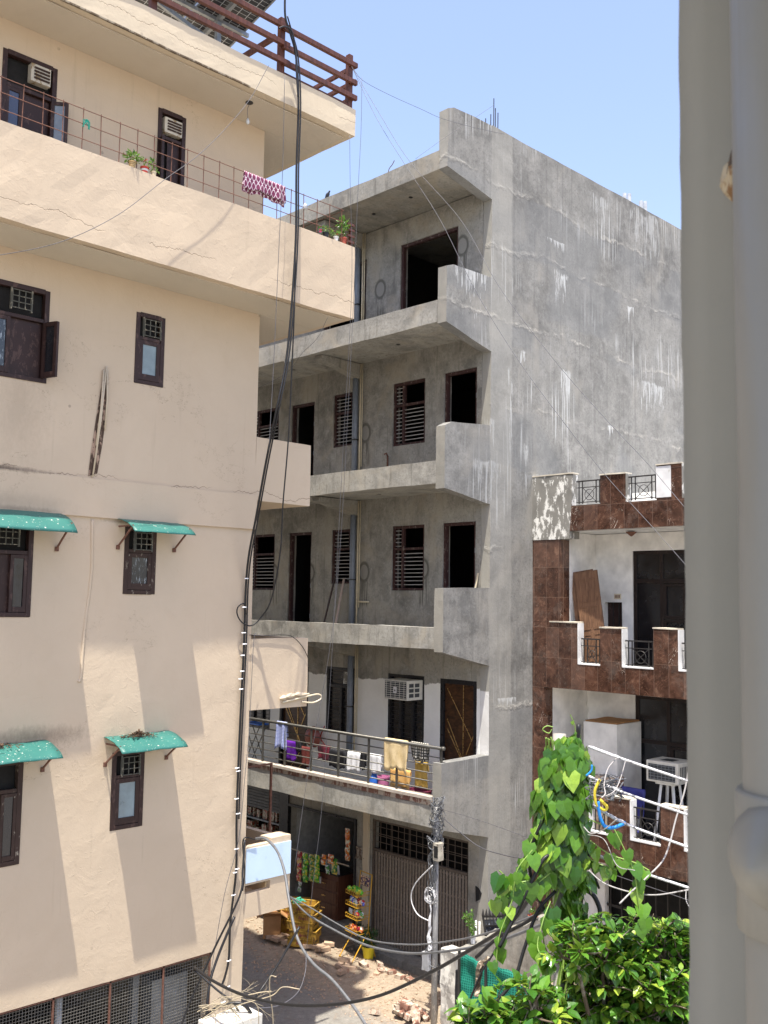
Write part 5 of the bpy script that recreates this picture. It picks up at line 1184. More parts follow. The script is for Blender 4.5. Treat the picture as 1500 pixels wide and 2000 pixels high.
MB().gbox((c.x-.15, c.y-.3, 4.3), (c.x+.15, c.y+.3, 4.33), .1).build('hanging_frame', M['bluepl'], t)
# planks leaning under the far window on the second floor
for i, (a, b, lab) in enumerate((((628, 1208), (655, 1125), 'pale plank leaning below the louvred window, left of a pair'), ((652, 1212), (672, 1130), 'reddish marked plank leaning right of the pale plank'))):
    p = at(*a, u=UW-.35); q = at(*b, u=UW-.02); p.z = 6.51; tag(rebase(MB().bar(p, q, .05, .02).build('plank', M['oldwood'] if i == 0 else worn('marked_plank', (.5, .4, .34), (.5, .08, .07), .8, .6, 9)), p), lab, 'plank')
p = at(948, 1135, u=UW-.2); q = at(953, 1110, u=UW-.02); tag(rebase(MB().bar((UW-.35, 12.47, 6.51), (UW-.02, 12.45, 7.85), .03, .02).build('lath', M['pvccream']), (UW-.35, 12.47, 6.51)), 'thin pale lath leaning against the end wall of the second floor balcony', 'lath')

# ------------------------------------------------------------------ grocery shop
def pk_strip(lab, x0, x1, yt, yb, mat, u=UW-.12):
    a = at(x0, yt, u=u); b = at(x1, yt, u=u); c = at(x0, yb, u=u); n = max(2, int((a.z-c.z)/.12)); mb = MB(); rnd = random.Random(x0)
    top = Vector((u, (a.y+b.y)/2, a.z))
    w = (a.y-b.y)/2; h = (a.z-c.z)/n; K = 4
    for i in range(n):
        za = a.z-h*i; cx = rnd.uniform(-.015, .015); rows = []
        for (fz, th) in ((0, .003), (.12, .006), (.35, .03), (.65, .032), (.88, .006), (1, .003)):
            rows.append((za-h*fz, th))
        base = len(mb.v)
        for z, th in rows:
            for sgn in (-1, 1):
                for k in range(K+1): t_ = -1+2*k/K; mb.v.append(Vector((u+cx+sgn*th*(1-t_*t_*.9), top.y+w*.98*t_+.01*sin(z*40+k), z)))
        for r in range(5):
            for s2 in (0, 1):
                for k in range(K):
                    q = base+r*2*(K+1)+s2*(K+1)+k; f = (q, q+1, q+2*(K+1)+1, q+2*(K+1)); mb.f.append(f if s2 else f[::-1])
    o = mb.build('packet_strip', M[mat], smooth=True); return tag(rebase(o, top), lab, 'snack strip', 'packet strips hanging at the shop front')
pk_strip('red packet strip hanging leftmost at the shop front', 581, 590, 1662, 1720, 'pkred'); pk_strip('bright green packet strip beside the red one', 592, 602, 1665, 1722, 'pkgreen')
pk_strip('dark green and yellow packet strip between two bright green strips', 604, 614, 1667, 1720, 'pkdkgreen'); pk_strip('bright green packet strip right of the dark green one', 615, 625, 1668, 1722, 'pkgreen')
pk_strip('orange and green packet strip right of the green strips', 628, 637, 1668, 1688, 'pkorange'); pk_strip('orange snack bags bunched on the hanging rod', 641, 652, 1667, 1685, 'pkorange', UW-.14); pk_strip('white packet strip under the orange bags', 636, 644, 1688, 1706, 'pkwhite', UW-.1); pk_strip('green and white packet strip at the right end of the rod', 648, 659, 1675, 1706, 'pkdkgreen', UW-.1)
pk_strip('tall orange packet strip hanging at the right side inside the shop', 675, 684, 1617, 1680, 'pkorange', UW+.1)
pk_strip('narrow white packet strip below the red one', 583, 589, 1721, 1741, 'pkwhite', UW-.1)
a = at(568, 1657, u=UW-.1); b = at(682, 1672, u=UW-.1); wire('hanging_rod', 'pale rod across the shop opening carrying packet strips', 'rod', [a+Vector((0, 0, 0)), Vector((UW-.1, (a.y+b.y)/2, a.z+.0)), Vector((UW-.1, b.y, a.z-.01))], .01, M['pvccream'])
# counter with drawers
cy0, cy1 = at(695, 1750, u=UW+.25).y, at(612, 1750, u=UW+.1).y
t = thing('shop_counter', 'reddish brown shop counter with drawers and a dark top', 'counter', (UW+.5, (cy0+cy1)/2, .3))
cx0 = UW-.02; ct = 1.28; cya = at(660, 1760, u=cx0).y; cyb = at(607, 1740, u=cx0).y
MB().box((cx0, cya, .31), (cx0+.55, cyb, ct-.03)).build('body', M['counter'], t, bevel=.006); MB().box((cx0-.03, cya-.03, ct-.027), (cx0+.6, cyb+.03, ct)).build('counter_top', M['blackpaint'], t, bevel=.004)
for z0, z1 in ((.4, .62), (.66, .88), (.92, 1.14)): d = MB().box((cx0-.015, cya+.04, z0), (cx0-.001, cyb-.04, z1)).build('drawer', M['counter'], t, bevel=.004); MB().box((cx0-.03, (cya+cyb)/2-.06, (z0+z1)/2-.01), (cx0-.016, (cya+cyb)/2+.06, (z0+z1)/2+.01)).build('handle', M['gold'], d)
MB().box((cx0-.02, cyb-.3, 1.0), (cx0-.016, cyb-.36, 1.14)).build('paper_notice', M['whitetrim'], t)
for i in range(4):
    c = Vector((cx0+.1, cya+.22+i*.095, ct)); o = MB().lathe(c, [(.035, 0), (.038, .02), (.038, .14), (.016, .2), (.014, .225), (.017, .226), (.017, .245)], 10).build('bottle', M['bottle'], smooth=True)
    tag(rebase(o, c), ORD[i]+' clear water bottle from the right on the dark shop counter', 'bottle', 'water bottles on the shop counter')
c = Vector((cx0+.04, cya+.08, ct)); o = MB().obox(c+Vector((0, 0, .1)), (.012, .12, .2), Matrix.Rotation(-.15, 3, 'Y')).build('counter_card', M['whitetrim']); tag(rebase(o, c), 'small white standing card at the right end of the shop counter', 'card')
for i in range(3):
    q = Vector((UW+1.6+.3*i, 16.2+.5*i, .3)); tag(rebase(MB().gbox((q.x, q.y, .31), (q.x+.3, q.y+.4, 1.1+.3*i), .2).build('stock_box', M['goods'], rough=(.02, 4)), q), ('low', 'middle', 'tall')[i]+' box of stock deep in the dark grocery shop', 'box', 'boxes of stock in the grocery shop')
# yellow crates in two stacks
def crate0():
    t = thing('plastic_crate', 'x', 'crate', (0, 0, 0), 0, 'yellow crates stacked beside the shop'); W_, D_, H_ = .56, .38, .165
    mb = MB(); mb.box((-W_/2, -D_/2, 0), (W_/2, D_/2, .015))
    for s_ in (-1, 1):
        mb.box((-W_/2, s_*D_/2, .016), (W_/2, s_*(D_/2-.014), H_-.02)); mb.box((s_*W_/2, -D_/2+.0145, .016), (s_*(W_/2-.014), D_/2-.0145, H_-.02))
    body = mb
    mb = MB()
    for s_ in (-1, 1): mb.box((-W_/2-.014, s_*(D_/2+.014), H_-.019), (W_/2+.014, s_*(D_/2-.016), H_)); mb.box((s_*(W_/2+.014), -D_/2+.017, H_-.019), (s_*(W_/2-.016), D_/2-.017, H_))
    mb.build('rim', M['yellowcrate'], t, local=True, bevel=.004)
    mb = MB()
    for s_ in (-1, 1):
        for k in (-.2, 0, .2): mb.box((k-.012, s_*(D_/2+.001), .02), (k+.012, s_*(D_/2+.01), H_-.03))
        mb.box((s_*(W_/2+.001), -.1, .06), (s_*(W_/2+.008), .1, .075)); mb.box((s_*(W_/2+.001), -.1, .11), (s_*(W_/2+.008), .1, .125))
    body.v, body.f = body.v+mb.v, body.f+[tuple(i+len(body.v) for i in f) for f in mb.f]; body.build('body', M['yellowcrate'], t, local=True)
    for s_ in (-1, 1): MB().box((s_*(W_/2+.0005), -.06, .08), (s_*(W_/2+.003), .06, .105)).build('hand_hole', M['blackpaint'], t, local=True)
    fc = bpy.data.curves.new('lettering', 'FONT'); fc.body = 'Amul'; fc.size = .1; fc.extrude = .001; fc.align_x = 'CENTER'
    fo = bpy.data.objects.new('lettering', fc); SC.collection.objects.link(fo); bpy.context.view_layer.update()
    me = bpy.data.meshes.new_from_object(fo.evaluated_get(bpy.context.evaluated_depsgraph_get())); bpy.data.objects.remove(fo)
    me.materials.clear(); me.materials.append(M['maroonpl']); o = bpy.data.objects.new('lettering', me); SC.collection.objects.link(o); o.parent = t
    o.matrix_local = Matrix.Translation((.02, -D_/2-.0125, .045))@Matrix.Rotation(pi/2, 4, 'X'); o.scale = (1, 1, 1)
    return t
cr = crate0(); base = at(600, 1838, z=.16); b2 = at(578, 1832, z=.16)
words = ('bottom', 'second from the bottom', 'middle', 'second from the top', 'topmost')
first = True
for st_, (bx, n, nm) in enumerate(((Vector((*at(594, 1838, z=.2)[:2], .13)), 5, 'right'), (Vector((*at(572, 1813, z=.2)[:2], .13)), 4, 'left'))):
    for i in range(n):
        w = words[i] if n == 5 else ('bottom', 'second from the bottom', 'third from the bottom', 'topmost')[i]; lab = 'yellow plastic crate, %s in the %s stack by the shop' % (w, nm)
        loc = (bx.x+.022*sin(i*2.3+st_), bx.y+.024*cos(i*3.1), bx.z+i*.172); rz = radians(-62+8*st_+3*sin(i*1.7))
        if first: cr.location = loc; cr.rotation_euler = (0, 0, rz); cr['label'] = lab; first = False
        else: dup(cr, loc, rz, lab)
for i in range(1):
    c = Vector((cr.location.x, cr.location.y, .97)); mb = MB(); rnd = random.Random(4)
    for k in range(14): mb.tube(smoothpath([c+Vector((rnd.uniform(-.15, .1), rnd.uniform(0, .25), 0)), c+Vector((rnd.uniform(-.18, .1), rnd.uniform(0, .3), rnd.uniform(.03, .09))), c+Vector((rnd.uniform(-.22, 0), rnd.uniform(.1, .3), rnd.uniform(-.12, .03)))], 3), .007, 4)
    tag(rebase(mb.build('green_strap_bundle', plain('green_strap', (.05, .45, .3), .5)), c), 'tangle of green plastic straps on the top yellow crate', 'straps')
# carton
c = Vector((*at(531, 1826, z=.15)[:2], .12)); R = Matrix.Rotation(radians(-40), 3, 'Z'); t = thing('cardboard_box', 'open brown cardboard box beside the yellow crates', 'box', c); mb = MB(); Wd, D_, H_ = .36, .3, .46
for s_ in (-1, 1): mb.obox(c+R@Vector((s_*Wd/2, 0, H_/2)), (.012, D_, H_), R); mb.obox(c+R@Vector((0, s_*D_/2, H_/2)), (Wd-.014, .012, H_), R)
mb.obox(c+Vector((0, 0, .02)), (Wd-.02, D_-.02, .01), R); mb.build('carton_body', M['carton'], t)
for s_, an in ((-1, 1), (1, -1)):
    MB().obox(c+R@Vector((s_*(Wd/2+.07), 0, H_-.0)), (.17, D_, .008), R@Matrix.Rotation(s_*.55, 3, 'Y')).build('flap', M['carton'], t); MB().obox(c+R@Vector((0, s_*(D_/2+.05), H_+.05)), (Wd, .15, .008), R@Matrix.Rotation(s_*.7, 3, 'X')).build('flap', M['carton'], t)
MB().obox(c+R@Vector((-Wd/2-.007, .03, .2)), (.003, .14, .16), R).build('address_label', M['peel'], t)
# yellow wire display rack
base = at(690, 1868, z=.16); top = at(712, 1720, u=base.x+.25)
c = Vector((*at(697, 1868, z=.13)[:2], .12)); t = thing('display_rack', 'yellow wire snack rack standing outside the shop', 'display rack', c)
R = Matrix.Rotation(radians(-98), 3, 'Z'); X = lambda x, y, z: c+R@Vector((x, y, z))
wd = .2
mb = MB()
for s_ in (-1, 1): mb.tube([X(s_*wd, .12, .5), X(s_*wd, .2, 1.62)], .011, 6)
mb.tube([X(-wd, .2, 1.62), X(wd, .2, 1.62)], .011, 6); mb.build('upright', M['yellowpaint'], t)
for s_ in (-1, 1):
    for y0, y1 in ((-.28, .12), (.3, .14)): MB().tube([X(s_*wd*1.1, y0, .0), X(s_*wd, y1, .52)], .011, 6).build('leg', M['yellowpaint'], t)
mb = MB(); mb.tube([X(-wd*1.1, -.28, .02), X(wd*1.1, -.28, .02)], .01, 6); mb.tube([X(-wd*1.1, .3, .02), X(wd*1.1, .3, .02)], .01, 6); mb.build('base_bar', M['yellowpaint'], t)
for j, (z, mt) in enumerate(((.5, 'pkorange'), (.78, 'pkwhite'), (1.02, 'pkblue'), (1.24, 'pkdkgreen'))):
    mb = MB(); yb_ = .15
    for zz in (z, z+.07): mb.tube([X(-wd, yb_, zz), X(-wd, -.16, zz), X(wd, -.16, zz), X(wd, yb_, zz)], .006, 5)
    for k in range(7): x = -wd+2*wd*k/6; mb.tube([X(x, yb_, z), X(x, -.16, z), X(x, -.16, z+.07)], .004, 4)
    q = mb.build('basket', M['yellowpaint'], t)
    rnd = random.Random(j+40); cols = ('pkorange', 'pkred') if j == 0 else ('pkwhite', 'pkgreen', 'pkred') if j == 1 else ('pkblue', 'pkwhite', 'pkred') if j == 2 else ('pkgreen', 'pkgreen')
    for k in range(7):
        m2 = MB(); cc = X(-wd+.04+k*.053, rnd.uniform(-.1, .04), z+.075); m2.lathe(cc, [(.008, -.07), (.045, -.035), (.05, .03), (.01, .075)], 8, Matrix.Rotation(rnd.uniform(-.8, .8), 3, 'X')@Matrix.Rotation(rnd.uniform(-.5, .5), 3, 'Y'))
        o = m2.build('snack_bag', M[cols[k % len(cols)]], rough=(.012, 20)); tag(rebase(o, cc), ORD[k]+' '+('orange and red', 'white and green', 'blue and white', 'green')[j]+' snack bag along the '+('lowest', 'third', 'second', 'top')[j]+' basket of the yellow rack', 'snack bag', 'snack bags in the %s basket of the yellow rack' % ('lowest', 'third', 'second', 'top')[j])
for k in range(2):
    cc = X(-.08+k*.16, .17, 1.46); o = MB().obox(cc, (.14, .03, .2), R@Matrix.Rotation(.1*k, 3, 'Y')).build('snack_bag', M['pkdark'], bevel=.012); tag(rebase(o, cc), ('left', 'right')[k]+' dark snack bag clipped at the head of the yellow rack', 'snack bag')
# plant in yellow pot
q = at(752, 1855, z=.12); potplant('dark leafy plant in a yellow bucket pot before the folding gate', (14.32, 14.72, .1), .13, .24, M['yellowpot'], [(0, 0, .17, (.2, .2, .2), 260, .075), (-.12, .1, .3, .12, 80, .07)], leafm='leafdark')
# signpost near left shop
q = at(530, 1490, v=14.3); t = thing('awning_post', 'thin rusty steel post with a cross arm rising from the lowest end balcony', 'post', (q.x, q.y, 2.56)); MB().box((q.x-.018, q.y-.018, 2.562), (q.x+.018, q.y+.018, q.z)).build('post', M['rustbar'], t); MB().bar((q.x, q.y, q.z-.015), (UE+.01, q.y+.3, q.z-.1), .03, .03).build('cross_arm', M['rustbar'], t)

# ------------------------------------------------------------------ bricks and rubble
br = MB().gbox((-.11, -.055, 0), (.11, .055, .07), .06).build('brick', M['brickpale'], rough=(.006, 9)); tag(br, 'x', 'brick', 'loose bricks along the shop verge')
brr = MB().gbox((-.1, -.055, 0), (.1, .055, .075), .06).build('brick', M['brick'], rough=(.016, 9)); tag(brr, 'x', 'brick', 'broken red bricks heaped at the wall end')
def bricks(src, lst, lab, grp):
    f = True; n_ = 0
    for (x, y, z, a, b) in lst:
        o = src if f and src.get('label') == 'x' else src.copy()
        if o is not src: SC.collection.objects.link(o)
        f = False; o.location = (x, y, z); o.rotation_euler = (b, b*.5, a); o['label'] = lab(n_) if callable(lab) else lab; n_ += 1; o['group'] = grp
rnd = random.Random(11); L_ = []
for i in range(15): 
    t_ = i/14; px = 528+t_*115; q = at(px, 1834+t_*20+rnd.uniform(-7, 6), z=.12); L_.append((q.x, q.y, .115+rnd.uniform(0, .025), rnd.uniform(0, 3), rnd.uniform(-.15, .15)))
bricks(br, L_, lambda i: '%s dusty pale brick from the left in the loose row before the crates' % ORD[i], 'loose bricks before the crates')
L_ = [(*at(x, y, z=.1)[:2], .09+dz_, a, .05) for x, y, dz_, a in ((664, 1887, 0, .3), (672, 1895, 0, 1.2), (680, 1886, 0, .6), (672, 1884, .07, 1.9), (686, 1894, 0, 2.2), (668, 1899, -.01, .1))]
bricks(br, L_, 'pale brick in the small pile left of the yellow pot', 'small brick pile on the verge')
L_ = []
for i in range(20): t_ = i/19; q = at(600+t_*140, 1866+t_*46, z=.02); L_.append((q.x-.05, q.y, -.03+rnd.uniform(0, .02), .5+rnd.uniform(-.3, .3), 0))
bricks(br, L_, lambda i: '%s half buried brick from the left in the verge edging' % ORD[i], 'bricks edging the verge')
bricks(br, [(*at(738, 1903, z=.1)[:2], .08, .4, 0)], 'single pale brick lying alone on the sunlit verge', 'lone brick'); 
L_ = []
for i in range(26):
    a = rnd.random()*6.3; r = abs(rnd.gauss(0, .3)); L_.append((13.0+r*cos(a)*.6, 12.4+r*sin(a)*.9, max(0, .2-.35*r)*rnd.uniform(.5, 1.2), rnd.random()*3, rnd.uniform(-.6, .6)))
bricks(brr, L_, 'broken brick in the heap at the foot of the leaning pole', 'broken bricks at the pole foot')
L_ = [(14.1+rnd.uniform(-.15, .2), 13.3+i*.24+rnd.uniform(-.05, .05), .1, rnd.random()*3, rnd.uniform(-.2, .2)) for i in range(6)]
bricks(brr, L_, lambda i: '%s red brick from the right lying in shade below the gate step' % ORD[i], 'bricks below the gate step')
mb = MB(); rnd = random.Random(8)
for i in range(1100):
    u = rnd.uniform(12.3, 14.4); v = rnd.uniform(12.3, 19); s_ = rnd.uniform(.008, .03); mb.obox((u, v, max(0, dz(u, v) if u > 13 else 0)+s_*.3), (s_*1.4, s_, s_*.8), Matrix.Rotation(rnd.random()*6, 3, 'Z')@Matrix.Rotation(rnd.random(), 3, 'X'))
tag(mb.build('gravel', M['brickpale']), 'small stones and brick chips strewn over the verge', 'gravel', kind='stuff')

# ------------------------------------------------------------------ broken boundary wall, shade net, leaning gate
bw = thing('boundary_pier', 'weathered whitish masonry pier with a black painted edge beside the pole', 'wall', (13.45, 11.6, 0))
MB().gbox((13.28, 11.5, 0), (13.55, 11.84, 1.26), .12).build('pier', M['aged_pier'], bw, rough=(.03, 3)); MB().gbox((13.27, 11.36, 0), (13.5, 11.495, 1.0), .12).build('tarred_edge', worn('tar_black_edge', (.02, .02, .025), (.3, .28, .26), .8, .62, 10), bw, rough=(.02, 4))
w_ = thing('boundary_wall', 'low broken cement wall running from the pier along the grey building', 'wall', (15, 11.72, 0))
mb = MB(); n = 12
P = [(13.56, 0)]+[(13.56+(16.3-13.56)*i/n, 1.2+.08*noise.noise(Vector((i*.9, 1, 2)))+(.06 if i > 2 else 0)) for i in range(n+1)]+[(16.3, 0)]
mb.prism(P, 'v', 11.62, 11.78); mb.build('wall', M['cement'], w_, rough=(.03, 3)); 
potplant('bright green slender plant in a white cup on the broken wall top', (13.98, 11.7, 1.22), .05, .13, M['whitetrim'], [(-.02, .0, .1, (.05, .05, .07), 40, .05), (-.03, .02, .22, (.07, .07, .07), 50, .055), (-.1, .06, .34, (.08, .08, .06), 50, .055), (-.02, .02, .4, .04, 18, .05)], leafm='leafpot')
q = at(1045, 1745, u=15.6); 
mb = MB(); nn = thing('shade_net_fence', 'green shade net fence on posts between the pier and the tree', 'fence', (13.2, 10, 0)); rows = 14; colsN = 40; NV0, NV1 = 11.34, 7.2
for j in range(rows+1):
    for i in range(colsN+1):
        v = NV0+(NV1-NV0)*i/colsN; z = 1.32*j/rows; mb.v.append(Vector((13.2+.035*sin(i*1.1+j*.5)+.02*sin(i*2.7)+.03*noise.noise(Vector((i*.3, j*.5, 0))), v, z+.02*sin(i*.8)*(j/rows))))
for j in range(rows):
    for i in range(colsN): q = j*(colsN+1)+i; mb.f.append((q, q+1, q+colsN+2, q+colsN+1))
o = mb.build('net', M['net'], nn, smooth=True); md = o.modifiers.new('thick', 'SOLIDIFY'); md.thickness = .003
for v in (11.3, 10.72, 10.05, 9.3, 8.5, 7.6): MB().box((13.13, v-.02, 0), (13.16, v+.02, 1.4)).build('post', M['darksteel'], nn)
# iron gate leaning behind the wall
t = thing('old_iron_gate', 'dusty black iron gate leaf with spikes leaning by the grey wall', 'gate', (15.3, 12.0, 0)); a0 = Vector((14.75, 12.0, .25)); sx = Vector((.85, .05, -.18)).normalized(); sz_ = Vector((-.12, .1, 1)).normalized(); Wd, H_ = .85, 1.15; off = Vector((0, -.12, .1)); a0 = a0+off
mb = MB(); Lp = lambda x, z: a0+sx*x+sz_*z
for x0, z0, x1, z1 in ((0, 0, 0, H_), (Wd, 0, Wd, H_), (0, 0, Wd, 0), (0, H_, Wd, H_), (0, H_*.5, Wd, H_*.5), (0, H_*.62, Wd, H_*.62), (0, H_*.85, Wd, H_*.85)): mb.bar(Lp(x0, z0), Lp(x1, z1), .035, .035)
for i in range(1, 8): mb.bar(Lp(Wd*i/8, H_*.5), Lp(Wd*i/8, H_), .014, .014)
mb.build('gate_frame', M['darksteel'], t)
mb = MB().quad(Lp(0, 0), Lp(Wd, 0), Lp(Wd, H_*.95), Lp(0, H_*.95)); o = mb.build('sheet_panel', worn('scratched_black_sheet', (.05, .055, .065), (.3, .32, .35), .6, .56, 14), t); md = o.modifiers.new('thick', 'SOLIDIFY'); md.thickness = .01
for i in range(9): p = Lp(Wd*i/8, H_); MB().lathe(p, [(.022, 0), (.026, .03), (.002, .14)], 6).build('spike', M['darksteel'], t)
q = Vector((15.55, 11.68, 1.25)); potplant('reddish wilted plant in a flat pale tray behind the iron gate', (15.75, 11.7, 1.24), .09, .07, M['peel'], [(0, 0, .07, (.11, .1, .07), 60, .06)], leafm='leafpot', flowers=(plain('rust_red_leaf', (.35, .06, .03), .7), [(.0, 0, .12), (.07, 0, .1), (-.07, .02, .1), (.03, -.05, .06), (-.04, -.04, .07)], .06))
# ------------------------------------------------------------------ service pole with knotted wires at the corner
pc = at(865, 1960, u=13.2); px_, py_ = 13.2, 11.92
t = thing('service_pole', 'grey steel service pole wrapped in knotted wires at the building corner', 'pole', (px_, py_, 0))
MB().tube([(px_, py_, 0), (px_+.02, py_, 1.9), (px_+.05, py_+.03, 3.65)], [.055, .05, .045], 12).build('pole', worn('galvanised_pole', (.36, .36, .35), (.5, .48, .44), .6, .55, 9), t, smooth=True)
MB().gbox((px_-.1, py_-.16, 2.78), (px_+.04, py_-.03, 3.08), .08).build('junction_box', worn('dirty_box', (.4, .37, .3), (.12, .1, .08), .8, .56, 12), t, rough=(.015, 6)); MB().box((px_-.106, py_-.15, 2.83), (px_-.1, py_-.06, 3.03)).build('open_cover', M['dark'], t)
MB().gbox((px_-.15, py_+.02, .9), (px_-.06, py_+.16, 1.2), .08).build('meter_box', worn('grey_meter_case', (.4, .41, .42), (.2, .17, .15), .6, .6, 12), t, rough=(.015, 5))
rnd = random.Random(2); mb = MB()
for i in range(46):
    z = rnd.uniform(2.9, 3.75); pts = []; a = rnd.random()*6.3
    for k in range(5): a += rnd.uniform(.7, 1.5); rr = rnd.uniform(.05, .17); pts.append((px_+.04+rr*cos(a), py_+.02+rr*sin(a), z+rnd.uniform(-.14, .14)))
    mb.tube(smoothpath(pts, 4), rnd.choice((.005, .007, .01)), 4)
mb.build('wire_knot', M['grey_cable'], t)
mb = MB()
for i in range(16):
    pts = [(px_+.05+rnd.uniform(-.08, .08), py_+rnd.uniform(-.08, .1), 3.2)]
    for k in range(1, 6): pts.append((px_+rnd.uniform(-.09, .02), py_+rnd.uniform(-.09, .11), 3.2-k*.22+rnd.uniform(-.05, .05)))
    mb.tube(smoothpath(pts, 4), rnd.choice((.005, .008)), 4)
mb.build('hanging_wires', M['grey_cable'], t)
mb = MB()
for i in range(10):
    a = rnd.random()*6.3; c = Vector((px_-.06, py_+.05, 2.15)); r = rnd.uniform(.05, .14); pts = [c+Vector((rnd.uniform(-.03, .03), r*cos(a+k*.8), r*1.1*sin(a+k*.8)+rnd.uniform(-.02, .02))) for k in range(8)]
    mb.tube(smoothpath(pts, 3), .006, 4)
mb.build('wire_coil', M['white_rope'], t)
MB().tube(smoothpath([(px_-.07, py_+.05, 2.15), (px_-.08, py_+.03, 1.8), (px_-.08, py_+.05, 1.45), (px_-.09, py_+.02, 1.25)]), [.015]*8+[.025]*8+[.038]*6+[.045]*3, 7).build('rag_wrap', M['white_rope'], t, rough=(.02, 9))
def lp(x, y, u=px_-.1): return at(x, y, u=u)
MB().tube(smoothpath([lp(845, 1690), lp(812, 1725), lp(803, 1755), lp(815, 1785), lp(840, 1800)]), .011, 6).build('drooping_wire', M['white_rope'], t, smooth=True)
MB().tube(smoothpath([lp(845, 1838), lp(830, 1860), lp(832, 1880), lp(855, 1893)]), .01, 6).build('drooping_wire', M['grey_cable'], t, smooth=True)

# ------------------------------------------------------------------ cables
Cd = lambda L, d0, d1=None: [at(x, y, d=d0+((d1 if d1 is not None else d0)-d0)*i/(len(L)-1)) for i, (x, y) in enumerate(L)]
Cv = lambda L, v: [at(x, y, v=(v[i] if isinstance(v, (list, tuple)) else v)) for i, (x, y) in enumerate(L)]
main = Cv([(557, -30), (557, 30), (566, 62), (578, 110), (583, 200), (579, 330), (577, 480), (562, 680), (540, 800), (520, 900), (500, 1010), (486, 1085), (480, 1150), (477, 1250), (472, 1350), (466, 1480), (462, 1600), (461, 1700), (450, 1800), (447, 1870), (440, 1905), (433, 1925)], [11.36]*9+[11.7, 12.0, 12.2, 12.33]+[12.33]*9)
wire('black_cable', 'thick black cable dropping down the corner of the cream building', 'cable', main, .017, M['black_cable'], 'black cables on the cream building')
m2 = [p+Vector((.035, -.01, 0)) for p in main]; wire('black_cable', 'second black cable strapped alongside the thick one at the cream corner', 'cable', m2[1:17], .012, M['black_cable'], 'black cables on the cream building')
mb = None
for i, (x, y) in enumerate(((480, 1130), (475, 1186), (474, 1236), (476, 1258), (472, 1280), (471, 1311), (468, 1326), (469, 1346), (461, 1500), (463, 1506), (460, 1560), (463, 1589), (460, 1658), (461, 1697), (457, 1704), (454, 1748), (445, 1876), (443, 1927), (434, 1957))):
    q = at(x, y, v=12.31); tag(rebase(MB().tube([q+Vector((-.03, -.012, 0)), q+Vector((0, -.03, .002)), q+Vector((.045, -.012, 0))], .009, 6).build('cable_clip', M['clip']), q), ORD[i]+' small white clip from the top on the black corner cable', 'cable clip', 'white cable clips at the cream corner')
wire('black_cable', 'black cable swinging free from the balcony into a loop at the corner', 'cable', Cv([(577, 480), (575, 600), (570, 720), (563, 860), (553, 980), (547, 1080), (530, 1170), (508, 1208), (490, 1222), (472, 1215), (463, 1198), (466, 1184), (478, 1180), (480, 1200)], [11.36, 11.5, 11.6, 11.7, 11.8, 11.9, 12.1, 12.25, 12.3, 12.3, 12.3, 12.3, 12.3, 12.32]), .011, M['black_cable'], 'black cables on the cream building')
wire('black_cable', 'bent black cable end looping over the roof railing post', 'cable', Cv([(545, 55), (556, 52), (570, 62), (577, 95), (579, 140), (582, 190)], 11.3), .013, M['black_cable'], 'black cables on the cream building')
for i, (L, v, lab) in enumerate((
    ([(525, 128), (480, 205), (400, 292), (320, 352), (230, 420), (120, 472), (0, 498), (-60, 500)], 11.3, 'thin grey wire sagging across the balcony of the cream building'),
    ([(556, 150), (552, 330), (545, 480), (535, 700), (525, 880)], 11.3, 'thin straight wire dropping from the roof beside the black cable'),
    ([(500, 1235), (495, 1260), (487, 1420), (478, 1520), (466, 1640), (440, 1740), (420, 1850), (412, 1900)], 12.2, 'thin wire down the lower corner of the cream building'))):
    wire('thin_wire', lab, 'wire', Cv(L, v), .0045, M['thin'], n=5)
for i, (L, d0, d1, lab) in enumerate((
    ([(687, 130), (740, 220), (800, 315), (900, 430), (975, 560), (1080, 700), (1180, 815), (1260, 900), (1345, 1000)], 15, 10, 'long thin wire from the roof rail crossing the stained grey wall to the right'),
    ([(687, 130), (735, 230), (790, 320), (860, 430), (930, 570), (1010, 700), (1090, 810), (1180, 925), (1275, 1030), (1345, 1110)], 15, 10, 'long thin wire crossing the grey wall, lower of two'),
    ([(690, 135), (710, 158), (760, 185), (820, 212), (865, 232), (930, 250), (985, 262)], 15, 17, 'wavy thin wire from the roof rail to the grey parapet'),
    ([(707, 150), (705, 260), (698, 400), (685, 700), (655, 1180), (600, 1520), (575, 1700)], 15, 14, 'thin line hanging from roof height across the louvred windows'),
    ([(683, 265), (684, 360), (687, 560), (670, 880), (650, 1250), (630, 1560), (612, 1720), (598, 1860)], 15, 14.5, 'second thin line hanging in front of the balconies'),
    ([(640, 620), (620, 660), (590, 690), (560, 728), (500, 760)], 15, 16, 'short thin wire curving below the cream balcony'),
    ([(812, 310), (860, 275), (920, 235), (965, 205)], 18, 19, 'thin wire running to the rebar on the grey roof'),
    ([(860, 1580), (930, 1600), (1040, 1640), (1150, 1690), (1350, 1760)], 16.5, 8, 'thin wire from the service pole towards the vine, upper'),
    ([(868, 1600), (930, 1650), (985, 1670), (1040, 1680), (1100, 1700)], 16.5, 7, 'dark twisted wire from the service pole towards the vine, lower'))):
    wire('thin_wire', lab, 'wire', Cd(L, d0, d1), .0032 if i != 8 else .007, M['thin'], n=5)
wire('thin_wire', 'black wire lying across the middle end balcony of the cream building', 'wire', Cv([(488, 1240), (510, 1242), (545, 1240), (570, 1243), (590, 1262), (602, 1285)], 12.36), .006, M['black_cable'])
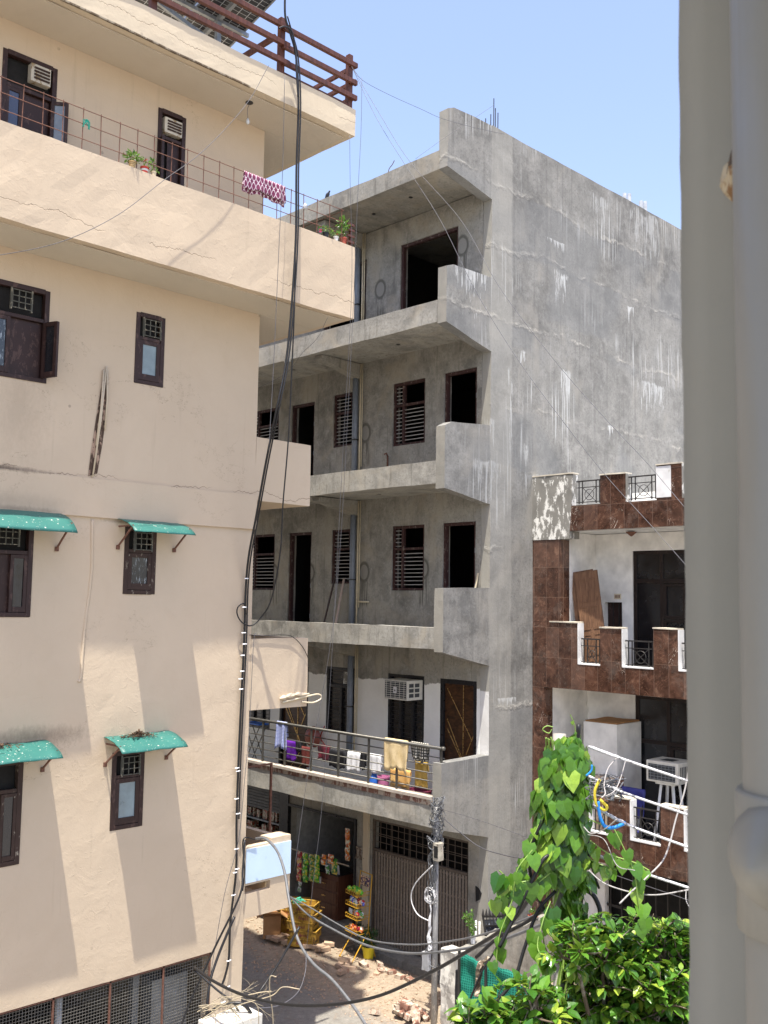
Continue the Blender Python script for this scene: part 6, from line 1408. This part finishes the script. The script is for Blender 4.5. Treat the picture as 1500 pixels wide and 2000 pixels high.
# sagging cables over the alley
for (L, d0, d1, r, mt, lab) in (
    ([(500, 1638), (518, 1638), (540, 1660), (555, 1700), (565, 1760), (580, 1830), (610, 1880), (650, 1915), (690, 1965), (720, 2010)], 15.0, 11.5, .021, 'grey_cable', 'thick grey cable bending over the blue panel and down to the alley'),
    ([(568, 1752), (600, 1785), (650, 1815), (700, 1840), (740, 1853), (800, 1862), (870, 1858), (960, 1842), (1060, 1805), (1090, 1790)], 15.0, 6.6, .014, 'grey_cable', 'grey sagging cable from the blue panel towards the vine pole, upper'),
    ([(568, 1752), (610, 1775), (660, 1805), (720, 1835), (800, 1845), (880, 1838), (960, 1820), (1090, 1770)], 15.0, 6.6, .009, 'grey_cable', 'thinner grey cable above the sagging one by the shop'),
    ([(585, 1810), (545, 1880), (512, 1930), (495, 1952)], 12.6, 12.0, .016, 'black_cable', 'short black cable slanting down the alley beside the cream corner'),
    ([(380, 1890), (420, 1918), (480, 1945), (560, 1962), (650, 1962), (740, 1945), (830, 1905), (910, 1860), (1000, 1800), (1060, 1710), (1110, 1640)], 11.2, 6.4, .016, 'black_cable', 'long dark cable sagging across the foot of the picture to the vine pole'),
    ([(345, 2030), (370, 1960), (420, 1850), (468, 1750), (474, 1700), (478, 1640)], 11.6, 12.3, .013, 'black_cable', 'black cable fanning left over the mesh screen'),
    ([(458, 1790), (425, 1870), (408, 1930), (403, 2010)], 11.9, 11.3, .016, 'black_cable', 'black cable falling straight down behind the dead twigs'),
    ([(380, 1895), (420, 1930), (460, 1965), (480, 2010)], 11.2, 11.0, .012, 'black_cable', 'short black cable crossing behind the outdoor unit'),
    ([(395, 1990), (430, 1965), (470, 1960), (490, 1980), (495, 2010)], 11.0, 11.0, .02, 'black_cable', 'looped black hose on top of the outdoor unit'),
    ([(598, 1860), (596, 1900), (580, 1940), (540, 1965), (480, 1970)], 12.5, 11.6, .005, 'thin', 'very thin dark wire drooping over the road')):
    wire('sagging_cable', lab, 'cable', Cd(L, d0, d1), r, M[mt])
wire('black_cable', 'black cable behind the parapet of the lowest end balcony', 'cable', Cv([(474, 1740), (478, 1700), (475, 1640), (500, 1640)], [12.33, 12.33, 12.34, 12.34]), .01, M['black_cable'])

# outdoor unit with dead twigs
q = at(448, 1975, d=10.9); t = thing('outdoor_unit', 'white outdoor air conditioner unit at the foot of the cream wall', 'air conditioner', (q.x, q.y, q.z-.7))
R = Matrix.Identity(3); cU = Vector((q.x+.02, q.y, q.z-.36))
MB().obox(cU, (.62, .36, .6), R).build('casing', M['ac'], t, bevel=.012); mb = MB()
for i in range(7): mb.obox(cU+Vector((0, -.184, -.22+i*.07)), (.5, .006, .012), R)
mb.build('front_grille', M['greysteel'], t)
MB().obox(cU+Vector((0, 0, -.34)), (.8, .5, .05), R).build('mounting_plate', M['greysteel'], t)
MB().obox(cU+Vector((.05, -.35, -1.0)), (.05, .05, 1.3), R).build('stand_post', M['greysteel'], t); MB().obox(cU+Vector((-.25, 0.2, -1.0)), (.05, .05, 1.3), R).build('stand_post', M['greysteel'], t)
mb = MB(); rnd = random.Random(31)
src = at(400, 1975, d=10.6)
def twig(p, d, L, r, depth):
    pts = [p]; dd = d.normalized()
    for k in range(6): dd = (dd+Vector((rnd.uniform(-.25, .25), rnd.uniform(-.25, .25), rnd.uniform(-.3, .22)))).normalized(); pts.append(pts[-1]+dd*L/6)
    mb.tube(smoothpath(pts, 2), [r*(1-.7*i/12) for i in range(13)], 4)
    if depth:
        for k in range(3): i = rnd.randint(2, 5); twig(pts[i], dd+Vector((rnd.uniform(-.8, .8), rnd.uniform(-.8, .8), rnd.uniform(-.7, .6))), L*.5, r*.6, depth-1)
for i in range(8):
    a = rnd.uniform(-.3, .8); d = CR*cos(a)+Vector((0, 0, 1))*sin(a)*.8+CF*rnd.uniform(-.3, .3); twig(src+Vector((rnd.uniform(-.1, .15), 0, rnd.uniform(-.1, .1))), d, rnd.uniform(.3, .6), .005, 2)
for L in ([(395, 1990), (450, 1955), (500, 1940), (530, 1936)], [(400, 1990), (470, 1962), (530, 1945), (552, 1928), (585, 1932)], [(540, 1908), (528, 1908), (527, 1940), (532, 1975), (534, 2010)], [(395, 1970), (420, 1960), (445, 1965), (470, 1990)], [(505, 2010), (505, 1975), (500, 1960)]): mb.tube(smoothpath(Cd(L, 10.5)), .006, 4)
tag(rebase(mb.build('dead_twigs', M['deadtwig']), src), 'pale dead creeper twigs sprawling over the outdoor unit', 'twigs')

# ------------------------------------------------------------------ vine covered pole
VP = at(1093, 1750, d=6.3); vx, vy = VP.x, VP.y
t = thing('utility_pole', 'pale steel utility pole overgrown by the heart-leaved vine', 'pole', (vx, vy, 0)); MB().tube([(vx, vy, 0), (vx, vy, 6.45)], .042, 14).build('pole', worn('pale_pole_paint', (.36, .34, .3), (.2, .15, .1), .6, .6, 9), t, smooth=True); MB().lathe((vx, vy, 5.25), [(.05, 0), (.055, .01), (.055, .05), (.05, .06)], 14).build('pole_band', M['rustbar'], t)
vt_ = thing('climbing_vine', 'heart-leaved climbing vine covering the utility pole', 'vine', (vx, vy, 0)); rnd = random.Random(77)
camd = (Vector((CAM.x, CAM.y, 0))-Vector((vx, vy, 0))).normalized(); side = Vector((camd.y, -camd.x, 0)); side = side if side.dot(CR) > 0 else -side
lf = MB(); stx = MB()
def vine_leaf(p, s, out, droop=1.):
    d = (Vector((0, 0, -1))*droop+out*rnd.uniform(.1, .55)+side*rnd.uniform(-.4, .4)).normalized()
    n = (out*1.0+Vector((0, 0, .55))+Vector((rnd.uniform(-.45, .45), rnd.uniform(-.45, .45), rnd.uniform(-.2, .3)))).normalized()
    leaf(lf, p, d, s, rnd, HEART, n, fold=.12, curl=.14)
def prof_w(px):  # half-widths (left,right) in metres at image row px
    T = [(1405, -.02, .05), (1430, .09, .11), (1470, .17, .14), (1520, .17, .14), (1580, .2, .14), (1640, .16, .16), (1670, .05, .14), (1740, -.03, .15), (1800, -.03, .12), (1850, .0, .05), (2000, .0, .05)]
    for a, b in zip(T, T[1:]):
        if a[0] <= px <= b[0]: k = (px-a[0])/(b[0]-a[0]); return a[1]+(b[1]-a[1])*k, a[2]+(b[2]-a[2])*k
    return .03, .03
for i in range(520):
    py = 1412+ (1860-1412)*(rnd.random()**1.12); l, r_ = prof_w(py); k_ = 1+.45*noise.noise(Vector((py*.022, 1, 0))); l *= k_; r_ *= 1+.4*noise.noise(Vector((py*.025, 7, 0))); x = rnd.uniform(-l, r_)
    if py > 1680: x = rnd.uniform(max(-l, .02), r_)
    z = CAM.z-(py-1147)/F_PX*6.3; cx = 1108-(py-1400)*.03; off = (cx-1093)/F_PX*6.3
    w = (l+r_)/2; dep = sqrt(max(0, 1-((x-(r_-l)/2)/(w+.02))**2))*w*.9; back = rnd.random() < .22
    out = (camd*dep+side*(x)*.8).normalized() if dep > .01 else side*(1 if x > 0 else -1)
    p = Vector((vx, vy, z))+side*(x+off)+camd*(dep*rnd.uniform(.5, 1.3)+.03)*(-1 if back else 1)
    if back: out = -out
    vine_leaf(p, rnd.choice((.06, .09, .1, .115, .13))*rnd.uniform(.85, 1.1)*(1 if py < 1680 else .75), out)
for k in range(14):
    a = rnd.random()*6.3; pts = []
    for j in range(14): a += rnd.uniform(.2, .6); pts.append(Vector((vx, vy, 4.4+j*.155))+Vector((cos(a), sin(a), 0))*rnd.uniform(.05, .13))
    stx.tube(smoothpath(pts, 3), .006, 4)
# stray shoots with sparser leaves: pixel path, depth
def shoot(L, d0, d1, n, s0, s1, r=.004, lv=True):
    pts = smoothpath(Cd(L, d0, d1), 6); stx.tube(pts, r, 4)
    if lv:
        for i in range(n):
            q = pts[int((i+.5)/n*(len(pts)-1))]; vine_leaf(q+Vector((rnd.uniform(-.03, .03), rnd.uniform(-.03, .03), -.01)), rnd.uniform(s0, s1), (camd+side*rnd.uniform(-.5, .5)).normalized())
shoot([(1052, 1610), (1035, 1650), (1020, 1700), (990, 1740), (975, 1760)], 6.2, 6.1, 12, .07, .11); shoot([(1040, 1660), (1010, 1700), (1000, 1760), (975, 1830), (968, 1900)], 6.1, 6.0, 10, .06, .1)
shoot([(1040, 1720), (1000, 1722), (975, 1700)], 6.1, 6.1, 10, .08, .12); shoot([(1075, 1705), (1050, 1725), (1030, 1740)], 6.15, 6.1, 9, .08, .11)
shoot([(1150, 1640), (1190, 1668), (1240, 1685), (1268, 1700)], 6.2, 5.9, 7, .06, .09); shoot([(1200, 1620), (1222, 1665), (1240, 1710), (1245, 1750), (1252, 1790), (1262, 1810)], 5.9, 5.8, 8, .07, .1); shoot([(1130, 1665), (1165, 1685), (1205, 1700)], 6.2, 6.1, 14, .05, .08)
shoot([(1150, 1600), (1190, 1620), (1210, 1660)], 6.1, 6.1, 4, .03, .05); shoot([(1080, 1420), (1068, 1418), (1060, 1425), (1072, 1432), (1078, 1424)], 6.2, 6.2, 0, .05, .06, .0035, False); shoot([(1125, 1440), (1122, 1415), (1114, 1396)], 6.2, 6.2, 2, .02, .03)
shoot([(1070, 1880), (1050, 1850), (1060, 1800), (1075, 1760)], 5.9, 6.1, 6, .09, .12)
lf.build('leaves', M['leafvine'], vt_); stx.build('stems', M['stem'], vt_)
for i, (L, d0, d1, r) in enumerate((([(1130, 1415), (1128, 1500), (1130, 1620), (1128, 1760), (1118, 1900), (1112, 2010)], 6.36, 6.3, .016), ([(1120, 1500), (1135, 1600), (1140, 1700), (1132, 1800)], 6.4, 6.4, .012),
        ([(1060, 1600), (1040, 1650), (1035, 1700), (1050, 1750), (1062, 1775)], 6.2, 6.2, .012), ([(1092, 1690), (1080, 1672), (1060, 1680), (1030, 1740), (1000, 1800), (975, 1850)], 6.2, 6.0, .012), ([(1085, 1740), (1050, 1780), (1025, 1850), (1000, 1920), (940, 1985), (920, 2010)], 6.2, 5.9, .011),
        ([(1062, 1775), (1030, 1800), (975, 1830), (930, 1870)], 6.2, 6.5, .012), ([(1140, 1735), (1160, 1750), (1172, 1780), (1165, 1800)], 6.3, 6.2, .015), ([(1150, 1620), (1150, 1670), (1170, 1735)], 6.2, 6.2, .008), ([(1020, 1690), (985, 1790), (970, 1850), (940, 1900), (905, 1985)], 6.3, 6.2, .007))):
    wire('vine_pole_cable', ('black cable running down the back of the vine pole', 'second black cable behind the vine at mid height', 'black cable looping left of the vine pole', 'black cable arching off the vine pole to the lower left', 'black cable crossing in front of the green net', 'black cable slanting left below the vine', 'short black loop right of the vine pole', 'thin black drop wire right of the vine', 'thin dark wire with a knot left of the green net')[i], 'cable', Cd(L, d0, d1), r, M['black_cable'])
q = at(935, 1910, d=6.25); mb = MB(); mb.tube(smoothpath([at(955, 1868, d=6.25), at(940, 1890, d=6.25), at(935, 1915, d=6.25), at(930, 1945, d=6.22)]), [.01]*6+[.025]*8+[.018]*11, 6)
tag(rebase(mb.build('tape_joint', worn('frayed_tape', (.12, .09, .06), (.55, .45, .33), .9, .5, 20), rough=(.015, 14)), q), 'frayed taped joint on the thin dark wire before the green net', 'cable joint')
# white wrapped lines to the right
for i, (L, lab) in enumerate((([(1150, 1458), (1215, 1482), (1345, 1526), (1480, 1572)], 'topmost white wrapped line right of the vine'), ([(1145, 1514), (1210, 1545), (1345, 1592), (1480, 1640)], 'second white wrapped line right of the vine'),
        ([(1155, 1572), (1225, 1610), (1345, 1655), (1480, 1704)], 'third white wrapped line right of the vine'), ([(1160, 1668), (1235, 1698), (1345, 1734), (1480, 1780)], 'lowest white wrapped line right of the vine'))):
    pts = Cd(L, 6.25, 5.6); wire('wrapped_line', lab, 'cable', pts, .0078, M['white_rope'], 'white wrapped lines')
    sp = smoothpath(pts, 14); mb = MB()
    tag(wire('tie_bundle', 'knotted binding around the start of the %s' % lab.split(' right')[0], 'binding', [p+Vector((.004*sin(k*3), .004*cos(k*2), 0)) for k, p in enumerate(sp[1:14])], .0105, M['white_rope'], n=6, seg=2))
wire('yellow_tube', 'yellow tube looped beside the vine', 'tube', Cd([(1172, 1522), (1162, 1545), (1165, 1570), (1180, 1582), (1185, 1575), (1172, 1562)], 6.05), .0095, M['yellowcable'])
wire('blue_tube', 'blue tube looped below the yellow one', 'tube', Cd([(1168, 1565), (1172, 1595), (1182, 1614), (1200, 1616), (1222, 1607)], 6.05), .011, M['bluecable'])
wire('blue_tube', 'thin blue wire at the edge of the vine', 'tube', Cd([(1145, 1515), (1155, 1505), (1156, 1494)], 6.05), .006, M['bluecable'])
for i, (L, r, lab) in enumerate((([(1347, 1490), (1337, 1545), (1320, 1600), (1310, 1640), (1295, 1680), (1265, 1712), (1235, 1740), (1210, 1765)], .009, 'pale wire slanting down from the right past the tiled parapet'), ([(1150, 1700), (1180, 1725), (1230, 1742), (1280, 1748), (1345, 1738)], .007, 'grey wire sagging below the lowest parapet'),
        ([(1205, 1480), (1188, 1500), (1180, 1530), (1182, 1550), (1175, 1558)], .006, 'pale curled wire behind the yellow tube'), ([(1222, 1485), (1212, 1520), (1200, 1545), (1180, 1555), (1165, 1553)], .005, 'pinkish curled wire near the blue jacket'), ([(1340, 1738), (1340, 1758), (1348, 1775)], .005, 'short wire end hanging at the right'),
        ([(1140, 1615), (1155, 1628), (1180, 1620), (1205, 1600)], .006, 'looped pale wire under the blue tube'), ([(1148, 1630), (1180, 1640), (1205, 1690), (1240, 1700)], .004, 'thin grey wire hanging before the tiles'), ([(1000, 1320), (1000, 1320)], .001, ''))):
    if lab: wire('loose_wire', lab, 'wire', Cd(L, 6.1, 5.8), r*.6, M['palewire'])
mb = MB(); rnd2 = random.Random(5)
for i in range(26):
    c = at(1185, 1540, d=6.1); pts = [c+Vector((rnd2.uniform(-.1, .1), rnd2.uniform(-.1, .1), rnd2.uniform(-.07, .07))) for k in range(4)]; mb.tube(smoothpath(pts, 4), .004, 4)
tag(rebase(mb.build('wire_tangle', M['grey_cable']), at(1185, 1540, d=6.1)), 'small tangle of grey wires on the second white line', 'wire tangle')

# ------------------------------------------------------------------ shrubs at the lower right
def shrub(lab, base, blobs, n, size, seed, name='tree'):
    rnd = random.Random(seed); t = thing(name, lab, 'tree', base); lf = MB(); wd = MB(); B = Vector(base)
    top = Vector((B.x, B.y, 3.2)); wd.tube(smoothpath([B, B+Vector((.05, .03, 1.6)), top]), [.075-.03*i/16 for i in range(17)], 9); wd.build('trunk', M['bark'], t, smooth=True)
    br = MB(); tot = sum(r**2 for _, r in blobs)
    for c, R_ in blobs:
        m_ = int(n*R_**2/tot); tips = []
        br.tube(smoothpath([top, (top+c)/2+Vector((rnd.uniform(-.1, .1), rnd.uniform(-.1, .1), -.1)), c]), [.03-.02*i/16 for i in range(17)], 6)
        K = max(5, m_//13)
        for i in range(K):
            d = Vector((rnd.gauss(0, 1), rnd.gauss(0, 1), rnd.gauss(0, 1)+.35)).normalized(); e = c+d*R_*rnd.uniform(.6, 1.12); s0 = c+d*R_*.15+Vector((rnd.uniform(-.05, .05), rnd.uniform(-.05, .05), -.08))
            mid = (s0+e)/2+Vector((rnd.uniform(-.05, .05), rnd.uniform(-.05, .05), rnd.uniform(-.03, .06))); P = smoothpath([s0, mid, e], 5); br.tube(P, [.007-.005*k/10 for k in range(11)], 4)
            for k in range(13):
                t_ = rnd.uniform(.35, 1.); q = P[min(10, int(t_*10))]; a = rnd.random()*6.3; dr_ = (e-s0).normalized(); o = dr_.orthogonal().normalized(); o = (Matrix.Rotation(a, 3, dr_)@o)
                leaf(lf, q+o*.01, (o*.9+dr_*rnd.uniform(.3, 1.)+Vector((0, 0, rnd.uniform(-.3, .15)))), size*rnd.uniform(.5, 1.25), rnd, ((0, 0), (.27, .25), (.29, .55), (.12, .85), (0, 1)), (Vector((0, 0, 1))+o*.3+Vector((rnd.uniform(-.4, .4), rnd.uniform(-.4, .4), 0))), fold=.2, curl=.25)
    br.build('branches', M['bark'], t, smooth=True); lf.build('crown', M['leafshrub'], t); return t
B_ = lambda x, y, d, r: (at(x, y, d=d), r)
bs = at(1230, 1990, d=6.1); shrub('glossy green bushy tree filling the lower right below the tiled house', (bs.x, bs.y, 0), [B_(1175, 1850, 6.0, .22), B_(1120, 1850, 5.9, .16), B_(1235, 1870, 6.1, .24), B_(1300, 1850, 6.0, .2), B_(1345, 1880, 6.0, .25), B_(1190, 1930, 6.1, .3), B_(1280, 1940, 6.0, .32), B_(1360, 1960, 6.0, .3), B_(1150, 1990, 6.2, .24), B_(1240, 2010, 6.1, .34), B_(1330, 2030, 6.1, .36), B_(1220, 2090, 6.1, .4), B_(1330, 2110, 6.1, .42)], 8600, .08, 3)
bs = at(1000, 1990, d=5.6); shrub('smaller pale green tree in front of the green net', (bs.x, bs.y, 0), [B_(985, 1975, 5.6, .16), B_(1045, 1950, 5.6, .16), B_(930, 2005, 5.6, .14), B_(1060, 1995, 5.7, .18), B_(1000, 2030, 5.6, .27), B_(940, 2060, 5.5, .24), B_(1060, 2060, 5.7, .27), B_(995, 2100, 5.6, .3)], 2200, .09, 5)

# ------------------------------------------------------------------ nearest masonry pier of the viewer's own building, with its downpipe
fp = thing('masonry_pier', 'blurred pale plastered pier standing close at the right edge', 'pier', (1.15, .2, 5.0))
MB().gbox((1.0, -1.6, 4.0), (1.42, .538, 9.3), .035).build('wall', M['pier'], fp, rough=(.003, 9), smooth=True)
MB().gbox((-3, -3, 9.3), (2.0, 1.1, 9.42), .5).build('roof_slab', M['pier'], fp)  # unseen overhang above the viewpoint, added to keep the pier in shade
t = thing('downpipe', 'painted downpipe clamped to the near pier at the right edge', 'pipe', (.93, .395, 4.2)); pv_ = .386; pu = .94
MB().tube([(pu, pv_, 4.2), (pu, pv_, 9.28)], .055, 32).build('pipe', M['pvcnear'], t, smooth=True)
q = at(1460, 1530, u=.94); q2 = at(1460, 1795, u=.94)
MB().lathe((pu, pv_, q2.z), [(.057, 0), (.062, .002), (.0625, q.z-q2.z-.004), (.06, q.z-q2.z), (.056, q.z-q2.z)], 32).build('coupling', M['pvcnear'], t, smooth=True)
q3 = at(1500, 1665, u=.9); MB().lathe(Vector((pu-.055, pv_+.0, q3.z)), [(.0, -.02), (.045, -.015), (.05, 0), (.04, .02), (.02, .045), (.004, .06)], 20, Matrix.Rotation(-pi/2, 3, 'Y')).build('access_cap', M['pvcnear'], t, smooth=True)
q = at(1446, 345, u=.985); t = thing('wall_bracket', 'rust stained screw stub poking from the near pier', 'screw', q); R = Matrix.Rotation(-pi/2, 3, 'Y')
MB().lathe(q, [(.02, -.03), (.022, 0), (.015, .014), (.006, .026)], 14, R).build('plug', worn('stained_plug', (.5, .42, .28), (.22, .12, .05), .8, .5, 45), t, rough=(.009, 40)); MB().tube([q+Vector((-.008, .0, .0)), q+Vector((-.02, -.01, .014)), q+Vector((-.022, -.012, .026))], [.011, .011, .008], 10).build('stub', worn('dark_stub', (.08, .06, .045), (.2, .15, .1), .8, .6, 60), t, rough=(.003, 60))
q = at(1498, 318, u=.93); tag(rebase(MB().gbox((q.x-.01, q.y-.02, q.z-.01), (q.x+.01, q.y+.003, q.z+.012), .01).build('pipe_clip', M['pvccream'], rough=(.002, 50)), q), 'small pale clip on the near downpipe near the top right', 'clip')
